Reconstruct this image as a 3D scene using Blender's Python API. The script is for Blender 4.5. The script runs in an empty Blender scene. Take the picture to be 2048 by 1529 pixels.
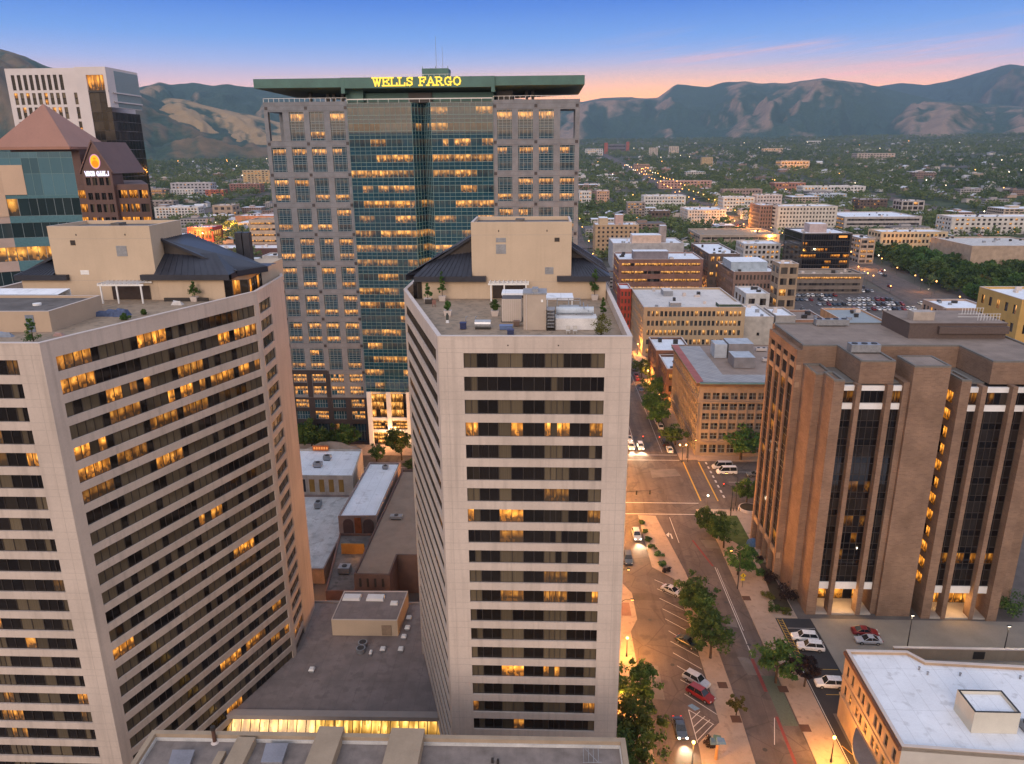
import bpy, math, random
import numpy as np
from mathutils import Vector, Matrix
R = math.radians
sc = bpy.context.scene
col = sc.collection
rng = random.Random(7)
nrg = np.random.RandomState(11)

# ------------------------------------------------------------------ camera model
F, TH, RO, YA, H = 1496.67, 0.2971, -0.0083, 0.0419, 88.0
fw = np.array([-math.sin(YA)*math.cos(TH), math.cos(YA)*math.cos(TH), -math.sin(TH)])
_r = np.cross(fw, [0, 0, 1]); _r /= np.linalg.norm(_r); _u = np.cross(_r, fw)
r2 = math.cos(RO)*_r + math.sin(RO)*_u
u2 = -math.sin(RO)*_r + math.cos(RO)*_u
cd = bpy.data.cameras.new('camera'); cam = bpy.data.objects.new('camera', cd); col.objects.link(cam)
cam.matrix_world = Matrix(((r2[0], u2[0], -fw[0], 0), (r2[1], u2[1], -fw[1], 0), (r2[2], u2[2], -fw[2], H), (0, 0, 0, 1)))
cd.sensor_width = 36; cd.lens = F/2048*36; cd.clip_end = 60000; cd.clip_start = 1
sc.camera = cam

def terr(x, y):
    d = np.hypot(x, y)
    return np.maximum(0, d-620)*0.034
def ray(px, py): return fw + r2*(px-1024)/F - u2*(py-764.5)/F
def G(px, py, z=0.0):
    d = ray(px, py); t = (z-H)/d[2]
    return (float(d[0]*t), float(d[1]*t))
def GT(px, py):
    d = ray(px, py); d = d/np.linalg.norm(d[:2]); t = 60.0
    while t < 9000:
        if H+d[2]*t <= terr(d[0]*t, d[1]*t): break
        t *= 1.004
    return (float(d[0]*t), float(d[1]*t), float(terr(d[0]*t, d[1]*t)))
def Yat(px, py, y):
    d = ray(px, py); t = y/d[1]
    return (float(d[0]*t), float(H+d[2]*t))
def proj(x, y, z):
    p = np.array([x, y, z-H]); w = p @ fw
    return 1024+F*(p @ r2)/w, 764.5-F*(p @ u2)/w
def ztop(x, y, v):
    lo, hi = -20., 600.
    for _ in range(50):
        m = (lo+hi)/2
        if proj(x, y, m)[1] > v: lo = m
        else: hi = m
    return m

# ------------------------------------------------------------------ object helpers
def tag(o, label=None, cat=None, group=None, kind=None):
    if label: o['label'] = label
    if cat: o['category'] = cat
    if group: o['group'] = group
    if kind: o['kind'] = kind
    return o
def thing(name, label, cat, loc=(0, 0, 0), group=None):
    o = bpy.data.objects.new(name, None); col.objects.link(o); o.location = loc
    o.empty_display_size = 0.5
    return tag(o, label, cat, group)
def part(name, me, parent=None, loc=None, rz=0):
    o = bpy.data.objects.new(name, me); col.objects.link(o)
    if parent is not None:
        o.parent = parent
        if loc is None or parent.type == 'EMPTY':
            o.matrix_parent_inverse = Matrix.Translation(-parent.location)
    if loc is not None: o.location = loc
    o.rotation_euler.z = rz
    return o
def dup(root, loc, rz=0, label=None, group=None, scale=None):
    r = root.copy(); col.objects.link(r); r.location = loc; r.rotation_euler.z = rz
    if scale is not None: r.scale = scale
    if label: r['label'] = label
    if group: r['group'] = group
    for ch in list(root.children):
        c = ch.copy(); col.objects.link(c); c.parent = r
        for g in list(ch.children):
            d = g.copy(); col.objects.link(d); d.parent = c
    return r

class Fr:
    """facade frame: s to the right along the wall, n outwards, z up"""
    def __init__(s, x, y, ang=0.0): s.x, s.y, s.a = x, y, ang; s.c, s.s = math.cos(ang), math.sin(ang)
    def p(s, a, n, z): return (s.x+a*s.c+n*s.s, s.y+a*s.s-n*s.c, z)
def fr2(P, Q):
    """frame along P->Q (P is the left end seen from outside) and its length"""
    return Fr(P[0], P[1], math.atan2(Q[1]-P[1], Q[0]-P[0])), math.hypot(Q[0]-P[0], Q[1]-P[1])

class MB:
    def __init__(s): s.v, s.f, s.m, s.uv, s.at = [], [], [], [], []
    def face(s, pts, m=0, uv=None, at=(0, 0, 0)):
        i = len(s.v); s.v.extend(pts); s.f.append(tuple(range(i, i+len(pts)))); s.m.append(m)
        s.uv.append(uv); s.at.append(at)
    def hexa(s, a, b, m=0, mt=None):
        """a: 4 bottom points ccw, b: 4 top points"""
        s.face(b, m if mt is None else mt); s.face(a[::-1], m)
        for i in range(4):
            j = (i+1) % 4; s.face([a[i], a[j], b[j], b[i]], m)
    def box(s, x0, x1, y0, y1, z0, z1, m=0, mt=None):
        s.hexa([(x0, y0, z0), (x1, y0, z0), (x1, y1, z0), (x0, y1, z0)], [(x0, y0, z1), (x1, y0, z1), (x1, y1, z1), (x0, y1, z1)], m, mt)
    def fbox(s, fr, s0, s1, n0, n1, z0, z1, m=0, mt=None):
        q = [(s0, n1), (s1, n1), (s1, n0), (s0, n0)]
        s.hexa([fr.p(a, n, z0) for a, n in q], [fr.p(a, n, z1) for a, n in q], m, mt)
    def prism(s, poly, z0, z1, m=0, mt=None, top=True):
        n = len(poly)
        for i in range(n):
            a, b = poly[i], poly[(i+1) % n]
            s.face([(a[0], a[1], z0), (b[0], b[1], z0), (b[0], b[1], z1), (a[0], a[1], z1)], m)
        if top: s.face([(p[0], p[1], z1) for p in poly], m if mt is None else mt)
    def tube(s, p, q, r0, r1=None, k=8, m=0, cap=True):
        r1 = r0 if r1 is None else r1
        P, Q = Vector(p), Vector(q); d = (Q-P).normalized()
        a = d.orthogonal().normalized(); b = d.cross(a)
        A = [tuple(P+(a*math.cos(t)+b*math.sin(t))*r0) for t in [2*math.pi*i/k for i in range(k)]]
        B = [tuple(Q+(a*math.cos(t)+b*math.sin(t))*r1) for t in [2*math.pi*i/k for i in range(k)]]
        for i in range(k):
            j = (i+1) % k; s.face([A[i], A[j], B[j], B[i]], m)
        if cap: s.face(B, m); s.face(A[::-1], m)
    def ball(s, c, r, m=0, k=8, sz=1.0):
        for i in range(k//2):
            t0, t1 = math.pi*i/(k//2), math.pi*(i+1)/(k//2)
            for j in range(k):
                f0, f1 = 2*math.pi*j/k, 2*math.pi*(j+1)/k
                g = lambda t, f: (c[0]+r*math.sin(t)*math.cos(f), c[1]+r*math.sin(t)*math.sin(f), c[2]+r*sz*math.cos(t))
                if i == 0: s.face([g(t0, 0), g(t1, f0), g(t1, f1)], m)
                elif i == k//2-1: s.face([g(t0, f0), g(t1, 0), g(t0, f1)], m)
                else: s.face([g(t0, f0), g(t1, f0), g(t1, f1), g(t0, f1)], m)
    def mesh(s, name, mats, smooth=False):
        me = bpy.data.meshes.new(name)
        me.from_pydata(s.v, [], s.f)
        for m in mats: me.materials.append(m)
        me.polygons.foreach_set('material_index', s.m)
        if smooth: me.polygons.foreach_set('use_smooth', [True]*len(s.f))
        if any(u is not None for u in s.uv):
            uvl = me.uv_layers.new(name='UVMap'); flat = []
            for f, u in zip(s.f, s.uv):
                if u is None: flat += [0.0]*(2*len(f))
                else:
                    for q in u: flat += [q[0], q[1]]
            uvl.data.foreach_set('uv', flat)
            for k, nm in enumerate(('lit', 'cur', 'rnd')):
                a = me.attributes.new(nm, 'FLOAT', 'FACE'); a.data.foreach_set('value', [float(t[k]) for t in s.at])
        me.update()
        return me
    def obj(s, name, mats, parent=None, smooth=False):
        if not isinstance(mats, (list, tuple)): mats = [mats]
        return part(name, s.mesh(name, mats, smooth), parent)

def npmesh(name, V, n, rnd, mats, midx=None, tri=False):
    """V: (n*k,3) vertices of n separate faces (k = 4, or 3 for triangles)"""
    k = 3 if tri else 4
    me = bpy.data.meshes.new(name)
    me.vertices.add(n*k); me.loops.add(n*k); me.polygons.add(n)
    me.vertices.foreach_set('co', V.astype(np.float32).ravel())
    me.loops.foreach_set('vertex_index', np.arange(n*k, dtype=np.int32))
    me.polygons.foreach_set('loop_start', np.arange(0, n*k, k, dtype=np.int32))
    me.polygons.foreach_set('loop_total', np.full(n, k, dtype=np.int32))
    for m in mats: me.materials.append(m)
    if midx is not None: me.polygons.foreach_set('material_index', midx.astype(np.int32))
    a = me.attributes.new('rnd', 'FLOAT', 'FACE'); a.data.foreach_set('value', rnd.astype(np.float32))
    me.update(calc_edges=True); me.validate()
    return me

# ------------------------------------------------------------------ materials
def nodes(m):
    m.use_nodes = True; nt = m.node_tree
    for n in list(nt.nodes): nt.nodes.remove(n)
    return nt
class NT:
    def __init__(s, nt): s.nt = nt
    def n(s, t, **k):
        d = s.nt.nodes.new(t)
        for a, b in k.items(): setattr(d, a, b)
        return d
    def l(s, a, b): s.nt.links.new(a, b)
    def val(s, sock, x):
        if hasattr(x, 'is_output') or hasattr(x, 'links'): s.l(x, sock)
        else:
            if sock.type == 'RGBA' and len(x) == 3: x = (*x, 1)
            sock.default_value = x
    def math(s, op, a, b=0.0, c=None, clamp=False):
        d = s.n('ShaderNodeMath', operation=op, use_clamp=clamp); s.val(d.inputs[0], a); s.val(d.inputs[1], b)
        if c is not None: s.val(d.inputs[2], c)
        return d.outputs[0]
    def mix(s, f, a, b, bt='MIX'):
        d = s.n('ShaderNodeMix', data_type='RGBA', blend_type=bt); s.val(d.inputs[0], f); s.val(d.inputs[6], a); s.val(d.inputs[7], b)
        return d.outputs[2]
    def noise(s, vec, scale, detail=3, rough=.55):
        d = s.n('ShaderNodeTexNoise'); d.inputs['Scale'].default_value = scale; d.inputs['Detail'].default_value = detail
        d.inputs['Roughness'].default_value = rough
        if vec is not None: s.l(vec, d.inputs['Vector'])
        return d.outputs['Fac']
    def ramp(s, f, stops, interp='LINEAR'):
        d = s.n('ShaderNodeValToRGB'); s.val(d.inputs[0], f); cr = d.color_ramp; cr.interpolation = interp
        while len(cr.elements) < len(stops): cr.elements.new(0.5)
        for e, (p, c) in zip(cr.elements, stops):
            e.position = p; e.color = (*c, 1) if len(c) == 3 else c
        return d.outputs[0]
    def mapr(s, x, a, b, c=0., d=1., smooth=False):
        q = s.n('ShaderNodeMapRange'); q.interpolation_type = 'SMOOTHSTEP' if smooth else 'LINEAR'
        s.val(q.inputs[0], x); s.val(q.inputs[1], a); s.val(q.inputs[2], b); s.val(q.inputs[3], c); s.val(q.inputs[4], d)
        return q.outputs[0]
    def bsdf(s, base, rough=.8, spec=.3, metal=0., normal=None, **k):
        b = s.n('ShaderNodeBsdfPrincipled'); s.val(b.inputs['Base Color'], base); s.val(b.inputs['Roughness'], rough)
        b.inputs['Specular IOR Level'].default_value = spec; b.inputs['Metallic'].default_value = metal
        if normal is not None: s.l(normal, b.inputs['Normal'])
        for a, v in k.items(): s.val(b.inputs[a], v)
        o = s.n('ShaderNodeOutputMaterial'); s.l(b.outputs[0], o.inputs[0]); return b
_M = {}
def mat(name, c, rough=.85, spec=.25, var=.18, scale=.35, fine=6., metal=0., bump=0., streak=0., c2=None, cf=.5, seam=0., panel=0., track=0.):
    """plain weathered surface: broad stains, fine grain and optional vertical streaks"""
    if name in _M: return _M[name]
    m = bpy.data.materials.new(name); t = NT(nodes(m))
    g = t.n('ShaderNodeNewGeometry').outputs['Position']
    n1 = t.noise(g, scale, 4); n2 = t.noise(g, fine, 2)
    k = t.math('ADD', t.math('MULTIPLY', n1, .7), t.math('MULTIPLY', n2, .3))
    lo = tuple(x*(1-var*1.6) for x in c); hi = tuple(min(1, x*(1+var*1.3)) for x in c)
    base = t.ramp(k, [(.3, lo), (.7, hi)])
    if streak:
        mp = t.n('ShaderNodeMapping'); mp.inputs['Scale'].default_value = (1.3, 1.3, .06); t.l(g, mp.inputs['Vector'])
        st = t.mapr(t.noise(mp.outputs[0], 1.0, 4), .5, .72, 0, streak)
        base = t.mix(st, base, tuple(x*.45 for x in c))
    if c2: base = t.mix(t.mapr(t.noise(g, scale*2.3, 4), cf-.04, cf+.06), base, c2)
    if track:
        mp2 = t.n('ShaderNodeMapping'); mp2.inputs['Scale'].default_value = (.55, .018, 1); t.l(g, mp2.inputs['Vector'])
        base = t.mix(t.mapr(t.noise(mp2.outputs[0], 1.0, 4, .6), .46, .66, 0, track), base, tuple(x*.5 for x in c))
        crk = t.n('ShaderNodeTexVoronoi'); crk.feature = 'DISTANCE_TO_EDGE'; crk.inputs['Scale'].default_value = .16; t.l(g, crk.inputs['Vector'])
        base = t.mix(t.math('MULTIPLY', t.math('LESS_THAN', crk.outputs['Distance'], .012), track*.8), base, tuple(x*.4 for x in c))
    if seam or panel:
        sp = t.n('ShaderNodeSeparateXYZ'); t.l(g, sp.inputs[0])
    if seam:
        for ax, per in ((0, 2.4), (1, 9.0)):
            fr_ = t.math('ABSOLUTE', t.math('SUBTRACT', t.math('FRACT', t.math('DIVIDE', t.math('ADD', sp.outputs[ax], t.math('MULTIPLY', n1, .06)), per)), .5))
            base = t.mix(t.math('MULTIPLY', t.math('GREATER_THAN', fr_, .5-.05/per), seam), base, tuple(x*.45 for x in c))
        pud = t.mapr(t.noise(g, .11, 5, .6), .58, .63, 0, seam*.55); base = t.mix(pud, base, tuple(x*.62 for x in c))
    if panel:
        cb = t.n('ShaderNodeCombineXYZ'); t.l(t.math('FLOOR', t.math('DIVIDE', t.math('ADD', sp.outputs[0], sp.outputs[1]), 3.1)), cb.inputs[0]); t.l(t.math('FLOOR', t.math('DIVIDE', t.math('SUBTRACT', sp.outputs[2], .1), 2.645)), cb.inputs[2])
        wn_ = t.n('ShaderNodeTexWhiteNoise'); t.l(cb.outputs[0], wn_.inputs['Vector'])
        base = t.mix(1.0, base, t.mapr(wn_.outputs['Value'], 0, 1, 1-panel, 1+panel*.6), 'MULTIPLY')
    nrm = None
    if bump:
        b = t.n('ShaderNodeBump'); b.inputs['Strength'].default_value = bump; b.inputs['Distance'].default_value = .05
        t.l(n2, b.inputs['Height']); nrm = b.outputs[0]
    t.bsdf(base, rough, spec, metal, nrm); _M[name] = m; return m
def brickmat(name, c, c2, mortar, bw=.6, bh=.2, ms=.02, var=.2):
    if name in _M: return _M[name]
    m = bpy.data.materials.new(name); t = NT(nodes(m))
    g = t.n('ShaderNodeNewGeometry'); pos = g.outputs['Position']
    sx = t.n('ShaderNodeSeparateXYZ'); t.l(pos, sx.inputs[0])
    cb = t.n('ShaderNodeCombineXYZ'); t.l(t.math('ADD', sx.outputs[0], sx.outputs[1]), cb.inputs[0]); t.l(sx.outputs[2], cb.inputs[1])
    b = t.n('ShaderNodeTexBrick'); t.l(cb.outputs[0], b.inputs['Vector'])
    b.inputs['Color1'].default_value = (*c, 1); b.inputs['Color2'].default_value = (*c2, 1); b.inputs['Mortar'].default_value = (*mortar, 1)
    b.inputs['Scale'].default_value = 1; b.inputs['Brick Width'].default_value = bw; b.inputs['Row Height'].default_value = bh; b.inputs['Mortar Size'].default_value = ms
    k = t.mapr(t.noise(pos, .25, 5), .3, .7, 1-var, 1+var)
    base = t.mix(1.0, b.outputs[0], k, 'MULTIPLY')
    t.bsdf(base, .9, .15); _M[name] = m; return m
def plain(name, c, rough=.6, spec=.4, metal=0., **k):
    if name in _M: return _M[name]
    m = bpy.data.materials.new(name); t = NT(nodes(m))
    o = t.n('ShaderNodeObjectInfo').outputs['Random']
    g = t.n('ShaderNodeNewGeometry').outputs['Position']
    f = t.mapr(t.noise(g, 3.0, 3), .3, .7, .86, 1.1)
    t.bsdf(t.mix(1.0, (*c, 1), f, 'MULTIPLY'), rough, spec, metal, **k); _M[name] = m; return m
def emit(name, c, s):
    if name in _M: return _M[name]
    m = bpy.data.materials.new(name); t = NT(nodes(m))
    e = t.n('ShaderNodeEmission'); e.inputs[0].default_value = (*c, 1); e.inputs[1].default_value = s
    o = t.n('ShaderNodeOutputMaterial'); t.l(e.outputs[0], o.inputs[0]); _M[name] = m; return m
def glassmat(name, dark, curtain, lit=(1., .30, .02), lit2=(1., .46, .075), S=1.2, ior=1.5, rough=.06):
    """window pane: reads the face attributes lit / cur / rnd; lit rooms, lamp pools, furniture and drapes are painted into its emission"""
    if name in _M: return _M[name]
    m = bpy.data.materials.new(name); t = NT(nodes(m))
    A = {k: t.n('ShaderNodeAttribute', attribute_name=k).outputs['Fac'] for k in ('lit', 'cur', 'rnd')}
    uv = t.n('ShaderNodeUVMap').outputs[0]; s = t.n('ShaderNodeSeparateXYZ'); t.l(uv, s.inputs[0]); u, v = s.outputs[0], s.outputs[1]
    cb = t.n('ShaderNodeCombineXYZ'); t.l(t.math('ADD', u, t.math('MULTIPLY', A['rnd'], 91)), cb.inputs[0]); t.l(v, cb.inputs[1]); t.l(t.math('MULTIPLY', A['rnd'], 37), cb.inputs[2])
    n1 = t.noise(cb.outputs[0], 2.2, 2); n2 = t.noise(cb.outputs[0], 5.5, 3); n3 = t.noise(cb.outputs[0], 1.3, 1)
    cu = t.n('ShaderNodeCombineXYZ'); t.l(t.math('ADD', t.math('MULTIPLY', u, 9), t.math('MULTIPLY', A['rnd'], 50)), cu.inputs[0])
    st = t.noise(cu.outputs[0], 1.4, 2)
    lx = t.math('SUBTRACT', t.math('FRACT', u), t.math('FRACT', t.math('MULTIPLY', A['rnd'], 13.7))); lz = t.math('SUBTRACT', v, t.math('ADD', .45, t.math('MULTIPLY', t.math('FRACT', t.math('MULTIPLY', A['rnd'], 29.3)), .5)))
    pool = t.math('EXPONENT', t.math('MULTIPLY', t.math('ADD', t.math('MULTIPLY', lx, lx), t.math('MULTIPLY', t.math('MULTIPLY', lz, lz), 1.6)), -5.5))  # pool of lamp light painted into the pane emission
    vo = t.n('ShaderNodeTexVoronoi'); vo.distance = 'CHEBYCHEV'; vo.inputs['Scale'].default_value = 3.4; t.l(cb.outputs[0], vo.inputs['Vector'])
    vs = t.n('ShaderNodeSeparateXYZ'); t.l(vo.outputs['Color'], vs.inputs[0])
    pict = t.math('MULTIPLY', t.math('GREATER_THAN', vs.outputs[0], .72), t.math('LESS_THAN', vo.outputs['Distance'], .30))
    furn = t.math('MAXIMUM', t.math('MULTIPLY', t.mapr(v, .58, .34, 0, 1), t.math('GREATER_THAN', vs.outputs[1], .38)), t.math('MULTIPLY', pict, .6))
    room = t.math('MULTIPLY', t.math('ADD', .34, t.math('MULTIPLY', pool, .95)), t.math('SUBTRACT', 1, t.math('MULTIPLY', furn, .80)))
    room = t.math('MULTIPLY', room, t.mapr(n1, .3, .65, .75, 1.15))
    room = t.math('MULTIPLY', room, t.mapr(v, .0, .9, .8, 1.12))
    curt = t.math('MULTIPLY', t.mapr(n3, .54, .58), t.mapr(st, .35, .65, .55, .85))
    room = t.math('MULTIPLY', room, t.math('SUBTRACT', 1, t.math('MULTIPLY', curt, .38)))
    ec = t.mix(t.math('MULTIPLY', n1, room), (*lit, 1), (*lit2, 1))
    es = t.math('MULTIPLY', t.math('MULTIPLY', room, A['lit']), S)
    cc = t.mix(t.mapr(st, .3, .7), tuple(x*.55 for x in curtain), curtain)
    cc = t.mix(t.mapr(A['rnd'], 0, 1, 0, .45), cc, tuple(x*.35 for x in curtain))
    base = t.mix(A['cur'], t.mix(t.mapr(A['rnd'], 0, 1), dark, tuple(x*.45 for x in dark)), cc)
    b = t.bsdf(base, rough, .5)
    b.inputs['IOR'].default_value = ior
    t.l(ec, b.inputs['Emission Color']); t.l(es, b.inputs['Emission Strength'])
    _M[name] = m; return m
def leafmat(name, a, b, c):
    if name in _M: return _M[name]
    m = bpy.data.materials.new(name); t = NT(nodes(m))
    r = t.n('ShaderNodeAttribute', attribute_name='rnd').outputs['Fac']
    oi = t.n('ShaderNodeObjectInfo').outputs['Random']
    base = t.ramp(r, [(0., a), (.55, b), (1., c)])
    hs = t.n('ShaderNodeHueSaturation'); t.l(base, hs.inputs['Color'])
    t.l(t.mapr(oi, 0, 1, .475, .515), hs.inputs['Hue']); t.l(t.mapr(oi, 0, 1, .75, 1.25), hs.inputs['Value'])
    bs = t.n('ShaderNodeBsdfPrincipled'); t.l(hs.outputs[0], bs.inputs['Base Color']); bs.inputs['Roughness'].default_value = .75
    bs.inputs['Specular IOR Level'].default_value = .2
    tr = t.n('ShaderNodeBsdfTranslucent'); t.l(hs.outputs[0], tr.inputs[0])
    mx = t.n('ShaderNodeMixShader'); mx.inputs[0].default_value = .22; t.l(bs.outputs[0], mx.inputs[1]); t.l(tr.outputs[0], mx.inputs[2])
    o = t.n('ShaderNodeOutputMaterial'); t.l(mx.outputs[0], o.inputs[0]); _M[name] = m; return m

CONC = mat('pale_precast_concrete', (.57, .475, .405), .85, .2, .08, .14, 4, streak=.34, panel=.04)
JOINT = plain('joint_sealant', (.41, .345, .30), .9, .1)
STUCCO = mat('beige_stucco', (.55, .43, .31), .9, .15, .05, .3, 5, streak=.10)
DECK = mat('tan_roof_deck', (.33, .25, .18), .9, .15, .14, .5, 8, c2=(.24, .19, .14), cf=.56)
GRAVEL = mat('grey_gravel_roof', (.165, .15, .14), .95, .1, .25, .35, 9, bump=.3, c2=(.12, .108, .10), cf=.57, seam=.22)
TANGRAVEL = mat('tan_gravel_roof', (.27, .215, .18), .95, .1, .16, .3, 9, bump=.3, seam=.2)
WROOF = mat('white_membrane_roof', (.78, .80, .83), .7, .3, .08, .22, 3, c2=(.62, .63, .65), cf=.62, seam=.30)
SLATE = mat('dark_slate_metal_roof', (.035, .037, .05), .42, .5, .2, .5, 5, metal=.3)
DKMETAL = plain('dark_bronze_metal', (.025, .02, .018), .5, .5)
GREYMETAL = mat('grey_galvanised_metal', (.30, .31, .33), .45, .5, .15, 1.5, 6, metal=.4)
WPAINT = mat('white_paint', (.78, .77, .75), .6, .4, .05, .8, 6)
COPING = mat('light_coping', (.58, .50, .45), .7, .3, .06, .5, 5)
GRANITE = mat('grey_pink_granite', (.188, .20, .222), .6, .35, .16, .5, 4)
GRANITE2 = mat('dark_granite', (.035, .028, .032), .45, .5, .2, .5, 4)
TEALMETAL = mat('teal_green_metal', (.055, .135, .12), .5, .5, .15, .3, 3, metal=.2)
MULL = plain('dark_mullion', (.045, .035, .03), .5, .4)
PMULL = plain('pale_mullion', (.20, .26, .28), .45, .5)
TMULL = plain('teal_mullion', (.16, .27, .27), .45, .5)
BRICK = brickmat('tan_brown_brick', (.245, .158, .108), (.19, .12, .085), (.24, .165, .12), .8, .28, .035, .2)
BRICKCAP = plain('brick_coping', (.16, .15, .135), .7, .3)
APTGLASS = glassmat('apartment_window_glass', (.012, .009, .009), (.20, .155, .098), S=1.3)
OFFGLASS = glassmat('office_window_glass', (.018, .07, .115), (.045, .115, .16), lit=(1., .34, .035), lit2=(1., .50, .12), S=1.2, ior=1.75, rough=.04)
TEALGLASS = glassmat('teal_curtain_glass', (.006, .056, .095), (.02, .085, .125), lit=(1., .34, .035), lit2=(1., .50, .12), S=1.15, ior=1.85, rough=.03)
BLUEGLASS = glassmat('blue_grey_glass', (.10, .225, .275), (.16, .27, .31), lit=(1., .34, .03), lit2=(1., .54, .10), S=1.25, ior=1.9, rough=.05)
BLKGLASS = glassmat('black_glass', (.008, .006, .007), (.07, .055, .045), S=1.15, ior=1.5, rough=.05)
CITYGLASS = glassmat('small_window_glass', (.025, .02, .02), (.15, .125, .105), lit=(1., .36, .05), lit2=(1., .55, .16), S=1.25)
# ------------------------------------------------------------------ window and facade builders
def panes(mb, w, h, us, vs, rule, rg, gi=0, mi=1, mw=.05, md=.06, xf=None, o=(0, 0)):
    """panes between the s positions us and z positions vs, with mullion bars in front; rule(i,j)->(lit,cur)"""
    T = xf or (lambda x, y, z: (x, y, z))
    ox, oz = o
    rr = rg.random()
    for j in range(len(vs)-1):
        for i in range(len(us)-1):
            l, c = rule(i, j)
            x0, x1, z0, z1 = ox+us[i], ox+us[i+1], oz+vs[j], oz+vs[j+1]
            mb.face([T(x0, 0, z0), T(x1, 0, z0), T(x1, 0, z1), T(x0, 0, z1)], gi, [(i*.7, 0), (i*.7+1, 0), (i*.7+1, 1), (i*.7, 1)], (l, c, (rr*7.3+i*.013+j*.31+rg.random()*.03) % 1.0))
    if mw:
        W, Hh = us[-1], vs[-1]
        for i, x in enumerate(us):
            a, b = max(ox+us[0], ox+x-mw/2), min(ox+W, ox+x+mw/2)
            q = [(a, -md), (b, -md), (b, -.001), (a, -.001)]
            mb.hexa([T(x_, y_, oz+vs[0]) for x_, y_ in q], [T(x_, y_, oz+Hh) for x_, y_ in q], mi)
        for j, z in enumerate(vs):
            a, b = max(oz+vs[0], oz+z-mw/2), min(oz+Hh, oz+z+mw/2)
            q = [(ox+us[0], -md*.9), (ox+W, -md*.9), (ox+W, -.001), (ox+us[0], -.001)]
            mb.hexa([T(x_, y_, a) for x_, y_ in q], [T(x_, y_, b) for x_, y_ in q], mi)
def lin(a, b, n): return [a+(b-a)*i/n for i in range(n+1)]

def facade(mb, fr, L, z0, z1, cols, rows, rec=.25, mw=0, mr=None, has=None):
    """wall with recessed openings; returns the list of openings (i, j, s0, s1, za, zb)"""
    mr = mw if mr is None else mr
    P = fr.p; out = []
    def q(s0, s1, a, b):
        if s1-s0 > 1e-4 and b-a > 1e-4: mb.face([P(s0, 0, a), P(s1, 0, a), P(s1, 0, b), P(s0, 0, b)], mw)
    z = z0
    for j, (a, b) in enumerate(rows):
        q(0, L, z, a); s = 0
        for i, (c, d) in enumerate(cols):
            if has and not has(i, j): continue
            q(s, c, a, b); s = d
            mb.face([P(c, 0, a), P(d, 0, a), P(d, -rec, a), P(c, -rec, a)], mr)
            mb.face([P(c, 0, b), P(c, -rec, b), P(d, -rec, b), P(d, 0, b)], mr)
            mb.face([P(c, 0, a), P(c, -rec, a), P(c, -rec, b), P(c, 0, b)], mr)
            mb.face([P(d, 0, a), P(d, 0, b), P(d, -rec, b), P(d, -rec, a)], mr)
            out.append((i, j, c, d, a, b))
        q(s, L, a, b); z = b
    q(0, L, z, z1)
    return out

class Win:
    """collects the windows of one thing: the first `cap` nearest become parts, the rest one part"""
    def __init__(s, root, mats, cap=100, name='window'): s.r, s.m, s.cap, s.nm, s.l, s.c = root, mats, cap, name, [], {}
    def add(s, fr, s0, s1, za, zb, rec, key, gen, nvar=6): s.l.append((fr, s0, s1, za, zb, rec, key, gen, nvar))
    def done(s):
        L = sorted(s.l, key=lambda t: -(t[2]-t[1])*(t[4]-t[3])/(t[0].x**2+t[0].y**2+(t[3]-88)**2+1))
        rest = MB()
        for k, (fr, s0, s1, za, zb, rec, key, gen, nvar) in enumerate(L):
            w, h = s1-s0, zb-za
            if k < s.cap:
                kk = (key, round(w, 2), round(h, 2), rng.randrange(nvar))
                if kk not in s.c:
                    mb = MB(); gen(mb, w, h, None, rng); s.c[kk] = mb.mesh(s.nm, s.m)
                part(s.nm, s.c[kk], s.r, fr.p(s0, -rec, za), fr.a)
            else:
                gen(rest, w, h, (lambda x, y, z, fr=fr, s0=s0, za=za, rec=rec: fr.p(s0+x, -rec-y, za+z)), rng)
        if rest.f:
            o = rest.obj(s.nm, s.m, s.r); o['kind'] = 'stuff'

def simple_gen(nx, nz, plit, pcur, mw=.05, lb=(.6, 1.)):
    def gen(mb, w, h, xf, rg):
        base = rg.random() < plit
        def rule(i, j):
            if base and rg.random() < .85: return (rg.uniform(*lb), 0)
            return (0, rg.uniform(.4, 1) if rg.random() < pcur else 0)
        panes(mb, w, h, lin(0, w, nx), lin(0, h, nz), rule, rg, mw=mw, xf=xf)
    return gen

def parapet(mb, poly, z0, z1, th=.35, m=0, mt=None):
    """a wall ring along poly (ccw), inside face included"""
    n = len(poly); c = np.mean(np.array(poly), 0); ins = []
    for i in range(n):
        p0, p, p1 = (np.array(poly[k % n], float) for k in (i-1, i, i+1))
        d0 = (p-p0)/np.linalg.norm(p-p0); d1 = (p1-p)/np.linalg.norm(p1-p)
        n0 = np.array([-d0[1], d0[0]]); n1 = np.array([-d1[1], d1[0]])
        b = n0+n1; b = b/max(.2, (b @ b)/2); ins.append(p+b*th)
    for i in range(n):
        j = (i+1) % n; a, b, c_, d = poly[i], poly[j], ins[j], ins[i]
        mb.face([(a[0], a[1], z0), (b[0], b[1], z0), (b[0], b[1], z1), (a[0], a[1], z1)], m)
        mb.face([(c_[0], c_[1], z0), (d[0], d[1], z0), (d[0], d[1], z1), (c_[0], c_[1], z1)], m)
        mb.face([(a[0], a[1], z1), (b[0], b[1], z1), (c_[0], c_[1], z1), (d[0], d[1], z1)], m if mt is None else mt)
    return [tuple(p) for p in ins]
def coping(mb, poly, z, th=.45, h=.12, over=.05, m=0):
    out = parapet(MB(), poly, 0, 1, -over)
    parapet(mb, out, z, z+h, th+over, m)

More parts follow.
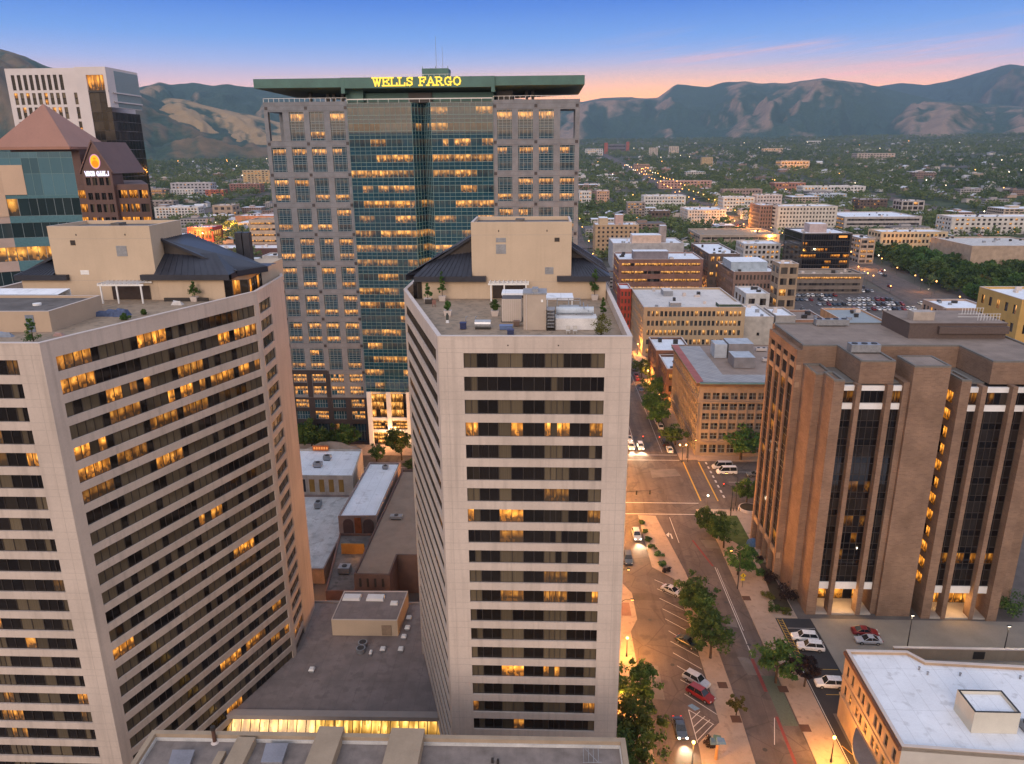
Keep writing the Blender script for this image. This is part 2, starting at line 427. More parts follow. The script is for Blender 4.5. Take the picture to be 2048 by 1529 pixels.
# ------------------------------------------------------------------ twin apartment towers
ZP, ZD, ZB = 69.25, 68.05, 8.0
FP = 2.645
ROWS = [(ZP-1.80-1.68-FP*k, ZP-1.80-FP*k) for k in range(26) if ZP-1.80-1.68-FP*k > 1.0][::-1]
def front_us(W, mirror):
    px = [558, 610, 660, 740, 818, 920, 1015, 1103, 1185, 1235, 1282, 1330, 1385, 1465, 1540, 1592, 1645]
    u = [(p-558)/(1645-558)*W for p in px]
    kinds = [1, 1, 0, 0, 2, 2, 0, 0, 1, 1, 1, 1, 0, 0, 1, 1]
    if mirror: u = [W-x for x in u[::-1]]; kinds = kinds[::-1]
    return u, kinds
def group_us(W, n, npane, dark):
    u, kinds = [0.0], []
    g = (W-dark*(n-1))/n
    for k in range(n):
        for i in range(npane): u.append(u[-1]+g/npane); kinds.append(1)
        if k < n-1: u.append(u[-1]+dark); kinds.append(0)
    u[-1] = W
    return u, kinds
def strip_gen(us, kinds, plit, pcur, fix=None):
    """fix: {first pane of a group: (state, strength)} for rooms known to be lit, curtained or dark"""
    def gen(mb, w, h, xf, rg):
        st = dict(fix or {})
        def rule(i, j):
            k = kinds[i]
            if k == 0: return (0, .04)
            g = i
            while g > 0 and kinds[g-1]: g -= 1
            if g not in st:
                r = rg.random(); st[g] = ('L' if r < plit else 'D' if r < plit+.45*plit else 'C' if r < plit+pcur else 'N', rg.uniform(.25, 1.0))
            s_, q = st[g]
            if s_ == 'L': return (q*rg.choice([1, 1, .9, .45, 0]), .5) if rg.random() < .93 else (0, .7)
            if s_ == 'D': return (.12*q, .4)
            if s_ == 'C': return (0, rg.uniform(.75, 1)) if rg.random() < .9 else (0, .05)
            return (0, rg.choice([0, 0, .15, .7]))
        panes(mb, w, h, us, [0, h], rule, rg, mw=.07, md=.07, xf=xf)
    return gen

FIXF = {0: {0: ('C', 1), 4: ('C', 1), 8: ('C', 1), 14: ('C', 1)}, 1: {0: ('N', 1), 4: ('N', 1), 8: ('N', 1), 14: ('N', 1)}, 2: {0: ('C', 1), 4: ('C', 1), 8: ('C', 1), 14: ('C', 1)},
 3: {0: ('L', 1.), 4: ('L', 1.2), 8: ('L', 1.1), 14: ('D', 3.5)}, 4: {0: ('N', 1), 4: ('N', 1), 8: ('C', 1), 14: ('C', 1)}, 5: {0: ('N', 1), 4: ('N', 1), 8: ('C', 1), 14: ('C', 1)}, 6: {0: ('C', 1), 4: ('C', 1), 8: ('D', 1.5), 14: ('C', 1)},
 7: {0: ('L', .9), 4: ('L', 1.1), 8: ('N', 1), 14: ('D', 2)}, 8: {0: ('N', 1), 4: ('D', 2.5), 8: ('N', 1), 14: ('C', 1)}, 9: {0: ('N', 1), 4: ('C', 1), 8: ('C', 1), 14: ('C', 1)}, 10: {0: ('C', 1), 4: ('C', 1), 8: ('D', 1.2), 14: ('C', 1)},
 11: {0: ('C', 1), 4: ('D', 2.5), 8: ('D', 3), 14: ('L', .9)}, 12: {0: ('N', 1), 4: ('N', 1), 8: ('C', 1), 14: ('C', 1)}, 13: {0: ('N', 1), 4: ('C', 1), 8: ('C', 1), 14: ('N', 1)}, 14: {0: ('C', 1), 4: ('C', 1), 8: ('C', 1), 14: ('C', 1)},
 15: {0: ('C', 1), 4: ('L', 1.2), 8: ('L', .7), 14: ('C', 1)}, 16: {0: ('C', 1), 4: ('N', 1), 8: ('N', 1), 14: ('C', 1)}}
FIXL = {0: {0: ('L', .55), 10: ('L', 1.1)}, 1: {20: ('L', 1.), 25: ('L', 1.1), 15: ('C', 1)}, 2: {10: ('L', .8), 15: ('D', 3)}, 3: {10: ('L', 1.1), 15: ('L', 1.), 20: ('L', 1.), 5: ('D', 2.5)}, 4: {10: ('D', 2.5), 15: ('D', 2)}, 5: {0: ('L', 1.1), 5: ('D', 2)}, 6: {0: ('D', 1.5)}}
def tower(label, FLx, FRx, y0, side, mirror, plit):
    """side: list of points going back from the corner along the long facade; mirror False: long facade on the left"""
    T = thing('apartment_tower', label, 'tower', ((FLx+FRx)/2, y0+20, 0))
    w = MB(); wn = Win(T, [APTGLASS, MULL], 100, 'window_strip')
    frF = Fr(FLx, y0, 0); L = FRx-FLx
    sg = 1 if not mirror else 0
    f0, f1 = (.1316*L, .864*L) if not mirror else (.136*L, .868*L)
    us, kd = front_us(f1-f0, mirror)
    for (i, j, a, b, za, zb) in facade(w, frF, L, 0, ZP, [(f0, f1)], ROWS, .28):
        wn.add(frF, a, b, za, zb, .28, 'f%d' % j, strip_gen(us, kd, plit, .56, None if mirror else FIXF.get(len(ROWS)-1-j)), 1)
    # fine panel joints
    for (za, zb) in ROWS:
        for zz in (zb+.03, za-.06):
            w.fbox(frF, 0.02, f0-.02, 0, .004, zz, zz+.035, 1); w.fbox(frF, f1+.02, L-.02, 0, .004, zz, zz+.035, 1)
    for ss in (f0*.35, L-(L-f1)*.42): w.fbox(frF, ss, ss+.035, 0.0, .005, ZB, ZP-1.2, 1)
    w.fbox(frF, .02, L-.02, 0, .005, ZP-1.28, ZP-1.25, 1)
    for ss in (.36*L, .62*L): w.fbox(frF, ss, ss+.14, 0, .03, ZP-1.0, ZP-.86, 2)
    B = (FLx, y0) if not mirror else (FRx, y0)
    C, D = side
    segs = [(B, C, 'm'), (C, D, 'n')]
    for P, Q, kind in segs:
        if not mirror: P, Q = Q, P
        fr, LL = fr2(P, Q)
        if kind == 'm': a, b = (1.5, LL-.7) if mirror else (.7, LL-1.5)
        else: a, b = (.55, 6.2) if mirror else (LL-6.2, LL-.55)
        us2, kd2 = group_us(b-a, 6, 4, .95) if kind == 'm' else group_us(b-a, 1, 3, .5)
        for (i, j, s0, s1, za, zb) in facade(w, fr, LL, 0, ZP, [(a, b)], ROWS, .28):
            wn.add(fr, s0, s1, za, zb, .28, kind+'%d' % j, strip_gen(us2, kd2, plit*(.62 if kind == 'm' else .9), .70, FIXL.get(len(ROWS)-1-j) if mirror and kind == 'm' else None), 1)
    # hidden back: simple closing walls
    xb = D[0]; back = D[1]+16
    far = FLx+2 if mirror else FRx
    if mirror:
        poly = [(FLx, y0), (FRx, y0), C, D, (D[0]-6, back), (FLx-8, back), (FLx-8, y0+30)]
        rest = poly[3:]+[poly[0]]
    else:
        poly = [(FLx, y0), (FRx, y0), (FRx+.0, back), (D[0]+6, back), D, C]
        rest = poly[1:5]
    for p, q in zip(rest[:-1], rest[1:]):
        w.face([(p[0], p[1], 0), (q[0], q[1], 0), (q[0], q[1], ZP), (p[0], p[1], ZP)], 0)
    inn = parapet(MB(), poly, 0, 1, .42)
    for i in range(len(inn)):
        a, b = inn[i], inn[(i+1) % len(inn)]; w.face([(b[0], b[1], ZD-.3), (a[0], a[1], ZD-.3), (a[0], a[1], ZP), (b[0], b[1], ZP)], 0)
    coping(w, poly, ZP-.02, .48, .11, .03, 3)
    w.obj('wall', [CONC, JOINT, DKMETAL, COPING], T)
    d = MB(); d.face([(p[0], p[1], ZD) for p in poly]); d.obj('roof_deck', DECK, T)
    wn.done()
    return T, poly

mB = (-11.2, 77.6)
MT, mpoly = tower('pale concrete apartment tower whose roof terrace is crowded with sheds and ducts', -11.2, 9.55, 77.6, [(-20.0, 106.5), (-19.8, 121)], False, .13)
LT, lpoly = tower('pale concrete apartment tower with a long striped window face turned to the right', -73.5, -52.7, 74.2, [(-41.0, 105.0), (-41.9, 119)], True, .18)

def seams(mb, a, b, c, d, n, r=.06, m=0):
    """standing seams on the quad a-b (eave) d-c (top), from eave to top"""
    A, B, C, D = map(Vector, (a, b, c, d)); nn = (B-A).cross(D-A).normalized()*r
    for k in range(1, n):
        t = k/n; p = A.lerp(B, t); q = D.lerp(C, t); s = (B-A).normalized()*r*.7
        mb.hexa([tuple(p-s), tuple(p+s), tuple(q+s), tuple(q-s)], [tuple(p-s+nn), tuple(p+s+nn), tuple(q+s+nn), tuple(q-s+nn)], m)

ZE = ztop(*G(900, 598, ZD), 552)
# --- right tower penthouse
yw = G(900, 598, ZD)[1]
Xl, Xr = G(845, 598, ZD)[0], 9.0
bl, br = Yat(943, 500, yw)[0], Yat(1143, 500, yw)[0]
zt = Yat(1040, 453, yw)[1]
def hip(T, xa, xb, zlo, zhi, outer_x, yb, side, long):
    """side -1: eave at left; from the block edge xb down to the eave xa. lower front hip, then the upper sloped roof behind a gable"""
    m = MB(); ov = .8
    s = -1 if side < 0 else 1
    E0 = (xa, yw-ov, zlo); E1 = (xb - s*0 + (-s)*(-2.2), yw-ov, zlo)   # eave runs a little past the block edge
    xm = xb
    zmid = zlo+(zhi-zlo)*.55
    xh = xa - s*3.2
    # fascia
    x0, x1 = (xa, xb+2.0) if side < 0 else (xb-2.0, xa)
    m.box(x0, x1, yw-ov, yw-.04, zlo-.75, zlo, 0)
    # front slope
    a, b = ((xa, yw-ov, zlo), (xm, yw-ov, zlo)); c, d = ((xm, yw+3.2, zmid), (xh, yw+3.2, zmid))
    q = [a, b, c, d]
    m.face(q if side < 0 else q[::-1], 0)
    if side < 0: seams(m, a, b, c, d, 11, .07)
    else: seams(m, b, a, d, c, 11, .07)
    # outer slope of the lower hip
    o1, o0 = (outer_x, yb, zlo), (outer_x, yb, zlo)
    # upper roof: from block edge at zhi down to the outer eave
    t0, t1 = (xm, yw+3.2, zhi), (xm, yw+12, zhi)
    e0, e1 = (xa, yw+2.2, zlo+.1), (outer_x, yb, zlo+.1)
    q = [e0, t0, t1, e1]
    m.face(q if side < 0 else q[::-1], 0)
    if side < 0: seams(m, e1, e0, t0, t1, 13, .07)
    else: seams(m, e0, e1, t1, t0, 13, .07)
    m.face([(xa, yw+2.2, zlo-.7), e0, e1, (outer_x, yb, zlo-.7)], 0)
    m.face([(xa, yw-ov, zlo-.75), (xa, yw-ov, zlo), (xa, yw+2.2, zlo+.1), (xa, yw+2.2, zlo-.7)], 0)
    m.face([d, c, t0, e0], 1)
    m.face([a, d, e0], 0)
    # thick raking edge of the upper roof
    A, Bv = Vector(e0), Vector(t0)
    for k in (0,):
        m.hexa([tuple(A+Vector((0, -.5, -.25))), tuple(Bv+Vector((0, -.5, -.25))), tuple(Bv+Vector((0, .1, -.25))), tuple(A+Vector((0, .1, -.25)))],
               [tuple(A+Vector((0, -.5, .15))), tuple(Bv+Vector((0, -.5, .15))), tuple(Bv+Vector((0, .1, .15))), tuple(A+Vector((0, .1, .15)))], 0)
    m.face([t1, e1, (outer_x, yb+4, zlo), (xm, yb+4, zlo)], 0)
    return m.obj('metal_roof', [SLATE, mat('dark_gable_panel', (.07, .06, .055), .7)], T)
def louvre(T, x0, x1, z0, z1, y, mt=None, name='louvre_vent'):
    m = MB(); m.box(x0, x1, y-.06, y-.03, z0, z1, 0)
    k = max(2, int((z1-z0)/.22))
    for i in range(k):
        z = z0+(z1-z0)*(i+.5)/k; m.box(x0+.03, x1-.03, y-.12, y-.06, z-.05, z+.03, 0)
    return m.obj(name, mt or GREYMETAL, T)
def pent(T, base, xl, xr, bl, br, ycur, mirror, outer):
    global yw
    yw = ycur
    w = MB(); back = yw+18
    if not mirror: poly = [(xl, yw), (xr, yw), (xr, back), (outer[0]+1.2, back), (outer[0]+.9, outer[1])]
    else: poly = [(xl, yw), (xr, yw), (outer[0]-.9, outer[1]), (outer[0]-1.2, back), (xl, back)]
    w.prism(poly, ZD+.004, ZE-.2, 0)
    w.box(bl, br, yw-.03, yw+9.5, ZD+.006, zt, 0)
    parapet(w, [(bl, yw-.03), (br, yw-.03), (br, yw+9.5), (bl, yw+9.5)], zt, zt+.6, .3, 0, 1)
    w.box(bl+.02, br-.02, yw-.036, yw-.031, zt-1.2, zt-1.16, 2); w.box(bl+.02, br-.02, yw-.036, yw-.031, ZE-.9, ZE-.86, 2)
    for f in (.27, .75): w.box(bl+(br-bl)*f, bl+(br-bl)*f+.14, yw-.06, yw-.03, zt-.75, zt-.5, 3)
    w.obj('penthouse_wall', [STUCCO, COPING, JOINT, DKMETAL], T)
    g = MB(); g.box(bl+.3, br-.3, yw+.3, yw+9.2, zt+.05, zt+.1); g.box((bl+br)/2-1, (bl+br)/2+.3, yw+5, yw+7, zt+.1, zt+.55); g.obj('penthouse_roof', GRAVEL, T)
    if not mirror:
        hip(T, xl-1.0, bl, ZE, zt-1.6, outer[0]-.3, outer[1], -1, True); hip(T, xr+.5, br, ZE, zt-3.2, xr+.5, yw+12, 1, False)
    else:
        hip(T, xr+1.2, br, ZE, zt-1.6, outer[0]+.3, outer[1], 1, True); hip(T, xl-.5, bl, ZE, zt-3.2, xl-.5, yw+12, -1, False)
pent(MT, None, Xl, Xr, bl, br, yw, False, (-19.2, 106))
fx = lambda px, v: Yat(px, v, yw)[0]
fz = lambda v: Yat(1040, v, yw)[1]
louvre(MT, fx(992, 480), fx(1012, 480), fz(485), fz(476), yw); louvre(MT, fx(992, 495), fx(1012, 495), fz(508), fz(489), yw)
louvre(MT, fx(1090, 540), fx(1107, 540), fz(549), fz(535), yw); louvre(MT, fx(1109, 480), fx(1119, 480), fz(484), fz(476), yw, MULL)
# angled glazed sun room at the outer end of the wall
def sunroom(T, P, Q):
    fr, L = fr2(P, Q); m = MB()
    panes(m, L, ZE-ZD-.9, lin(0, L, max(2, int(L/1.1))), [0, ZE-ZD-.9], lambda i, j: ((.8 if rng.random() < .25 else 0), rng.choice([0, .2])), rng, mw=.1, md=.08, xf=lambda x, y, z: fr.p(x, .04-y, ZD+.05+z))
    return m.obj('sun_room_glazing', [APTGLASS, MULL], T)
sunroom(MT, (-19.2+.75, 105.6), (Xl-.02, yw-.02))
# --- left tower penthouse
ywl = 105.0
def Ly(px, v): return Yat(px, v, ywl)
Lxl, Lxr = Ly(47, 580)[0], Ly(447, 560)[0]
lbl, lbr = Ly(102, 500)[0], Ly(305, 500)[0]
_ze, _zt = ZE, zt
ZE = Ly(250, 549)[1]; zt = Ly(200, 461)[1]
pent(LT, None, Lxl, Lxr, lbl, lbr, ywl, True, (-41.9, 112))
louvre(LT, Ly(233, 500)[0], Ly(254, 500)[0], Ly(240, 513)[1], Ly(240, 492)[1], ywl); louvre(LT, Ly(150, 480)[0], Ly(167, 480)[0], Ly(150, 550)[1], Ly(150, 541)[1], ywl, WPAINT)
louvre(LT, Ly(140, 480)[0], Ly(150, 480)[0], Ly(140, 491)[1], Ly(140, 481)[1], ywl, MULL)
sunroom(LT, (Lxr+.03, ywl-.02), (-42.3, 105.6)); sunroom(LT, (-42.3, 105.6), (-42.8, 112))
ZE, zt = _ze, _zt
# ------------------------------------------------------------------ office tower with the lit sign
YW = 219.0
WT = thing('office_tower', 'tall grey stone office tower with teal glass centre, green wing roof and glowing yellow sign', 'tower', (-34, YW+20, 0))
frW = Fr(-78.0, YW, 0); LW = 88.1
SQ = [100.36, 90.9, 82.43, 74.0, 65.65, 57.2, 48.8, 40.5, 32.2, 23.8]
LC = [(-76.85, -72.75), (-70.96, -66.85), (-65.25, -61.16), (-59.4, -55.3)]
RC = [(-12.7, -8.6), (-6.9, -2.8), (-1.15, 2.95), (4.75, 8.85)]
w = MB(); wn = Win(WT, [OFFGLASS, PMULL], 100)
def wf_gen(p1, p2):
    def gen(mb, W, h, xf, rg):
        us = [0, W*.09, W*.36, W*.64, W*.91, W]
        vs = [0, h*.07, h*.31, h*.38, h*.47, h*.58, h*.67, h*.93, h]
        la, lb = rg.random() < p1, rg.random() < p2
        qa, qb = rg.uniform(.65, 1.), rg.uniform(.65, 1.)
        ex = rg.choice([(0, 9), (0, 9), (0, 9), (1, 9), (2, 9), (0, 3)])
        def rule(i, j):
            if j in (6, ) and la and ex[0] <= i < ex[1]: return (qa, 0)
            if j in (1, ) and lb and 0 <= i < 9: return (qb*rg.choice([1, 1, 1, .6]), 0)
            if j in (1, 6): return (0.05, .3)
            return (0, .0)
        panes(mb, W, h, us, vs, rule, rg, mw=.10, md=.05, xf=xf)
    return gen
for cols, x0, x1 in ((LC, -78.0, -54.35), (RC, -13.85, 10.1)):
    fr = Fr(x0, YW, 0); L = x1-x0
    cc = [(a-x0, b-x0) for a, b in cols]
    rows = [(SQ[k+1]+.85, SQ[k]-.95) for k in range(9)][::-1]
    corner = 0 if cols is LC else 3
    for (i, j, a, b, za, zb) in facade(w, fr, L, 23.8, 102.0, cc, rows, .35, ):
        k = 8-j
        if j == 8 and i == corner: continue
        pr = (.45, .12) if k == 0 else (.7, .25) if k == 1 else (.62, .72) if k < 6 else (.7, .7)
        if cols is LC and i == 0 and k == 1: pr = (0, 0)
        wn.add(fr, a, b, za, zb, .35, 'r%d' % k if k < 2 else 'a', wf_gen(*pr), 4 if k < 2 else 14)
    # small dark squares where piers and bands cross
    for zz in SQ:
        for q in ((x0+.75, (cols[1][1]+cols[2][0])/2, x1-.55) if cols is LC else (x0+.55, (cols[1][1]+cols[2][0])/2, x1-.75)):
            w.fbox(fr, q-x0-.42, q-x0+.42, 0, .05, zz-.42, zz+.42, 1)
        w.fbox(fr, .03, L-.03, 0, .012, zz+.62, zz+.66, 1); w.fbox(fr, .03, L-.03, 0, .012, zz-.66, zz-.62, 1)
    # open corner frame at the top: narrow dark reveal and railing
    a, b = cc[corner]; za, zb = rows[8]
    w.fbox(fr, a-1.0, b+.6, -13.5, -.36, za-.4, za-.05, 0)
    # lower storeys
    low = [(8.4, 11.1), (12.2, 14.9), (16.4, 19.2), (20.5, 23.1)]
    for mi, (zz0, zz1), rws in ((0, (15.6, 23.8), low[2:]), (1, (7.6, 15.6), low[:2]), (1, (-1, 7.6), [(.6, 6.9)])):
        for (i, j, a, b, za, zb) in facade(w, fr, L, zz0, zz1, cc, rws, .4 if zz0 > 0 else 2.0, mw=mi):
            if zz0 > 0: wn.add(fr, a, b, za, zb, .4, 'l%d' % mi, simple_gen(5, 2, .85 if mi == 0 else .3, .4, .1), 5)
            else: wn.add(fr, a, b, za, zb, 2.0, 'g', simple_gen(4, 2, .45, .2, .1, (.5, .8)), 4)
    if cols is LC:
        w.fbox(fr, 0.02, cc[1][1]+.7, 0, .06, 23.2, 24.4, 1); w.fbox(fr, 5.35, 6.9, 0, .05, 15.7, 23.3, 1); w.fbox(fr, .02, 1.1, 0, .05, 15.7, 23.3, 1); w.fbox(fr, 11.2, 12.6, 0, .05, 15.7, 23.3, 1)
        for a, b in cc[:2]: w.fbox(fr, a, b, 0, .05, 19.25, 20.45, 1)
# sides and back
for p, q in (((10.1, YW), (10.1, YW+38)), ((10.1, YW+38), (-78, YW+38)), ((-78, YW+38), (-78, YW))):
    w.face([(p[0], p[1], -1), (q[0], q[1], -1), (q[0], q[1], 91 if p[1] > YW+1 or True else 0), (p[0], p[1], 91)], 0)
w.face([(10.1, YW+14, 91), (10.1, YW+38, 91), (10.1, YW+38, 102), (10.1, YW+14, 102)], 0); w.face([(-78, YW+38, 91), (-78, YW+14, 91), (-78, YW+14, 102), (-78, YW+38, 102)], 0)
# open corner frames: side piers carry the top band, the sky shows through
for sx in (-78.0, 10.1):
    s = 1 if sx < 0 else -1
    w.box(min(sx, sx+s*1.15), max(sx, sx+s*1.15), YW+.02, YW+1.4, 91, 102, 0); w.box(min(sx, sx+s*1.15), max(sx, sx+s*1.15), YW+12.8, YW+14, 91, 102, 0)
    xi = sx+s*6.1; w.box(min(xi, xi+s*.4), max(xi, xi+s*.4), YW+.4, YW+14, 91, 101.5, 0)
    w.box(min(sx, sx+s*6.6), max(sx, sx+s*6.6), YW+.36, YW+14, 99.6, 101.9, 0)
# inner wall of the open corners
w.obj('wall', [GRANITE, GRANITE2, TEALMETAL], WT)
rf = MB(); rf.box(-77.6, 9.7, YW+14, YW+37.5, 101.6, 101.75); rf.box(-71.3, 3.4, YW+7, YW+14, 101.6, 101.74); rf.box(-54, -14, YW+1, YW+7, 101.6, 101.75); rf.obj('roof_deck', GRAVEL, WT)
wn.done()
# the glass centre, two planes and a dark notch
cw = MB(); ws = Win(WT, [TEALGLASS, TMULL], 100, 'window_strip')
NX0, NX1, ND = -36.3, -31.0, 4.2
planes = [((-54.35, YW-.25), (NX0, YW-.9)), ((NX0, YW-.9), ((NX0+NX1)/2, YW+ND)), (((NX0+NX1)/2, YW+ND), (NX1, YW-.9)), ((NX1, YW-.9), (-13.85, YW-.25))]
FL = 4.19; ZT = 101.5
def cw_gen(k, floor, notch):
    def gen(mb, W, h, xf, rg):
        n = max(2, round(W/1.52)); st = {}
        def rule(i, j):
            b = i//4
            if b not in st:
                p = .5 if floor > 18 else .76 if floor > 6 else .5
                if notch: p = .5 if floor < 15 else .2
                st[b] = (rg.random() < p, rg.uniform(.35, 1.0), rg.choice([(0, 4), (0, 4), (0, 3), (1, 4), (2, 4), (1, 3)]))
            l, q, (e0, e1) = st[b]
            if l and e0 <= i % 4 < e1 and i % 4 != 3: return (q*(1 if not notch else .55), 0)
            if l and i % 4 == 3 and floor < 18: return (q*.5, 0)
            return (0.03, rg.choice([0, .5, .9]))
        panes(mb, W, h, lin(0, W, n), [0, h], rule, rg, mw=.09, md=.05, xf=xf)
    return gen
for k, (P, Q) in enumerate(planes):
    fr, L = fr2(P, Q); n = max(2, round(L/1.52)); notch = k in (1, 2)
    z = ZT; fl = 20
    while z-FL > 15.0:
        # spandrel above, vision below
        for (za, zb) in ((z-1.15, z-.2), (z-.2, z)):
            for i in range(n):
                cw.face([fr.p(L*i/n, 0, za), fr.p(L*(i+1)/n, 0, za), fr.p(L*(i+1)/n, 0, zb), fr.p(L*i/n, 0, zb)], 0, [(0, 0), (1, 0), (1, 1), (0, 1)], (0, 0, rng.uniform(.0, .5)))
        za, zb = z-FL, z-FL+.95
        for i in range(n):
            cw.face([fr.p(L*i/n, 0, za), fr.p(L*(i+1)/n, 0, za), fr.p(L*(i+1)/n, 0, zb), fr.p(L*i/n, 0, zb)], 0, [(0, 0), (1, 0), (1, 1), (0, 1)], (0, 0, rng.uniform(.0, .5)))
        for zz in (z-1.15, z-.1, z-FL+.95): cw.fbox(fr, 0, L, .0, .06, zz-.05, zz+.05, 1)
        ws.add(fr, 0, L, z-FL+.97, z-1.17, 0, 'k%d_%d' % (k, fl), cw_gen(k, fl, notch), 1)
        z -= FL; fl -= 1
    for i in range(n+1): cw.fbox(fr, min(L-.06, max(.0, L*i/n-.03)), min(L, max(.06, L*i/n+.03)), .0, .10, z, ZT, 1)
    cw.face([fr.p(0, 0, ZT), fr.p(L, 0, ZT), fr.p(L, -1.2, ZT), fr.p(0, -1.2, ZT)], 1)
    zend = z
cw.obj('curtain_wall', [TEALGLASS, TMULL], WT); ws.done()
# entrance below the glass
en = MB()
en.box(-54.3, -13.9, YW+.3, YW+.5, zend-.9, zend, 0)
for x in (-54.3, -48.2, -42.0, -35.8, -29.6, -23.4, -15.3): en.box(x, x+1.35, YW-.7, YW+.3, 0, zend-.02, 0)
for zz in (4.2, 8.2): en.box(-54.2, -14, YW-.2, YW+.3, zz, zz+.9, 0)
en.obj('entrance_frame', WPAINT, WT)
we = Win(WT, [CITYGLASS, DKMETAL], 100, 'entrance_window'); fre = Fr(-54.3, YW+.5, 0)
for x in (1.3, 7.4, 13.6, 19.8, 26.0, 32.2):
    for za, zb in ((.2, 4.2), (5.1, 8.2), (9.1, zend-1.0)): we.add(fre, x, x+5.0, za, zb, .0, 'e', simple_gen(4, 3, 1., 0, .12, (.8, 1.2)), 5)
we.done()
# wing roof
wr = MB()
def slab(poly, z0, z1, poly2, zs, m=0, ms=1):
    n = len(poly)
    for i in range(n):
        a, b = poly[i], poly[(i+1) % n]; c, d = poly2[(i+1) % n], poly2[i]
        wr.face([(*a, z0), (*b, z0), (*b, z1), (*a, z1)], m); wr.face([(*d, zs), (*c, zs), (*b, z0), (*a, z0)], ms)
    wr.face([(*p, z1) for p in poly], m); wr.face([(*p, zs) for p in poly2[::-1]], ms)
slab([(-79.5, YW-1.5), (11.2, YW-1.5), (11.2, YW+36), (-79.5, YW+36)], 105.55, 107.9, [(-60, YW+6), (-8, YW+6), (-8, YW+30), (-60, YW+30)], 104.3)
wr.box(-55.2, -54.2, YW-2.1, YW+3, 103.9, 107.95, 0); wr.box(-14.1, -13.1, YW-2.1, YW+3, 103.9, 107.95, 0)
wr.box(-54.2, -14.1, YW-2.0, YW-1.52, 105.2, 107.93, 0)
wr.obj('wing_roof', [TEALMETAL, plain('teal_soffit', (.09, .14, .125), .7, .2)], WT)
ph = MB(); ph.box(-55, -13.6, YW+3.2, YW+34, 101.76, 104.29, 0); ph.box(-54.9, -50, YW+1.4, YW+3.2, 101.76, 105.2, 0); ph.box(-37.5, -31.0, YW+2.2, YW+3.2, 101.77, 104.2, 1)
ph.box(-13.0, -8.5, YW+4, YW+20, 101.76, 104.6, 1)
for x in (-66.5, -61.5, -59.8, -57.3, -3.3, -5.0): ph.box(x, x+.8, YW+5.4, YW+6.2, 101.76, 105.3, 1)
ph.obj('roof_plant_room', [TEALMETAL, DKMETAL], WT)
tb = MB(); tb.box(-34.3, -26.8, YW+8, YW+14, 107.91, 111.0, 0)
for x in (-34.2, -30.5, -27.0): tb.box(x, x+.12, YW+8.1, YW+8.2, 111.0, 111.6, 0)
tb.obj('lift_box', TEALMETAL, WT)
ms = MB(); ms.tube((-30.4, YW+10, 111), (-30.4, YW+10, 119.5), .07, .04, 5); ms.tube((-28.7, YW+11, 111), (-28.7, YW+11, 117), .06, .03, 5); ms.obj('antenna_mast', GREYMETAL, WT)
rl = MB()
for x in lin(-79, 10.8, 60): rl.box(x-.03, x+.03, YW-1.3, YW-1.24, 107.9, 108.6)
rl.box(-79, 10.8, YW-1.3, YW-1.25, 108.55, 108.62); rl.box(-54.3, -13.9, YW-.2, YW-.12, 102.35, 102.6)
for x in lin(-54.2, -14, 14): rl.box(x-.04, x+.04, YW-.2, YW-.1, 101.5, 102.4)
for x0, x1 in ((-77.8, -54.5), (-13.7, 9.9)):
    rl.box(x0, x1, YW+.1, YW+.2, 102.9, 103.0)
    for x in lin(x0, x1, 16): rl.box(x-.05, x+.05, YW+.1, YW+.2, 102.0, 102.95)
rl.obj('railing', WPAINT, WT)
# sign: slab serif capitals built from strokes
GLY = {
 'W': [((0, 1), (.28, 0)), ((.28, 0), (.5, .8)), ((.5, .8), (.72, 0)), ((.72, 0), (1, 1)), ((-.12, 1), (.16, 1)), ((.36, 1), (.62, 1)), ((.86, 1), (1.12, 1))],
 'E': [((.1, 0), (.1, 1)), ((-.05, 1), (.8, 1)), ((-.05, 0), (.8, 0)), ((.1, .52), (.58, .52)), ((.8, 1), (.8, .74)), ((.8, 0), (.8, .26)), ((.58, .66), (.58, .38))],
 'L': [((.12, 0), (.12, 1)), ((-.08, 1), (.34, 1)), ((-.08, 0), (.8, 0)), ((.8, 0), (.8, .3))],
 'S': [((.75, .98), (.75, .74)), ((.75, .86), (.45, 1)), ((.45, 1), (.12, .88)), ((.12, .88), (.12, .64)), ((.12, .64), (.68, .4)), ((.68, .4), (.7, .14)), ((.7, .14), (.4, 0)), ((.4, 0), (.06, .14)), ((.06, .02), (.06, .28))],
 'F': [((.1, 0), (.1, 1)), ((-.05, 1), (.8, 1)), ((-.08, 0), (.34, 0)), ((.1, .52), (.58, .52)), ((.8, 1), (.8, .74)), ((.58, .66), (.58, .38))],
 'A': [((.02, 0), (.44, 1)), ((.44, 1), (.88, 0)), ((.2, .34), (.72, .34)), ((-.12, 0), (.2, 0)), ((.7, 0), (1.02, 0))],
 'R': [((.1, 0), (.1, 1)), ((-.05, 1), (.5, 1)), ((.5, 1), (.74, .86)), ((.74, .86), (.74, .64)), ((.74, .64), (.5, .5)), ((.5, .5), (.1, .5)), ((.46, .5), (.82, 0)), ((-.08, 0), (.32, 0)), ((.72, 0), (1.0, 0))],
 'G': [((.78, .98), (.78, .72)), ((.78, .84), (.46, 1)), ((.46, 1), (.14, .84)), ((.14, .84), (.04, .5)), ((.04, .5), (.14, .16)), ((.14, .16), (.46, 0)), ((.46, 0), (.78, .1)), ((.78, .0), (.78, .42)), ((.55, .42), (.95, .42))],
 'O': [((.48, 1), (.16, .86)), ((.16, .86), (.04, .5)), ((.04, .5), (.16, .14)), ((.16, .14), (.48, 0)), ((.48, 0), (.8, .14)), ((.8, .14), (.92, .5)), ((.92, .5), (.8, .86)), ((.8, .86), (.48, 1))]}
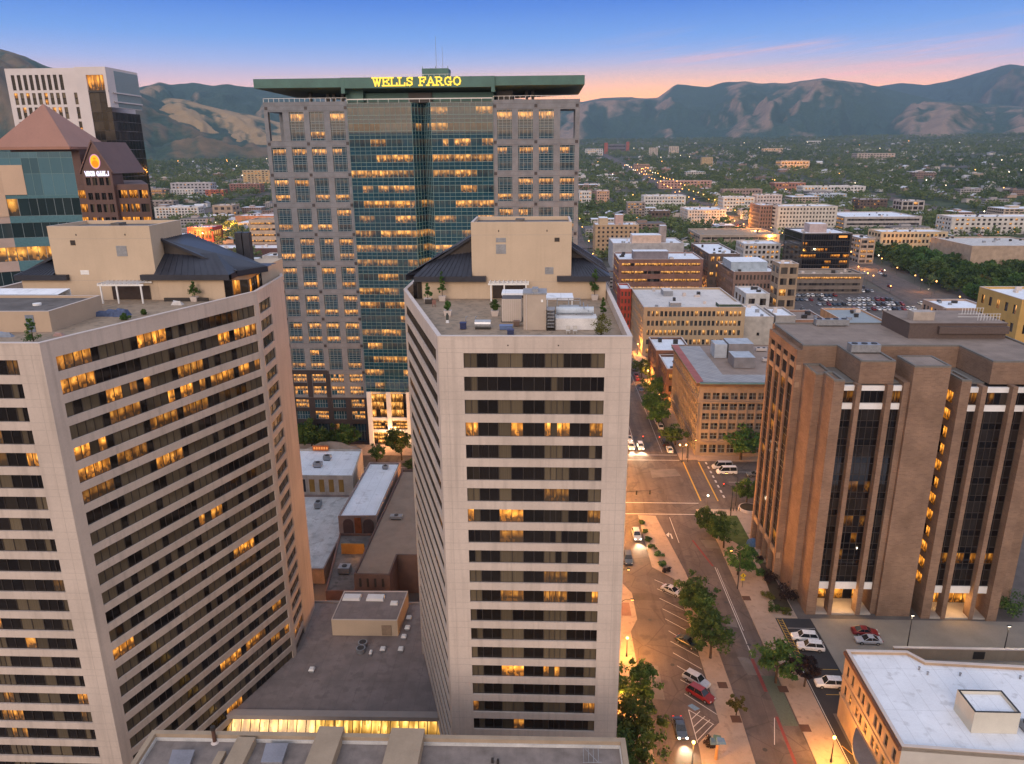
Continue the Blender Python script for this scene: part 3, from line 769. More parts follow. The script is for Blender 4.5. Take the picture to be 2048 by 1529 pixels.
WID = {'W': 1.12, 'E': .92, 'L': .9, 'S': .86, 'F': .9, 'A': .98, 'R': 1.0, 'G': 1.02, 'O': 1.02, ' ': .55}
def lettering(text, fr, s0, z0, height, width, th, dep, mt, name, root, n0=0, gly=GLY, wid=WID):
    tot = sum(wid[c]+.16 for c in text)-.16; k = width/tot; s = s0
    for c in text:
        if c != ' ':
            m = MB()
            for q, (a, b) in enumerate(gly[c]):
                A = Vector((a[0]*k, a[1]*height)); B = Vector((b[0]*k, b[1]*height)); d = (B-A)
                if d.length < 1e-6: continue
                d.normalize(); nn = Vector((-d.y, d.x))*th/2*.86; e = d*th/2*.86; hz = n0+dep+q*.004
                P4 = [A-e-nn, B+e-nn, B+e+nn, A-e+nn]
                bot = [fr.p(s+v.x, n0, z0+v.y) for v in P4]; top = [fr.p(s+v.x, hz, z0+v.y) for v in P4]
                m.face(top, 0)
                for i in range(4): m.face([bot[i], bot[(i+1) % 4], top[(i+1) % 4], top[i]], 0)
            m.obj(name, mt, root)
        s += (wid[c]+.16)*k
SG = thing('lit_sign', 'glowing yellow serif letters fixed on the green wing roof of the stone office tower', 'sign', (-34, YW-2.1, 105.5))
lettering('WELLS FARGO', Fr(-46.2, YW-2.05, 0), 0, 105.75, 2.0, 24.0, .40, .25, emit('sign_yellow', (1., .60, .08), 1.6), 'letter', SG)

# ------------------------------------------------------------------ brown brick office block, right foreground
BT = thing('brick_office_block', 'tan brown brick office block with deep piers and dark glass bays beside the parking lot', 'office block', (70, 145, 0))
w = MB(); BR, BC, BW2 = 0, 1, 2
ZR = 51.65
def cap(x0, x1, y0, y1, z): parapet(w, [(x0, y0), (x1, y0), (x1, y1), (x0, y1)], z, z+.35, .4, BC, BC)
# main mass behind
w.box(50.6, 93.5, 143.02, 163, 0, ZR, BR); w.box(80.2, 93.5, 131.6, 143.02, 47.6, ZR, BR); w.box(57.1, 63.3, 131.6, 143.03, 47.6, ZR+.01, BR)
wn = Win(BT, [BLKGLASS, MULL], 100, 'window')
def bay(x0, x1, c1, c2, y, zwing):
    """three windows between two columns, white bands, lit lobby at the foot; y front of the columns"""
    yg = y+1.5
    xs = [(x0, c1[0]), (c1[1], c2[0]), (c2[1], x1)]
    for c in (c1, c2): w.box(c[0], c[1], y+.1, yg+.6, 0, ZR-.02 if False else 47.7, BR)
    for (a, e), zt_ in zip(xs, (zwing, 47.6, zwing)):
        for z0, z1 in ((46.25, 47.2), (42.7, 43.85), (5.2, 6.7)):
            b = MB(); b.box(a+.005, e-.005, yg-.25, yg+.3, z0, z1); b.obj('white_band', WPAINT, BT)
    w.box(x0, x1, yg+.35, yg+.6, 5.3, 46.2, BW2)
    w.box(x0, x1, yg+.3, 143, 46.3, 47.25, BW2)
    frb = Fr(0, yg, 0)
    k = 10; hh = (42.7-6.7)/k
    for (a, e) in xs:
        n = 2 if e-a < 3 else 4
        wn.add(frb, a, e, 43.9, 46.2, 0, 't%.1f' % (e-a), simple_gen(n, 1, .5, .1, .08, (.06, .25)), 3)
        for q in range(k):
            z = 6.7+q*hh
            pl = .8 if q == 1 else (.30 if q in (3, 4, 5) else .06)
            def gen(mb, W, h, xf, rg, n=n, pl=pl):
                on = rg.random() < pl; qv = rg.uniform(.1, .6)
                panes(mb, W, h, lin(0, W, n), [0, h*.36, h], lambda i, j: ((qv*rg.choice([1, .8, 0]), 0) if on and j == 1 else (0, (0.0 if j == 0 else rg.choice([.2, .35])))), rg, mw=.09, md=.06, xf=xf)
            wn.add(frb, a, e, z, z+hh-.01, 0, '%d%.1f' % (q in (3, 4, 5) and 3 or q, e-a), gen, 4)
    # lobby: recessed lit glass
    lob = Fr(0, y+5.5, 0)
    for (a, e) in ((x0, x1),): wn.add(lob, a, e, .35, 5.0, 0, 'lobby', simple_gen(6, 2, 1, 0, .12, (.8, 1.15)), 1)
    w.box(x0, x1, y+.2, y+6, .02, .34, 3, 3); w.box(x0, x1, yg+.3, y+6.2, 5.25, 5.3, BW2)
bay(54.3, 65.05, (56.6, 57.4), (62.0, 62.95), 130.5, 47)
bay(76.1, 86.65, (78.1, 78.95), (83.4, 84.25), 129.6, 47)
# wings and shafts
w.box(51.0, 54.28, 136, 143.01, 0, 47.9, BR); cap(51.0, 54.28, 136, 143, 47.9)
w.box(52.4, 54.3, 130.6, 136.0, 0, 48.3, BR); cap(52.4, 54.3, 130.6, 136, 48.3)
w.box(65.05, 66.6, 131.2, 143.0, 0, 48.0, BR); w.box(66.1, 72.5, 130.5, 137.5, 0, 51.0, BR); cap(66.1, 72.5, 130.5, 137.5, 51.0)
w.box(74.4, 76.1, 129.85, 143.0, 0, 48.6, BR); cap(74.4, 76.1, 129.85, 136, 48.6)
w.box(86.65, 88.5, 129.3, 143.0, 0, 48.6, BR); cap(86.65, 88.5, 129.3, 136, 48.6); w.box(88.5, 93.5, 134, 143.01, 0, 47, BR)
w.box(54.3, 57.1, 133, 143.0, 46.0, 47.5, BC); w.box(63.3, 65.05, 133, 143.0, 46.0, 47.5, BC); w.box(76.1, 80.2, 133, 143., 46.0, 47.5, BC)
# street face: brick piers with tall dark strips between
ys = [143.6, 147.9, 152.3, 156.6, 160.9]
for y in ys: w.box(49.6, 50.6, y-.5, y+.5, 0, 49.9, BR)
for z0, z1 in ((46.9, 47.9), (43.3, 44.3), (5.3, 6.6)): w.box(49.78, 50.6, 143.02, 161.2, z0, z1, 4)
w.box(49.61, 50.61, 142.9, 161.5, 49.2, 50.9, BR)
for a, b in zip(ys[:-1], ys[1:]):
    fr = Fr(49.98, b-.5, -math.pi/2); L = b-a-1.0
    for z0, z1 in ((44.35, 46.85), (47.95, 49.15)): wn.add(fr, 0, L, z0, z1, 0, 'a', simple_gen(2, 1, 0, 0, .06), 2)
    for q in range(10):
        wn.add(fr, 0, L, 6.7+q*3.65, 6.7+(q+1)*3.65-.02, 0, 's', (lambda mb, W, h, xf, rg: panes(mb, W, h, [0, W*.5, W], [0, h*.36, h], (lambda r: (lambda i, j: (r, 0) if j else (0, 0)))(rg.choice([0, 0, 0, .06, .3])), rg, mw=.08, xf=xf)), 8)
    wn.add(Fr(52.2, b-.5, -math.pi/2), 0, L, .3, 5.1, 0, 'lob', simple_gen(3, 2, 1, 0, .1, (.5, .8)), 2)
    w.box(50.62, 52.4, a+.5, b-.5, .01, .25, 3)
wn.done()
for ring, z in (([(50.6, 143.02), (57.1, 143.02), (57.1, 131.6), (63.3, 131.6), (63.3, 143.02), (80.2, 143.02), (80.2, 131.6), (93.5, 131.6), (93.5, 163), (50.6, 163)], ZR),): parapet(w, ring, z, z+.3, .4, BC, BC)
w.obj('wall', [BRICK, BRICKCAP, DKMETAL, mat('light_paving', (.42, .37, .32), .8, .2, .1, .5), mat('tan_concrete_band', (.36, .25, .17), .8, .2, .1, .4)], BT)
d = MB(); d.face([(50.7, 143.1, ZR+.02), (93.4, 143.1, ZR+.02), (93.4, 162.9, ZR+.02), (50.7, 162.9, ZR+.02)]); d.face([(57.2, 131.7, ZR+.02), (63.2, 131.7, ZR+.02), (63.2, 143.09, ZR+.02), (57.2, 143.09, ZR+.02)]); d.face([(80.3, 131.7, ZR+.02), (93.4, 131.7, ZR+.02), (93.4, 143.09, ZR+.02), (80.3, 143.09, ZR+.02)])
d.face([(66.4, 130.9, 51.2), (72.2, 130.9, 51.2), (72.2, 137.2, 51.2), (66.4, 137.2, 51.2)])
d.obj('roof_deck', TANGRAVEL, BT)
# lit stair slot beside the middle pier
st = Win(BT, [APTGLASS, MULL], 100, 'stair_window'); fr = Fr(74.37, 134.4, -math.pi/2)
for q in range(12): st.add(fr, 0, 2.6, 6.5+q*3.4, 8.6+q*3.4, 0, 'st', simple_gen(2, 1, 1, 0, .05, (1.0, 1.2)), 3)
st.done()
w = MB(); w.box(72.5, 74.4, 139.02, 143, 0, 47.5, 0); w.obj('stair_shaft', DKMETAL, BT)
# plant room on the roof
p = MB(); p.box(73.5, 92.5, 149.5, 162, ZR+.02, ZR+3.0, 0, 1); p.box(79, 92.6, 148.6, 149.5, ZR+1.2, ZR+2.6, 0); p.box(75.2, 79.4, 152, 154.6, ZR+3.0, ZR+4.9, 2)
p.box(73.4, 92.6, 149.4, 162.1, ZR+3.0, ZR+3.2, 0, 1)
p.obj('plant_room', [plain('brown_metal_panel', (.11, .08, .07), .6, .3), TANGRAVEL, mat('pale_metal_box', (.40, .34, .29), .6, .3)], BT)
p = MB()
for k, (x, y) in enumerate([(88+q*.6, 150) for q in range(8)]): p.box(x, x+.06, 152, 152.06, ZR+3.2, ZR+4.6); p.box(x, x+.06, 158, 158.06, ZR+3.2, ZR+4.6)
p.box(84, 92.4, 152, 152.06, ZR+4.5, ZR+4.56); p.box(84, 92.4, 158, 158.06, ZR+4.5, ZR+4.56); p.box(84, 92.4, 152, 152.06, ZR+3.9, ZR+3.96)
p.obj('roof_railing', WPAINT, BT)
def rooftop_unit(label, x, y, z, lx, ly, h, m=None, group=None):
    m = m or GREYMETAL
    T = thing('rooftop_unit', label, 'air conditioner', (x, y, z), group)
    b = MB(); b.box(x-lx/2, x+lx/2, y-ly/2, y+ly/2, z+.25, z+h); b.box(x-lx/2+.1, x+lx/2-.1, y-ly/2-.03, y-ly/2, z+.4, z+h*.6); b.obj('casing', m, T)
    f = MB(); f.box(x-lx*.4, x+lx*.4, y-ly*.45, y+ly*.45, z, z+.25); f.obj('base_frame', DKMETAL, T)
    n = max(1, int(lx/1.6))
    for i in range(n):
        g = MB(); cx = x-lx/2+lx*(i+.5)/n; g.tube((cx, y, z+h), (cx, y, z+h+.14), min(.55, ly*.35), None, 12); g.obj('fan_housing', DKMETAL, T)
    return T
rooftop_unit('wide grey condenser unit on the brick office roof bay', 60.3, 138.6, ZR, 5.4, 2.2, 1.7)
rooftop_unit('flat grey unit at the back edge of the brick office roof', 62.5, 161.2, ZR, 7.0, 1.8, 1.5)
# ------------------------------------------------------------------ sky, light
W = bpy.data.worlds.new('World'); sc.world = W; W.use_nodes = True
t = NT(W.node_tree)
for n in list(W.node_tree.nodes): W.node_tree.nodes.remove(n)
gen = t.n('ShaderNodeTexCoord').outputs['Generated']
sx = t.n('ShaderNodeSeparateXYZ'); t.l(gen, sx.inputs[0]); X, Y, Z = sx.outputs
east = t.ramp(t.mapr(Z, -.1, 1.0), [
    (.09, (.60, .36, .24)), (.135, (.95, .42, .20)), (.152, (.90, .44, .34)), (.167, (.62, .42, .58)), (.186, (.30, .37, .80)), (.212, (.10, .26, .76)), (.245, (.0, .125, .64)), (.272, (.0, .105, .58)), (.40, (.16, .26, .62)), (1.0, (.40, .44, .62))])
# the glow is strongest a little right of straight ahead, pinker and weaker to the left
az = t.math('ARCTAN2', X, Y)
glow = t.math('MULTIPLY', t.mapr(t.math('ABSOLUTE', t.math('SUBTRACT', az, .13)), 0, .5, 1, 0, True), t.mapr(Z, .05, .125, 1, 0, True))
east = t.mix(t.math('MULTIPLY', glow, .85), east, (1.05, .52, .19, 1))
pk = t.math('MULTIPLY', t.mapr(az, -.05, -.3, 0, .45, True), t.mapr(Z, .03, .13, 1, 0, True))
east = t.mix(pk, east, (.66, .47, .55, 1))
# thin pink streaks
cb = t.n('ShaderNodeCombineXYZ'); t.l(t.math('MULTIPLY', az, 2.6), cb.inputs[0]); t.l(t.math('ADD', t.math('MULTIPLY', Z, 46), t.math('MULTIPLY', az, -4.5)), cb.inputs[1])
stn = t.noise(cb.outputs[0], 1.4, 5, .6)
stm = t.math('MULTIPLY', t.math('MULTIPLY', t.mapr(stn, .47, .72, 0, .68, True), t.mapr(az, .02, .22, 0, 1, True)), t.math('MULTIPLY', t.mapr(Z, .05, .075, 0, 1, True), t.mapr(Z, .105, .15, 1, 0, True)))
east = t.mix(stm, east, (.86, .40, .46, 1))
west = t.ramp(t.mapr(Z, -.1, 1.0), [(.09, (.95, .62, .42)), (.2, (1.15, .86, .68)), (.4, (.80, .72, .74)), (1.0, (.50, .56, .78))])
fx_ = t.mapr(Y, -.25, .35, 0, 1, True)
east = t.mix(1.0, east, t.mix(t.mapr(Z, 0, .2, 0, 1), (1.02, 1.0, .97, 1), (.92, .95, .97, 1)), 'MULTIPLY')
east = t.mix(1.0, east, t.mix(t.mapr(Z, .06, .12, 0, 1), (1.75, 1.42, 1.16, 1), (1.12, 1.22, 1.14, 1)), 'MULTIPLY')
skyc = t.mix(fx_, west, east)
zen = t.mapr(Z, .3, .75, 0, 1, True)
skyc = t.mix(zen, skyc, (.60, .66, .84, 1))
ns = t.n('ShaderNodeTexSky'); ns.sky_type = 'NISHITA'; ns.sun_disc = False; ns.sun_elevation = R(2.0); ns.sun_rotation = R(190); ns.altitude = 1300
b1 = t.n('ShaderNodeBackground'); t.l(skyc, b1.inputs[0]); b1.inputs[1].default_value = 1.05
b2 = t.n('ShaderNodeBackground'); t.l(ns.outputs[0], b2.inputs[0]); b2.inputs[1].default_value = .03
ad = t.n('ShaderNodeAddShader'); t.l(b1.outputs[0], ad.inputs[0]); t.l(b2.outputs[0], ad.inputs[1])
ow = t.n('ShaderNodeOutputWorld'); t.l(ad.outputs[0], ow.inputs[0])
sd = bpy.data.lights.new('low_sun', 'SUN'); sd.energy = 1.25; sd.angle = R(28); sd.color = (1., .78, .64)
so = bpy.data.objects.new('low_sun', sd); col.objects.link(so); so.location = (-40, -200, 300)
so.rotation_euler = (Vector((-.25, -1, .42))).to_track_quat('Z', 'Y').to_euler()
sc.view_settings.view_transform = 'Standard'; sc.view_settings.look = 'None'; sc.view_settings.exposure = .2; sc.view_settings.gamma = 1
sc.cycles.use_denoising = True
sc.cycles.max_bounces = 6; sc.cycles.diffuse_bounces = 3; sc.cycles.glossy_bounces = 3; sc.cycles.transparent_max_bounces = 8; sc.cycles.volume_bounces = 0
sc.cycles.sample_clamp_indirect = 4

# ------------------------------------------------------------------ ground sheet
def grid_mesh(name, P, m, smooth=True):
    """P: (a,b,3) grid of points"""
    a, b, _ = P.shape
    me = bpy.data.meshes.new(name)
    idx = np.arange(a*b).reshape(a, b)
    q = np.stack([idx[:-1, :-1], idx[:-1, 1:], idx[1:, 1:], idx[1:, :-1]], -1).reshape(-1, 4)
    me.vertices.add(a*b); me.vertices.foreach_set('co', P.astype(np.float32).ravel())
    n = len(q); me.loops.add(n*4); me.polygons.add(n)
    me.loops.foreach_set('vertex_index', q.astype(np.int32).ravel())
    me.polygons.foreach_set('loop_start', np.arange(0, n*4, 4, dtype=np.int32)); me.polygons.foreach_set('loop_total', np.full(n, 4, dtype=np.int32))
    me.polygons.foreach_set('use_smooth', np.full(n, smooth)); me.materials.append(m); me.update(calc_edges=True); me.validate()
    return me
def groundmat():
    m = bpy.data.materials.new('city_ground'); t = NT(nodes(m))
    g = t.n('ShaderNodeNewGeometry').outputs['Position']
    n1 = t.noise(g, .012, 5); n2 = t.noise(g, .35, 4); n3 = t.noise(g, .05, 3)
    asph = t.ramp(n2, [(.3, (.10, .085, .078)), (.7, (.15, .128, .115))])
    gr = t.ramp(n3, [(.35, (.028, .042, .02)), (.65, (.07, .085, .035))])
    s = t.n('ShaderNodeSeparateXYZ'); t.l(g, s.inputs[0])
    d = t.math('SQRT', t.math('ADD', t.math('POWER', s.outputs[0], 2), t.math('POWER', s.outputs[1], 2)))
    f = t.math('MULTIPLY', t.mapr(d, 430, 900, 0, 1), t.mapr(n1, .38, .52))
    t.bsdf(t.mix(f, asph, gr), .9, .2); return m
ths = np.linspace(-math.pi, math.pi, 181); rs = np.concatenate([np.linspace(0, 700, 30), np.geomspace(740, 14000, 60)])
TT, RR = np.meshgrid(ths, rs); GX, GY = RR*np.sin(TT), RR*np.cos(TT)
gme = grid_mesh('ground', np.stack([GX, GY, terr(GX, GY)-.02], -1)[:, ::-1], groundmat())
part('ground', gme)['kind'] = 'structure'

# ------------------------------------------------------------------ hills and mountains
def vnoise(x, y, seed):
    xi, yi = np.floor(x).astype(int), np.floor(y).astype(int); fx, fy = x-xi, y-yi
    h = lambda a, b: (np.sin(a*127.1+b*311.7+seed*74.7)*43758.5453) % 1.0
    u, v = fx*fx*(3-2*fx), fy*fy*(3-2*fy)
    return (h(xi, yi)*(1-u)+h(xi+1, yi)*u)*(1-v)+(h(xi, yi+1)*(1-u)+h(xi+1, yi+1)*u)*v
def fbm(x, y, seed, o=5, ridged=False):
    s, a, tt = 0, 1., 0
    for k in range(o):
        n = vnoise(x*2**k, y*2**k, seed+k*13)
        if ridged: n = 1-np.abs(2*n-1)
        s = s+a*n; tt += a; a *= .5
    return s/tt
def hillmat(name, scrub, tan, tanf, asp, hi=None):
    m = bpy.data.materials.new(name); t = NT(nodes(m))
    ge = t.n('ShaderNodeNewGeometry'); g = ge.outputs['Position']
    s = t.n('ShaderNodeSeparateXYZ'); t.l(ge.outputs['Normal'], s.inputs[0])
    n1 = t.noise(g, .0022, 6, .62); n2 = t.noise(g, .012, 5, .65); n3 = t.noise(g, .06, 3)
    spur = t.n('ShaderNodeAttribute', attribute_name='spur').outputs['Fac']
    k = t.math('ADD', t.math('ADD', t.math('MULTIPLY', n1, .45), t.math('MULTIPLY', n2, .30)), t.math('ADD', t.math('MULTIPLY', s.outputs[0], asp), t.math('MULTIPLY', spur, .36)))  # gully scrub and tan spurs; their contrast also stands in for slope shading
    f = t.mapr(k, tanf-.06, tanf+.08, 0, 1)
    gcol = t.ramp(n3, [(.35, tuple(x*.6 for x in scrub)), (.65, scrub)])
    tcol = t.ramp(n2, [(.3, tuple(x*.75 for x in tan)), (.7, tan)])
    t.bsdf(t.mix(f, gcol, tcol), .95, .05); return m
def az_of(px): 
    d = ray(px, 300); return math.atan2(d[0], d[1])
def el_of(px, v):
    d = ray(px, v); return d[2]/math.hypot(d[0], d[1])
def mountain(name, sky, r0, r1, mt, seed, amp, freq, pw=1.15, ext=(-900, 2900), sink=30, n=(520, 90), rid=1.0, base=None):
    """heightfield between radius r0 and r1; sky: the ridge line as seen (px, v)"""
    px = np.linspace(ext[0], ext[1], n[0])
    v = np.interp(px, [p[0] for p in sky], [p[1] for p in sky])
    A = np.array([az_of(p) for p in px]); E = np.array([el_of(p, q) for p, q in zip(px, v)])
    tpar = np.concatenate([np.linspace(0, 1, n[1]), 1+np.linspace(.03, .28, 8)])
    Aa, Tt = np.meshgrid(A, tpar, indexing='ij')
    wob = (fbm(Aa*9+3, Aa*0+seed, seed, 3)-.5)*.25
    R1 = r1*(1+wob*.5); R0 = r0*(1+wob*.35)
    RRr = R0+(R1-R0)*Tt
    ridge = (H+E[:, None]*R1)
    x, y = RRr*np.sin(Aa), RRr*np.cos(Aa)
    b = terr(x, y)*1.0-sink if base is None else base
    tt = np.clip(Tt, 0, 1)
    prof = tt**pw
    h = b+(ridge-b)*prof
    # spurs and gullies running down from the ridge
    wx = (fbm(x*freq*.5, y*freq*.5, seed+5, 4)-.5)*1.6
    sp = fbm(Aa*r1*freq*.9+wx, RRr*freq*.28+wx, seed+9, 5, True)
    sp2 = fbm(x*freq*3, y*freq*3, seed+21, 4, True)
    spB = fbm(Aa*r1*freq*2.7+wx*1.5, RRr*freq*.5+wx, seed+77, 4, True)
    bell = np.sin(np.pi*np.clip(tt, 0, 1)**.8)
    h = h+(ridge-b)*amp*bell*((sp-.55)*1.9*rid+(spB-.55)*.75+(sp2-.5)*.35)
    gul = np.clip(.5+(sp-.58)*2.4+(spB-.58)*1.5, 0, 1)
    back = Tt > 1
    h = np.where(back, ridge-(Tt-1)*(ridge-b)*3.4, h)
    jag = (fbm(Aa*r1*freq*6, Aa*0, seed+31, 4)-.5)*(ridge-b)*.035
    h = h+np.where(Tt >= .97, jag, jag*np.clip((tt-.8)/.17, 0, 1))
    lim = H+(E[:, None]-.0045*np.clip(1-tt, 0, 1)**.8)*RRr; h = np.where(Tt < .995, np.minimum(h, lim), h)
    P = np.stack([x, y, h], -1)
    me = grid_mesh(name, P, mt); at = me.attributes.new('spur', 'FLOAT', 'POINT'); at.data.foreach_set('value', gul.astype(np.float32).ravel())
    o = part(name, me); o['kind'] = 'structure'; return o
SCRUB, TAN = (.055, .095, .070), (.30, .195, .105)
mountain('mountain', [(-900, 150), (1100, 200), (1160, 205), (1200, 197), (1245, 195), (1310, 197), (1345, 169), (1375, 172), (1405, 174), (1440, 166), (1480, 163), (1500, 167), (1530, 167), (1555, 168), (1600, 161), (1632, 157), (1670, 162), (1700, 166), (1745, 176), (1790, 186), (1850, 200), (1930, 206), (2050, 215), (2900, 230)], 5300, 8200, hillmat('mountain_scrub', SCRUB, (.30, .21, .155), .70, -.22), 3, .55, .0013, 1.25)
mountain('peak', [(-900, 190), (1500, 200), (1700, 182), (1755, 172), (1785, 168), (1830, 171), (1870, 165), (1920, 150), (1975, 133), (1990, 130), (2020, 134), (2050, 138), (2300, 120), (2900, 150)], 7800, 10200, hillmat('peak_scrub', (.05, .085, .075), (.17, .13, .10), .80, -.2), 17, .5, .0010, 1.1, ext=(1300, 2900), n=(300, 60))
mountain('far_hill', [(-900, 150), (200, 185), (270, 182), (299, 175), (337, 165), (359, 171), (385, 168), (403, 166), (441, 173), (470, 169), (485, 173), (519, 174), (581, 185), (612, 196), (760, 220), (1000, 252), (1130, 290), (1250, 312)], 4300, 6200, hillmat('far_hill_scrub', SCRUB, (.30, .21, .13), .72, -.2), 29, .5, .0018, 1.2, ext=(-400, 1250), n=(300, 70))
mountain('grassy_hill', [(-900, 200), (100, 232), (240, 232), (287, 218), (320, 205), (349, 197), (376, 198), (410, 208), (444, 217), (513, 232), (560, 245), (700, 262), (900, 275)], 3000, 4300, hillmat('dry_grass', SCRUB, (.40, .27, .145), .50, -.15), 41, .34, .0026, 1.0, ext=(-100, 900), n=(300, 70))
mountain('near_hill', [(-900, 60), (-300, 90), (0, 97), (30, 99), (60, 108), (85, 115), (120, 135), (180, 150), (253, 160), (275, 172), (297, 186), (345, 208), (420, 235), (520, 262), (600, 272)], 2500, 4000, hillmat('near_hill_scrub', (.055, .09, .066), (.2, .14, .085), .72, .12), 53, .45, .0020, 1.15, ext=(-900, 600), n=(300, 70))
# ------------------------------------------------------------------ generic city block building
FOOT = []
def block(name, label, cat, x0, x1, y0, depth, z1, floors, nc, wall, glass=None, z0=None, roofm=None, base=0., par=.8, whf=.5, wwf=.55, plit=.2, pcur=.5, nside=None, pent=(), ribbon=False, group=None, side=True, top=.8, roofz=None, mull=None, npane=(2, 1), rec=.2, cap=100, ang=0.0):
    glass = glass or CITYGLASS; roofm = roofm or WROOF
    g0 = float(terr((x0+x1)/2, y0)) if z0 is None else z0
    FOOT.append((x0, x1, y0, y0+depth)); T = thing(name, label, cat, ((x0+x1)/2, y0+depth/2, g0), group)
    w = MB(); wn = Win(T, [glass, mull or MULL], cap)
    hf = (z1-top-g0-base)/floors
    rows = [(g0+base+hf*(k+.5-whf/2), g0+base+hf*(k+.5+whf/2)) for k in range(floors)]
    def face(P, Q, n, vis=True):
        fr, L = fr2(P, Q)
        if not vis or n == 0:
            w.face([(P[0], P[1], g0-1), (Q[0], Q[1], g0-1), (Q[0], Q[1], z1), (P[0], P[1], z1)], 0); return
        if ribbon: cols = [(L*(.03+.94*i/n)+.25, L*(.03+.94*(i+1)/n)-.25) for i in range(n)]
        else: cols = [(L*(.03+.94*(i+.5-wwf/2)/n), L*(.03+.94*(i+.5+wwf/2)/n)) for i in range(n)]
        for (i, j, a, b, za, zb) in facade(w, fr, L, g0-1, z1, cols, rows, rec):
            wn.add(fr, a, b, za, zb, rec, 'x', simple_gen(max(npane[0], int((b-a)/1.6) if ribbon else npane[0]), npane[1], plit, pcur, .06 if (b-a) < 4 else .1), 8)
    c = [(x0, y0), (x1, y0), (x1, y0+depth), (x0, y0+depth)]
    ns = nside if nside is not None else max(1, int(nc*depth/(x1-x0)))
    face(c[0], c[1], nc); face(c[1], c[2], ns, side and x1 < 0); face(c[2], c[3], 0); face(c[3], c[0], ns, side and x0 > 0)
    inn = parapet(MB(), c, 0, 1, .35)
    for i in range(4):
        a, b = inn[i], inn[(i+1) % 4]; w.face([(b[0], b[1], z1-par), (a[0], a[1], z1-par), (a[0], a[1], z1), (b[0], b[1], z1)], 0)
    cm = 1
    coping(w, c, z1-.01, .4, .12, .06, cm)
    w.obj('wall', [wall, COPING], T)
    r = MB(); r.face([(p[0], p[1], z1-par) for p in inn]); r.obj('roof', roofm, T)
    for (fa, fb, fc, fd, h, mt) in pent:
        p = MB(); p.box(x0+(x1-x0)*fa, x0+(x1-x0)*fb, y0+depth*fc, y0+depth*fd, z1-par+.01, z1-par+h, 0, 1); p.obj('plant_room', [mt, roofm], T)
    W_, D_ = x1-x0, depth
    if W_ > 9 and D_ > 9:
        for k in range(min(9, int(W_*D_/120)+1)):
            ux, uy = x0+1.5+rng.random()*(W_-5), y0+1.5+rng.random()*(D_-5)
            if any(fa*W_-3 < ux-x0 < fb*W_+.5 and fc*D_-3 < uy-y0 < fd*D_+.5 for (fa, fb, fc, fd, h, mt) in pent): continue
            u_ = MB(); lx, ly = rng.uniform(.8, 2.6), rng.uniform(.8, 2.2); u_.box(ux, ux+lx, uy, uy+ly, z1-par+.01, z1-par+rng.uniform(.6, 1.9)); u_.obj('roof_unit', rng.choice([GREYMETAL, COPING, DKMETAL]), T)
    wn.done(); return T
def bpx(name, label, cat, xl, xr, vt, vb, depth, floors, nc, wall, **k):
    xm = (xl+xr)/2; x, y, z = GT(xm, vb)
    x0, x1 = Yat(xl, vt, y)[0], Yat(xr, vt, y)[0]
    return block(name, label, cat, x0, x1, y, depth, ztop((x0+x1)/2, y, vt), floors, nc, wall, z0=z, **k)

# ------------------------------------------------------------------ left group
GB = thing('glass_office_building', 'curved blue green glass office building with pale bands in front of the copper pyramid roof', 'office block', (-112, 165, 0))
PTS = [(-150, 136), (-132, 144), (-120, 152.5), (-112.5, 157), (-108.6, 158.3), (-105.5, 159.1), (-98.6, 160)]
w = MB(); wn = Win(GB, [glassmat('dark_blue_glass', (.022, .05, .06), (.07, .10, .105), lit=(1., .34, .03), lit2=(1., .54, .10), S=1.25, ior=1.6, rough=.05), PMULL], 100, 'window_strip')
w_b = mat('rosy_stone_band', (.42, .33, .29), .7, .3, .08, .3); w_g = BLUEGLASS
zr = [(76.0, 79.6), (71.5, 74.6), (66.6, 69.6), (61.5, 64.5), (56.6, 59.6)]+[(56.6-4.9*k, 59.6-4.9*k) for k in range(1, 11)]
for k, (P, Q) in enumerate(zip(PTS[:-1], PTS[1:])):
    fr, L = fr2(P, Q); stone = k < 3
    rows = zr[::-1]
    for (i, j, a, b, za, zb) in facade(w, fr, L, 0, 80.2, [(0.0, L)], rows, .15, mw=0 if stone else 1):
        pl = 1. if abs(za-66.6) < .1 and k >= 2 else .12
        def gen(mb, W, h, xf, rg, pl=pl):
            def rule(i, j):
                return ((rg.uniform(.75, 1), .0) if pl == 1 else (rg.uniform(.2, .8), 0)) if rg.random() < pl else (0, rg.choice([0, 0, .1, .3]))
            panes(mb, W, h, lin(0, W, max(2, int(W/1.5))), [0, h], rule, rg, mw=.08, xf=xf)
        wn.add(fr, a, b, za, zb, .15, '%d%d' % (k, j), gen, 1)
    # tall glass crown
    n = max(2, int(L/2.2))
    crown = MB()
    panes(crown, L, 8.8, lin(0, L, n), [0, 4.4, 7.6, 8.8], lambda i, j: (0, .7 if j == 2 else .15), rng, mw=.06, md=.04, xf=lambda x, y, z, fr=fr: fr.p(x, .02-y, 80.2+z))
    crown.obj('glass_crown', [BLUEGLASS, TMULL], GB)
    if k in (2, 3): w.fbox(fr, 0, L, .05, .14, 80.4 if k == 3 else 76, 86.4, 2)
w.face([(-98.6, 160, 0), (-118.5, 190, 0), (-118.5, 190, 89), (-98.6, 160, 89)], 1); w.face([(-118.5, 190, 0), (-150, 190, 0), (-150, 190, 89), (-118.5, 190, 89)], 0); w.face([(-150, 190, 0), (-150, 136, 0), (-150, 136, 89), (-150, 190, 89)], 0)
w.obj('wall', [w_b, plain('blue_grey_spandrel_glass', (.085, .185, .215), .12, .6), mat('peach_stone_panel', (.56, .40, .28), .5, .4, .05, .3)], GB)
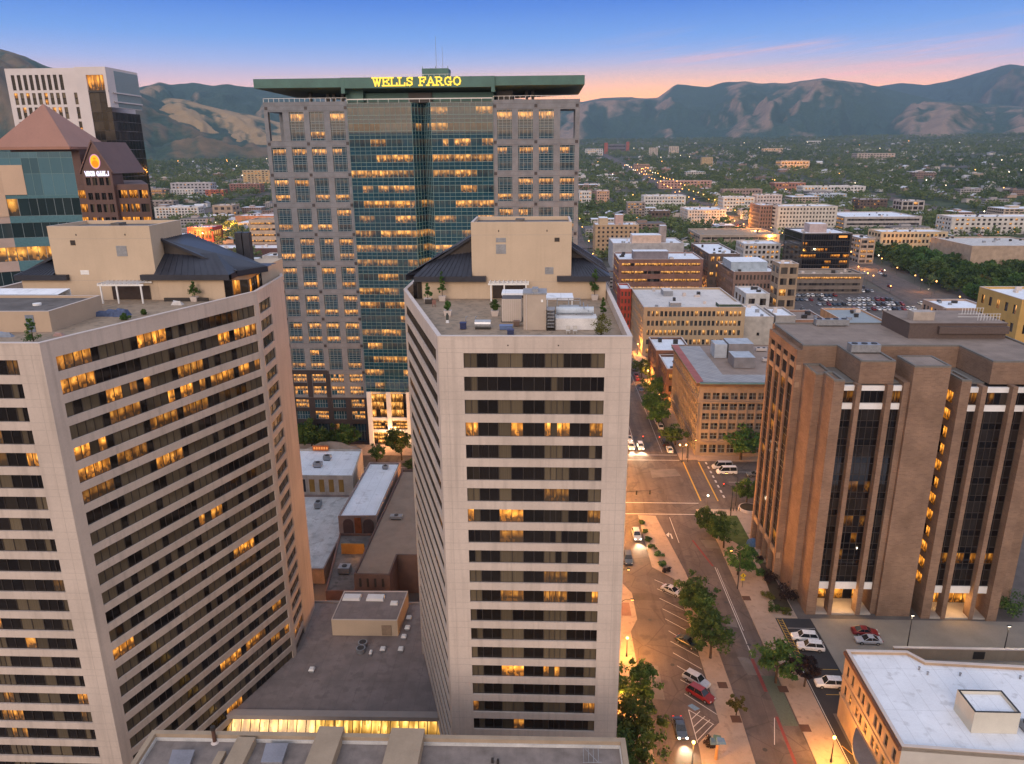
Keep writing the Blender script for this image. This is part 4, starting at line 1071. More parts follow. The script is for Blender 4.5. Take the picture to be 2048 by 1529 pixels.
r = MB(); r.face([(p[0], p[1]+.1, 88.7) for p in PTS]+[(-118.6, 189.9, 88.7), (-149.9, 189.9, 88.7)]); r.obj('roof', GRAVEL, GB)
wn.done()

PB = thing('pyramid_roof_building', 'brown stone office building with a copper pink pyramid roof and a lit round emblem', 'office block', (-150, 262, 0))
BROWN = mat('brown_granite', (.135, .08, .068), .6, .3, .12, .3, 4); COPPER = mat('copper_pink_metal_roof', (.33, .165, .115), .55, .4, .07, .12, 4, streak=.12)
w = MB(); wn = Win(PB, [APTGLASS, MULL], 100)
rows = [(62.2, 64.6), (66.2, 68.8), (70.4, 73.0), (74.8, 77.4)]; rows = [(62.2-4.2*k, 64.6-4.2*k) for k in range(8, 0, -1)]+rows
for (xa, xb, y, cols) in ((-176, -149, 247, [(1+3.7*i, 4.2+3.7*i) for i in range(7)]), (-139.2, -128.5, 247, [(.4, 3.4), (3.9, 6.9), (7.4, 10.2)])):
    fr = Fr(xa, y, 0)
    for o in facade(w, fr, xb-xa, 0, 79.2, cols, rows, .3): wn.add(fr, o[2], o[3], o[4], o[5], .3, 'a', simple_gen(4, 1, .85, .3, .08, (.6, 1)), 8)
fr = Fr(-149, 245.6, 0)
for o in facade(w, fr, 9.8, 0, 83.2, [(.9+2.2*i, 2.4+2.2*i) for i in range(4)], rows[:-1]+[(74.4, 76.6), (79.0, 81.4)], .3): wn.add(fr, o[2], o[3], o[4], o[5], .3, 'b', simple_gen(2, 1, .35 if o[1] < 10 else 0, .2, .08), 6)
w.face([(-149, 245.6, 83.2), (-139.2, 245.6, 83.2), (-144.1, 245.6, 92.2)], 0)
for a, b in ((-149, -149), (-139.2, -139.2)): w.face([(a, 245.6, 0), (a, 252, 0), (a, 252, 83.2), (a, 245.6, 83.2)][::1 if a < -140 else -1], 0)
w.face([(-128.5, 247, 0), (-153, 290, 0), (-153, 290, 79.2), (-128.5, 247, 79.2)], 0); w.face([(-153, 290, 79.2), (-176, 290, 79.2), (-176, 247, 79.2), (-128.5, 247, 79.2)], 0)
w.box(-173, -150.2, 248, 268, 79.2, 90.6, 0)
w.obj('wall', [BROWN], PB)
r = MB(); a, b, c, d = (-176, 243, 91.0), (-150.0, 243, 91.0), (-150.0, 266, 91.0), (-176, 266, 91.0); ap = (-163.4, 254.5, 104.6)
for p, q in ((a, b), (b, c), (c, d), (d, a)): r.face([p, q, ap], 0)
r.box(-176, -150, 243, 266, 90.2, 90.98, 0)
r.obj('pyramid_roof', COPPER, PB)
r = MB(); r.face([(-149.6, 245.3, 82.6), (-149.6, 266, 82.6), (-144.1, 266, 92.5), (-144.1, 245.3, 92.5)][::-1], 0); r.face([(-138.6, 245.3, 82.6), (-144.1, 245.3, 92.5), (-144.1, 266, 92.5), (-138.6, 266, 82.6)], 0)
for s in (-1, 1): r.hexa([(-144.1+s*5.5, 245.2, 82.6), (-144.1+s*5.5, 245.6, 82.6), (-144.1, 245.6, 92.5), (-144.1, 245.2, 92.5)], [(-144.1+s*5.5, 245.2, 83.3), (-144.1+s*5.5, 245.6, 83.3), (-144.1, 245.6, 93.2), (-144.1, 245.2, 93.2)], 0)
r.obj('gable_roof', mat('brown_metal_roof', (.17, .10, .085), .6, .3, .08, .3), PB)
wn.done()
e = MB(); fr = Fr(0, 245.5, 0)
EM = [emit('emblem_orange', (1., .30, .02), 1.0), emit('emblem_yellow', (1., .56, .03), 1.0), emit('emblem_rim', (.85, .35, .55), .9)]
def disc(mb, cx, cz, rx, rz, n, m, n0): mb.face([fr.p(cx+rx*math.cos(t_), n0, cz+rz*math.sin(t_)) for t_ in lin(0, 2*math.pi, n)[:-1]], m)
disc(e, -144.0, 86.4, 1.75, 2.3, 24, 2, .05); disc(e, -144.0, 86.4, 1.5, 2.0, 24, 1, .08); disc(e, -144.0, 85.7, 1.1, 1.1, 16, 0, .11); disc(e, -144, 87.3, .5, .35, 12, 0, .12)
e.obj('lit_emblem', EM, PB)
GLY.update({'V': [((0, 1), (.42, 0)), ((.42, 0), (.84, 1))], 'I': [((.2, 0), (.2, 1))], 'B': [((.1, 0), (.1, 1)), ((.1, 1), (.6, .95)), ((.6, .95), (.6, .55)), ((.1, .52), (.66, .5)), ((.66, .5), (.66, .05)), ((.66, .05), (.1, 0))], 'J': [((.6, 1), (.6, .1)), ((.6, .1), (.1, 0))]})
WID.update({'V': .85, 'I': .4, 'B': .75, 'J': .7})
lettering('VEGB GABLJ', fr, -147.9, 82.0, 1.35, 7.8, .3, .15, emit('sign_white', (.85, .8, 1.), 1.3), 'sign_letter', PB)

HT = thing('hotel_tower', 'white hotel slab with narrow dark windows and a black glass corner, far left', 'hotel', (-198, 335, 0))
WST = mat('white_hotel_stone', (.66, .60, .58), .8, .2, .05, .2); w = MB(); wn = Win(HT, [APTGLASS, MULL], 100)
HY = 320
hz = lambda v: Yat(80, v, HY)[1]
x0h, x1h = Yat(8, 137, HY)[0], Yat(157, 140, HY)[0]
fr = Fr(x0h, HY, 0); Lh = x1h-x0h; kx = 1/6.797
hcols = []
for k in range(9):
    a = Yat((140+82*k)*kx, 120+205*kx, HY)[0]-x0h; hcols.append((a, a+1.5))
ac = Yat(985*kx, 170, HY)[0]-x0h; hcols.append((ac, ac+1.35))
rws = [(hz(120+415*kx), hz(120+205*kx))]
for k in range(16): rws.append((hz(210+28.8*k), hz(186.5+28.8*k)))
rws = [r_ for r_ in rws if r_[0] > 2][::-1]; nr = len(rws)
for o in facade(w, fr, Lh, 0, hz(137), hcols, rws, .3, has=lambda i, j: not (i == 9 and j == nr-1)):
    if o[1] == nr-1: wn.add(fr, *o[2:], .3, 'top', simple_gen(1, 2, 0, 0, .05), 2)
    else: wn.add(fr, *o[2:], .3, 'w', (lambda mb, W, h, xf, rg: panes(mb, W, h, [0, W], [0, h*.46, h*.56, h], (lambda q: (lambda i, j: (0, 0) if j == 1 else q[j]))([(rg.choice([0, 0, .7, .9]) if False else (rg.choice([0, 0, 0, .7]), rg.choice([.2, .8]))) for _ in range(3)]), rg, mw=.06, xf=xf)), 8)
zt_ = hz(137)
xa, xb = x1h, Yat(210, 138, 317)[0]
w.box(xa, Yat(171, 150, 317)[0], 317, 352, 0, zt_, 0); w.box(x0h, xa, HY+.02, 352, -1, zt_-.02, 0) if False else None
xg = Yat(171, 150, 317)[0]
zA, zB_, zC = Yat(190, 150, 317)[1], Yat(190, 181, 317)[1], Yat(190, 215, 317)[1]
w.box(xg, xb, 317, 342, zA, zt_-.01, 0); w.box(xb-1.2, xb, 317, 342, zC, zA, 0)
w.box(xg, xb-1.2, 318.0, 318.2, zB_-7, zA, 1)
w.box(xg, xb, 317.02, 317.5, zB_-.8, zB_, 1)
for p, q in (((xa, 352), (x0h, 352)), ((x0h, 352), (x0h, HY))): w.face([(*p, 0), (*q, 0), (*q, zt_), (*p, zt_)], 0)
w.face([(x0h, HY, zt_), (xa, HY, zt_), (xa, 352, zt_), (x0h, 352, zt_)], 0)
w.box(xb-.6, xb+.5, 320, 342, zC+2, zC+2.5, 0); w.box(xb-.6, xb+.5, 320, 342, zC+5.5, zC+6, 0)
w.obj('wall', [WST, DKMETAL], HT)
lg = MB(); panes(lg, xb-1.2-xg, zA-zB_, lin(0, xb-1.2-xg, 4), [0, zA-zB_], lambda i, j: (.9, 0), rng, mw=.05, xf=Fr(xg, 317.9, 0).p and (lambda x, y, z: (xg+x, 317.9+y, zB_+z))); lg.obj('lit_top_window', [APTGLASS, PMULL], HT)
frg = Fr(xg, 317.3, 0); frs = Fr(xb, 317.3, math.pi/2)
zz = zB_-1.0; wb = Win(HT, [BLKGLASS, MULL], 100, 'glass_panel')
while zz > 3:
    wb.add(frg, 0, xb-xg-.02, zz-3.6, zz, 0, 'g', simple_gen(4, 1, .06, .6, .08), 8)
    if zz < zC+1: wb.add(frs, 0, 22, zz-3.6, zz, 0, 's', simple_gen(9, 1, .0, .25, .1), 8)
    zz -= 3.65
sg = MB(); sg.face([(xb+.02, 323, zC+.2), (xb+.02, 342, zC+.2), (xb+.02, 342, zA+2), (xb+.02, 323, zA+2)], 0); sg.obj('teal_side_glass', plain('pale_teal_glass', (.20, .27, .27), .2, .6), HT)
wn.done(); wb.done()

# ------------------------------------------------------------------ podium between the towers
PT = thing('podium', 'low grey flat roofed podium with a lit glass strip between the pale apartment towers', 'podium', (-30, 105, 0))
w = MB(); pod = [(-50.5, 91.4), (-13.5, 91.9), (-13.5, 120.6), (-44, 120.6)]
w.prism(pod, 0, ZB-.25, 0, 1)
parapet(w, pod, ZB-.25, ZB+.1, .3, 2, 2)
w.fbox(Fr(-50.5, 91.35, .0135), 0, 37, 0, 1.0, ZB-.55, ZB+.15, 2)
w.obj('wall', [STUCCO, mat('dark_grey_gravel_roof', (.25, .21, .197), .95, .1, .16, .3, 9, c2=(.215, .18, .168), cf=.56, seam=.22), mat('grey_trim', (.36, .31, .28), .7, .3, .06, .6)], PT)
gl = MB(); frp = Fr(-50.5, 91.3, .0135)
panes(gl, 36.5, 3.4, lin(0, 36.5, 26), [0, 3.4], lambda i, j: (rng.uniform(1.0, 1.2), 0), rng, mw=.1, md=.1, xf=lambda x, y, z: frp.p(x, .1+(3.4-z)*.62-y, ZB-3.95+z))
gl.obj('lit_skylight', [glassmat('amber_lit_glass', (.2, .12, .04), (.2, .12, .04), lit=(1., .46, .06), lit2=(1., .66, .2), S=1.35), MULL], PT)
b = thing('roof_shed', 'beige windowless roof box with white skylights on the podium roof', 'plant room', (-30.5, 115, ZB))
m = MB(); shed = [(-36.3, 110.5), (-24.8, 110.6), (-24.5, 119.6), (-36.3, 119.3)]; m.prism(shed, ZB-.2, ZB+2.9, 0, 1); parapet(m, shed, ZB+2.9, ZB+3.05, .15, 2, 2); m.box(-27.6, -25.9, 110.45, 110.5, ZB, ZB+2.0, 3)
m.obj('wall', [STUCCO, mat('dark_grey_gravel_roof', (1, 1, 1)), COPING, mat('tan_door', (.36, .26, .18))], b)
for x, y, lx, ly in ((-34.3, 117.2, 3.2, 1.7), (-30.0, 117.2, 3.2, 1.7), (-26.3, 115.6, 1.4, .9)):
    k = MB(); k.hexa([(x-lx/2, y-ly/2, ZB+2.9), (x+lx/2, y-ly/2, ZB+2.9), (x+lx/2, y+ly/2, ZB+2.9), (x-lx/2, y+ly/2, ZB+2.9)], [(x-lx/2+.1, y-ly/2+.1, ZB+3.35), (x+lx/2-.1, y-ly/2+.1, ZB+3.35), (x+lx/2-.1, y+ly/2-.1, ZB+3.35), (x-lx/2+.1, y+ly/2-.1, ZB+3.35)]); k.obj('skylight', WPAINT, b)
def roof_vent(label, x, y, z, lx, ly, h, kind=0, group=None, m=None):
    t_ = thing('roof_vent', label, 'roof vent', (x, y, z), group); a = MB()
    if kind == 0: a.box(x-lx*.35, x+lx*.35, y-ly*.35, y+ly*.35, z, z+h*.6); c = MB(); c.hexa([(x-lx/2, y-ly/2, z+h*.6), (x+lx/2, y-ly/2, z+h*.6), (x+lx/2, y+ly/2, z+h*.6), (x-lx/2, y+ly/2, z+h*.6)], [(x-lx*.35, y-ly*.35, z+h), (x+lx*.35, y-ly*.35, z+h), (x+lx*.35, y+ly*.35, z+h), (x-lx*.35, y+ly*.35, z+h)])
    else: a.tube((x, y, z), (x, y, z+h*.8), lx*.4, None, 12); c = MB(); c.tube((x, y, z+h*.8), (x, y, z+h), lx*.55, lx*.45, 12)
    a.obj('duct', m or GREYMETAL, t_); c.obj('cap', m or WPAINT, t_); return t_
for i, (px, v) in enumerate([(818, 1237), (815, 1257), (808, 1275), (766, 1300), (802, 1300), (742, 1307), (624, 1341)]):
    x, y = G(px, v+3, ZB-.25); roof_vent(['white roof vent on the podium nearest the glass of the right tower, back one', 'white roof vent second from the back beside the beige roof box', 'white roof vent at the front corner of the beige roof box', 'pale mushroom vent right of the round fans on the podium', 'small white vent near the podium edge by the right tower', 'tiny white pipe vent beside the round fans', 'white square vent alone on the left side of the podium roof'][i], x, y, ZB-.25, .95 if i != 5 else .5, .95, .75, 0, 'roof vents on the podium')
T = thing('exhaust_fan', 'pair of round grey exhaust fans on the podium roof', 'fan', (*G(724, 1302, ZB), ZB-.25))
for px, v in ((726, 1292), (722, 1304)):
    x, y = G(px, v, ZB-.2); m = MB(); m.tube((x, y, ZB-.25), (x, y, ZB+.6), .72, .8, 16); m.obj('fan_drum', GREYMETAL, T)
    k = MB(); k.tube((x, y, ZB+.6), (x, y, ZB+.64), .6, .6, 16); k.obj('fan_opening', DKMETAL, T)

# ------------------------------------------------------------------ foreground roof
FT = thing('foreground_building', 'flat grey gravel roof with tan concrete beams along the bottom edge of the view', 'building', (-16, 50, 0))
ZF = 30.0; w = MB(); fp = [(-38.5, 20), (8.75, 20), (8.75, 63.7), (-41.0, 63.3)]
fp = [(-40.2, 30), (9.0, 30), (8.75, 63.7), (-41.0, 63.3)]
w.prism(fp, 0, ZF-.8, 0, 1)
inn = parapet(w, fp, ZF-.8, ZF, .55, 0, 0)
parapet(w, inn, ZF-.8, ZF-.45, .12, 3, 3)
w.obj('wall', [mat('tan_concrete', (.36, .28, .20), .85, .2, .1, .4, 6, streak=.1), mat('pinkish_gravel_roof', (.225, .19, .17), .95, .1, .2, .8, 14, bump=.3, seam=.12), COPING, mat('silver_flashing', (.55, .54, .52), .5, .5)], FT)
for pxa, pxb in ((640, 690), (785, 851)):
    xa, xb = G(pxa, 1458, ZF)[0], G(pxb, 1458, ZF)[0]
    m = MB(); m.box(xa, xb, 30, 63.9, ZF-.79, ZF+.42); m.obj('concrete_beam', mat('tan_concrete', (1, 1, 1)), FT)
xa, xb = G(476, 1475, ZF)[0], G(512, 1475, ZF)[0]
m = MB(); m.box(xa, xb, 30, 62.5, ZF-.79, ZF+.1); m.obj('concrete_beam', mat('tan_concrete', (1, 1, 1)), FT)
m = MB(); m.box(G(440, 1490, ZF)[0], G(455, 1490, ZF)[0], 30, 61, ZF-.79, ZF-.35); m.obj('concrete_curb', mat('tan_concrete', (1, 1, 1)), FT)
for lab, xa, xb, va, vb in (('grey square roof hatch between the concrete beams', 525, 575, 1488, 1524), ('grey square roof hatch near the left end of the foreground roof', 338, 388, 1501, 1535)):
    A, B, C, D = (G(xa+8, va, ZF-.2), G(xb, va, ZF-.2), G(xb-12, vb, ZF-.2), G(xa-2, vb, ZF-.2))
    t_ = thing('roof_hatch', lab, 'roof hatch', (*A, ZF-.8)); m = MB(); m.hexa([(*D, ZF-.79), (*C, ZF-.79), (*B, ZF-.79), (*A, ZF-.79)], [(*D, ZF-.3), (*C, ZF-.3), (*B, ZF-.3), (*A, ZF-.3)]); m.obj('hatch_curb', GREYMETAL, t_)
    c4 = [np.array(q) for q in (D, C, B, A)]; cc_ = sum(c4)/4; o4 = [tuple(cc_+(q-cc_)*1.06) for q in c4]
    m = MB(); m.hexa([(*q, ZF-.29) for q in o4], [(*q, ZF-.18) for q in o4]); m.obj('hatch_lid', mat('grey_blue_lid', (.24, .24, .27), .5, .4), t_)
x, y = G(430, 1486, ZF-.8); t_ = thing('vent_pipe', 'rusty brown vent pipe standing on the foreground roof', 'pipe', (x, y, ZF-.8)); m = MB(); m.tube((x, y, ZF-.8), (x, y, ZF+.9), .2, None, 12); m.obj('pipe', mat('rusty_brown', (.10, .05, .035), .7), t_); m = MB(); m.tube((x, y, ZF+.9), (x, y, ZF+1.25), .28, .26, 12); m.obj('cowl', DKMETAL, t_); m = MB(); m.tube((x, y, ZF-.79), (x, y, ZF-.6), .42, .22, 12); m.obj('flashing_collar', COPING, t_)
x, y = G(1185, 1520, ZF-.8); t_ = thing('antenna_frame', 'thin metal frame antenna lying on the right part of the foreground roof', 'antenna', (x, y, ZF-.8)); m = MB()
for k in range(4): m.tube((x-.9+k*.5, y-.5, ZF-.75), (x-.9+k*.5, y+.9, ZF-.2+.1*k), .025, None, 5)
m.tube((x-1, y-.5, ZF-.7), (x+.9, y-.4, ZF-.7), .025, None, 5); m.tube((x-1, y+.9, ZF-.2), (x+.9, y+.8, ZF+.1), .025, None, 5); m.tube((x+.6, y-.5, ZF-.7), (x-.8, y+.8, ZF-.1), .025, None, 5); m.obj('frame', GREYMETAL, t_)
m = MB()
for k, (px, v) in enumerate([(985, 1525), (996, 1527)]): x, y = G(px, v, ZF-.8); m.box(x-.12, x+.12, y-.15, y+.15, ZF-.8, ZF-.35)
o = m.obj('junction_box', DKMETAL); tag(o, 'two small black electrical boxes on the foreground roof', 'junction box')

# ------------------------------------------------------------------ low buildings between the towers
ZL = 9.0
OLDB = mat('pink_weathered_brick', (.30, .235, .215), .9, .15, .2, .5, 6, streak=.3); DIRTY = mat('dirty_white_wall', (.45, .41, .37), .9, .15, .18, .5, 5, streak=.35)
def lowb(label, poly, z, wall, roofm, extra=None, par=.5):
    T = thing('shop_building', label, 'shop', (sum(p[0] for p in poly)/len(poly), sum(p[1] for p in poly)/len(poly), 0)); m = MB(); m.prism(poly, 0, z-par, 0, 1); parapet(m, poly, z-par, z, .3, 0, 0); m.obj('wall', [wall, roofm], T)
    return T
A1 = lowb('white roofed brick shop with an orange sign on its front parapet', [(-68, 175), (-48.5, 175), (-50.2, 193), (-69, 193)], ZL, DIRTY, WROOF)
m = MB(); m.face([(-66, 193.02, ZL), (-50.4, 193.02, ZL), (-52.4, 193.02, ZL+.8), (-54, 193.02, ZL+1.0), (-56, 193.02, ZL+1.9), (-59, 193.02, ZL+2.2), (-62, 193.02, ZL+1.9), (-64, 193.02, ZL+.9)][::-1]); m.face([(-66, 193.4, ZL), (-50.4, 193.4, ZL), (-52.4, 193.4, ZL+.8), (-54, 193.4, ZL+1.0), (-56, 193.4, ZL+1.9), (-59, 193.4, ZL+2.2), (-62, 193.4, ZL+1.9), (-64, 193.4, ZL+.9)]); m.obj('front_parapet', mat('grey_stone_parapet', (.30, .26, .22)), A1)
m = MB(); m.box(-64, -59.6, 192.2, 192.5, ZL-.2, ZL+1.2); m.obj('sign_board', mat('orange_sign', (.55, .16, .05), .6), A1)
for k in range(6):
    m = MB(); m.box(-63.7+k*.7, -63.25+k*.7, 192.1, 192.2, ZL+.2, ZL+.9); m.obj('sign_letter', emit('sign_amber', (1., .35, .1), .8), A1)
for k, (x0, x1) in enumerate(((-62.4, -61), (-60.0, -58.6), (-57.4, -56.1), (-54.9, -53.6), (-52.3, -51.0))):
    m = MB(); m.box(x0, x1, 174.93, 174.98, 4.4, 7.9); m.obj('boarded_window', mat('tan_board' if k else 'dark_board', (.28, .17, .05) if k else (.03, .03, .04)), A1)
A2 = lowb('lower grey roofed annex behind the white roofed shop', [(-60, 139), (-46.3, 139), (-46.6, 174.9), (-62, 174.9)], 3.6, OLDB, mat('dirty_white_roof', (.56, .55, .54), .85, .2, .16, .25, 4, c2=(.40, .39, .38), cf=.58, seam=.3))
A3 = lowb('long narrow building with a bright white roof between the towers', [(-46.2, 152), (-37.4, 152.4), (-37.6, 183), (-46.0, 183)], ZL+.4, OLDB, WROOF)
for x0, x1 in ((-45.2, -42.9), (-40.6, -38.2)):
    for z0, z1 in ((1.2, 3.6), (4.8, 7.6)): m = MB(); m.box(x0, x1, 151.94 + .0, 152.2, z0, z1); m.tube(((x0+x1)/2, 151.93, z1-.1), ((x0+x1)/2, 152.2, z1-.1), (x1-x0)/2, None, 14); m.obj('bricked_window', mat('dark_brick_infill', (.10, .065, .06)), A3)
m = MB(); m.box(-42.5, -41.0, 151.85, 152.05, 0, 9); m.obj('rust_stain', mat('rusty_brick', (.27, .09, .035), .9, .1, .3, .8), A3)
A4 = lowb('tan flat roofed building along the left side of the right tower', [(-36.9, 128.5), (-29.8, 128.4), (-29.7, 136), (-22, 136), (-22, 179.2), (-36.5, 179.2)], ZL, mat('red_brown_wall', (.13, .085, .072), .9), mat('brown_tan_roof', (.27, .20, .15), .9, .15, .12, .3, 6))
A5 = lowb('dark sunken yard building with an orange lit window below the white roof', [(-42.8, 128.3), (-36.95, 128.5), (-36.95, 151.8), (-46.1, 151.8)], 5.2, mat('brick_dusty', (.22, .13, .105), .9), GRAVEL)
m = MB(); m.box(-43.5, -38.4, 143.4, 143.6, 4.71, 7.2); m.obj('yellow_wall', mat('ochre_wall', (.40, .22, .06)), A5)
for k in range(4): m = MB(); m.box(-35.9+k*1.5, -35.5+k*1.5, 128.3, 128.42, 6.2, 8.0); m.obj('slot_window', DKMETAL, A4)
for i, (px, v, z, lx, ly, h) in enumerate([(655, 920, ZL-.5, 2.0, 1.6, 1.3), (636, 934, ZL-.5, 2.2, 1.8, 1.3), (637, 1015, 3.1, 1.4, 2.4, 1.6), (771, 938, ZL-.1, 1.5, 1.2, .9), (793, 1038, ZL-.5, 2.8, 1.4, .9), (690, 1145, 4.7, 2.4, 2.0, 1.5)]):
    x, y = G(px, v, z); rooftop_unit(['grey cooling unit in the middle of the white shop roof', 'grey cooling unit near the left edge of the white shop roof', 'tall grey unit on the lower annex roof', 'small brown hatch unit at the far end of the long white roof', 'low grey unit on the tan flat roof beside the right tower', 'grey unit in the dark sunken yard'][i], x, y, z, lx, ly, h)
PAV = lowb('small brick wall building at the foot of the left tower lit orange from the alley', [(-47, 121.5), (-38, 121.5), (-38, 127.9), (-47, 127.9)], .9, OLDB, GRAVEL)
# ------------------------------------------------------------------ right side: near buildings
# white roofed three storey building, bottom right
SANDST = mat('sandy_stone_wall', (.44, .31, .205), .85, .2, .1, .4, 5, streak=.15)
T = thing('stone_corner_building', 'sandy stone building with a huge white flat roof in the bottom right corner', 'building', (58, 92, 0))
w = MB(); wn = Win(T, [CITYGLASS, MULL], 100); zr = 12.5
wp = [(47.8, 82.5), (95, 79.0), (95, 98.2), (59.3, 100.3), (57.6, 102.6), (48.2, 102.6)]
fr, L = fr2((48.2, 102.6), (47.8, 82.5))
cols = [(1.0+2.05*i+(.5 if i % 3 == 2 else 0), 2.05+2.05*i+(.5 if i % 3 == 2 else 0)) for i in range(9)]
for o in facade(w, fr, L, 0, zr-.7, cols, [(5.2, 7.0), (8.6, 10.6)], .25): wn.add(fr, *o[2:], .25, 'a', simple_gen(1, 2, .12, .5, .08), 5)
for p, q in zip(wp[:-1], wp[1:]): w.face([(*p, 0), (*q, 0), (*q, zr-.1), (*p, zr-.1)], 2)
parapet(w, wp, zr-.7, zr, .35, 0, 1); coping(w, wp, zr-.005, .42, .1, .06, 1)
w.fbox(fr, 0, L, .0, .35, zr-.75, zr-.15, 3); w.fbox(fr, 0, L, .0, .16, 7.6, 7.9, 0); w.fbox(fr, 0, L, .0, .2, 4.3, 4.6, 0)
for i in range(60): w.fbox(fr, L*i/60+.05, L*(i+.5)/60, .35, .42, zr-.5, zr-.2, 3)
w.obj('wall', [SANDST, COPING, mat('cream_side_wall', (.56, .52, .46), .8, .2, .06, .4), mat('red_clay_tile', (.16, .08, .055), .8)], T); wn.done()
m = MB(); m.face([(p[0], p[1], zr-.5) for p in wp]); m.obj('roof', WROOF, T)
m = MB(); m.box(58.5, 64.6, 85.8, 90.3, zr-.49, zr+2.4, 0, 1); parapet(m, [(58.5, 85.8), (64.6, 85.8), (64.6, 90.3), (58.5, 90.3)], zr+2.4, zr+2.9, .3, 0, 2)
m.obj('roof_box', [mat('cream_stucco', (.60, .56, .47), .85, .2, .06, .5), WROOF, DKMETAL], T)
# curved canopy over the entrance
m = MB(); n = 14
arc = [(47.75-2.6*math.sin(math.pi*i/n), 95-13*i/n) for i in range(n+1)]
m.prism(arc[::-1], 4.0, 4.55, 0); o = m.obj('entrance_canopy', mat('grey_canopy', (.20, .18, .17), .7), T)
for k, (px, v) in enumerate([(1838, 1340), (1855, 1350), (1920, 1352), (2040, 1358)]):
    x, y = G(px, v, zr-.5); roof_vent(['small bent pipe vent at the left of the white corner roof', 'second pipe vent left on the white corner roof', 'pipe vent at the middle back of the white corner roof', 'pipe vent at the far right of the white corner roof'][k], x, y, zr-.5, .35, .35, .55, 1, m=GREYMETAL)
x, y = G(2010, 1480, zr-.5); rooftop_unit('grey unit beside the cream box on the white corner roof', 66.2, 86.5, zr-.5, 1.1, 1.6, 1.3)
# judge style stone block beyond the crossing
JST = mat('brown_sandstone', (.26, .20, .15), .85, .2, .12, .3, 4, streak=.15)
T = thing('stone_office_block', 'six storey brown stone office block with a red roof edge on the street corner', 'office block', (65, 235, 0))
w = MB(); wn = Win(T, [CITYGLASS, PMULL], 100); zj = 23.2
rows = [(1.0, 3.6), (5.4, 7.4), (8.5, 10.5), (11.6, 13.6), (14.6, 16.6), (17.9, 20.0)]
frj = Fr(46.3, 211.9, 0); ja = [(1.2+2.66*i+.15, 1.2+2.66*i+2.25) for i in range(17)]
for o in facade(w, frj, 47, 0, zj-1, ja, rows, .3): wn.add(frj, *o[2:], .3, 'a', simple_gen(2, 2, .16, .75, .1), 8)
frk = Fr(46.3, 257, -math.pi/2)
for o in facade(w, frk, 45.1, 0, zj-1, [(1.2+2.55*i+.2, 1.2+2.55*i+2.2) for i in range(17)], rows, .3): wn.add(frk, *o[2:], .3, 'b', simple_gen(2, 2, .1, .3, .1), 8)
for fr, L in ((frj, 47), (frk, 45.1)):
    w.fbox(fr, 0, L, 0, .9, zj-1.0, zj-.25, 1); w.fbox(fr, -.1, L, 0, 1.1, zj-.25, zj, 2); w.fbox(fr, 0, L, 0, .35, 17.0, 17.4, 0); w.fbox(fr, 0, L, 0, .4, 4.3, 4.8, 0)
    for i in range(18): w.fbox(fr, 1.2+2.6*i-.35, 1.2+2.6*i+.1, 0, .2, 4.8, 17.0, 0)
w.face([(93.3, 211.9, 0), (93.3, 257, 0), (93.3, 257, zj), (93.3, 211.9, zj)], 0); w.face([(93.3, 257, 0), (46.3, 257, 0), (46.3, 257, zj), (93.3, 257, zj)], 0)
w.face([(45.25, 210.85, zj+.004), (47.6, 213.2, zj+.004), (47.6, 257, zj+.004), (45.25, 257, zj+.004)], 3)
w.obj('wall', [JST, mat('dark_brown_cornice', (.12, .075, .05), .8), mat('verdigris_edge', (.12, .21, .19), .7), mat('red_roof_edge', (.40, .13, .11), .8)], T); wn.done()
m = MB(); m.face([(46.3, 211.95, zj-.3), (93.2, 211.95, zj-.3), (93.2, 256.9, zj-.3), (46.3, 256.9, zj-.3)]); m.face([(47.6, 213.2, zj-.28), (93, 213.2, zj-.28), (93, 221, zj-.28), (47.6, 221, zj-.28)], 1); m.face([(47.6, 221, zj-.28), (55, 221, zj-.28), (55, 256, zj-.28), (47.6, 256, zj-.28)], 1)
m.obj('roof', [mat('tan_roof', (.31, .235, .19), .9, .15, .12, .3), brickmat('grey_patched_roof', (.40, .38, .37), (.33, .32, .32), (.2, .19, .19), 2.2, 1.6, .12, .12)], T)
m = MB(); m.box(60, 66.5, 228, 236, zj-.2, zj+3.2, 0, 1); m.box(56.5, 60.5, 240, 246, zj-.2, zj+4.4, 1); m.box(61, 69, 240, 248, zj-.2, zj+4.6, 0, 1); m.obj('plant_room', [mat('grey_metal_penthouse', (.26, .24, .24), .6, .3), mat('pale_blue_grey_roof', (.44, .47, .50), .6)], T)
for k in range(6): x, y = 70+rng.uniform(0, 18), 226+rng.uniform(0, 24); rooftop_unit(['pale flat unit on the brown stone block roof near its back', 'pale unit at the right of the brown stone block roof', 'small pale unit in the middle of the brown stone block roof', 'pale unit beside the grey penthouse of the brown stone block', 'low pale duct unit on the tan part of the brown stone block roof', 'farthest pale unit on the brown stone block roof'][k], x, y, zj-.3, rng.uniform(2, 4.5), 1.4, rng.uniform(.8, 1.4), COPING)
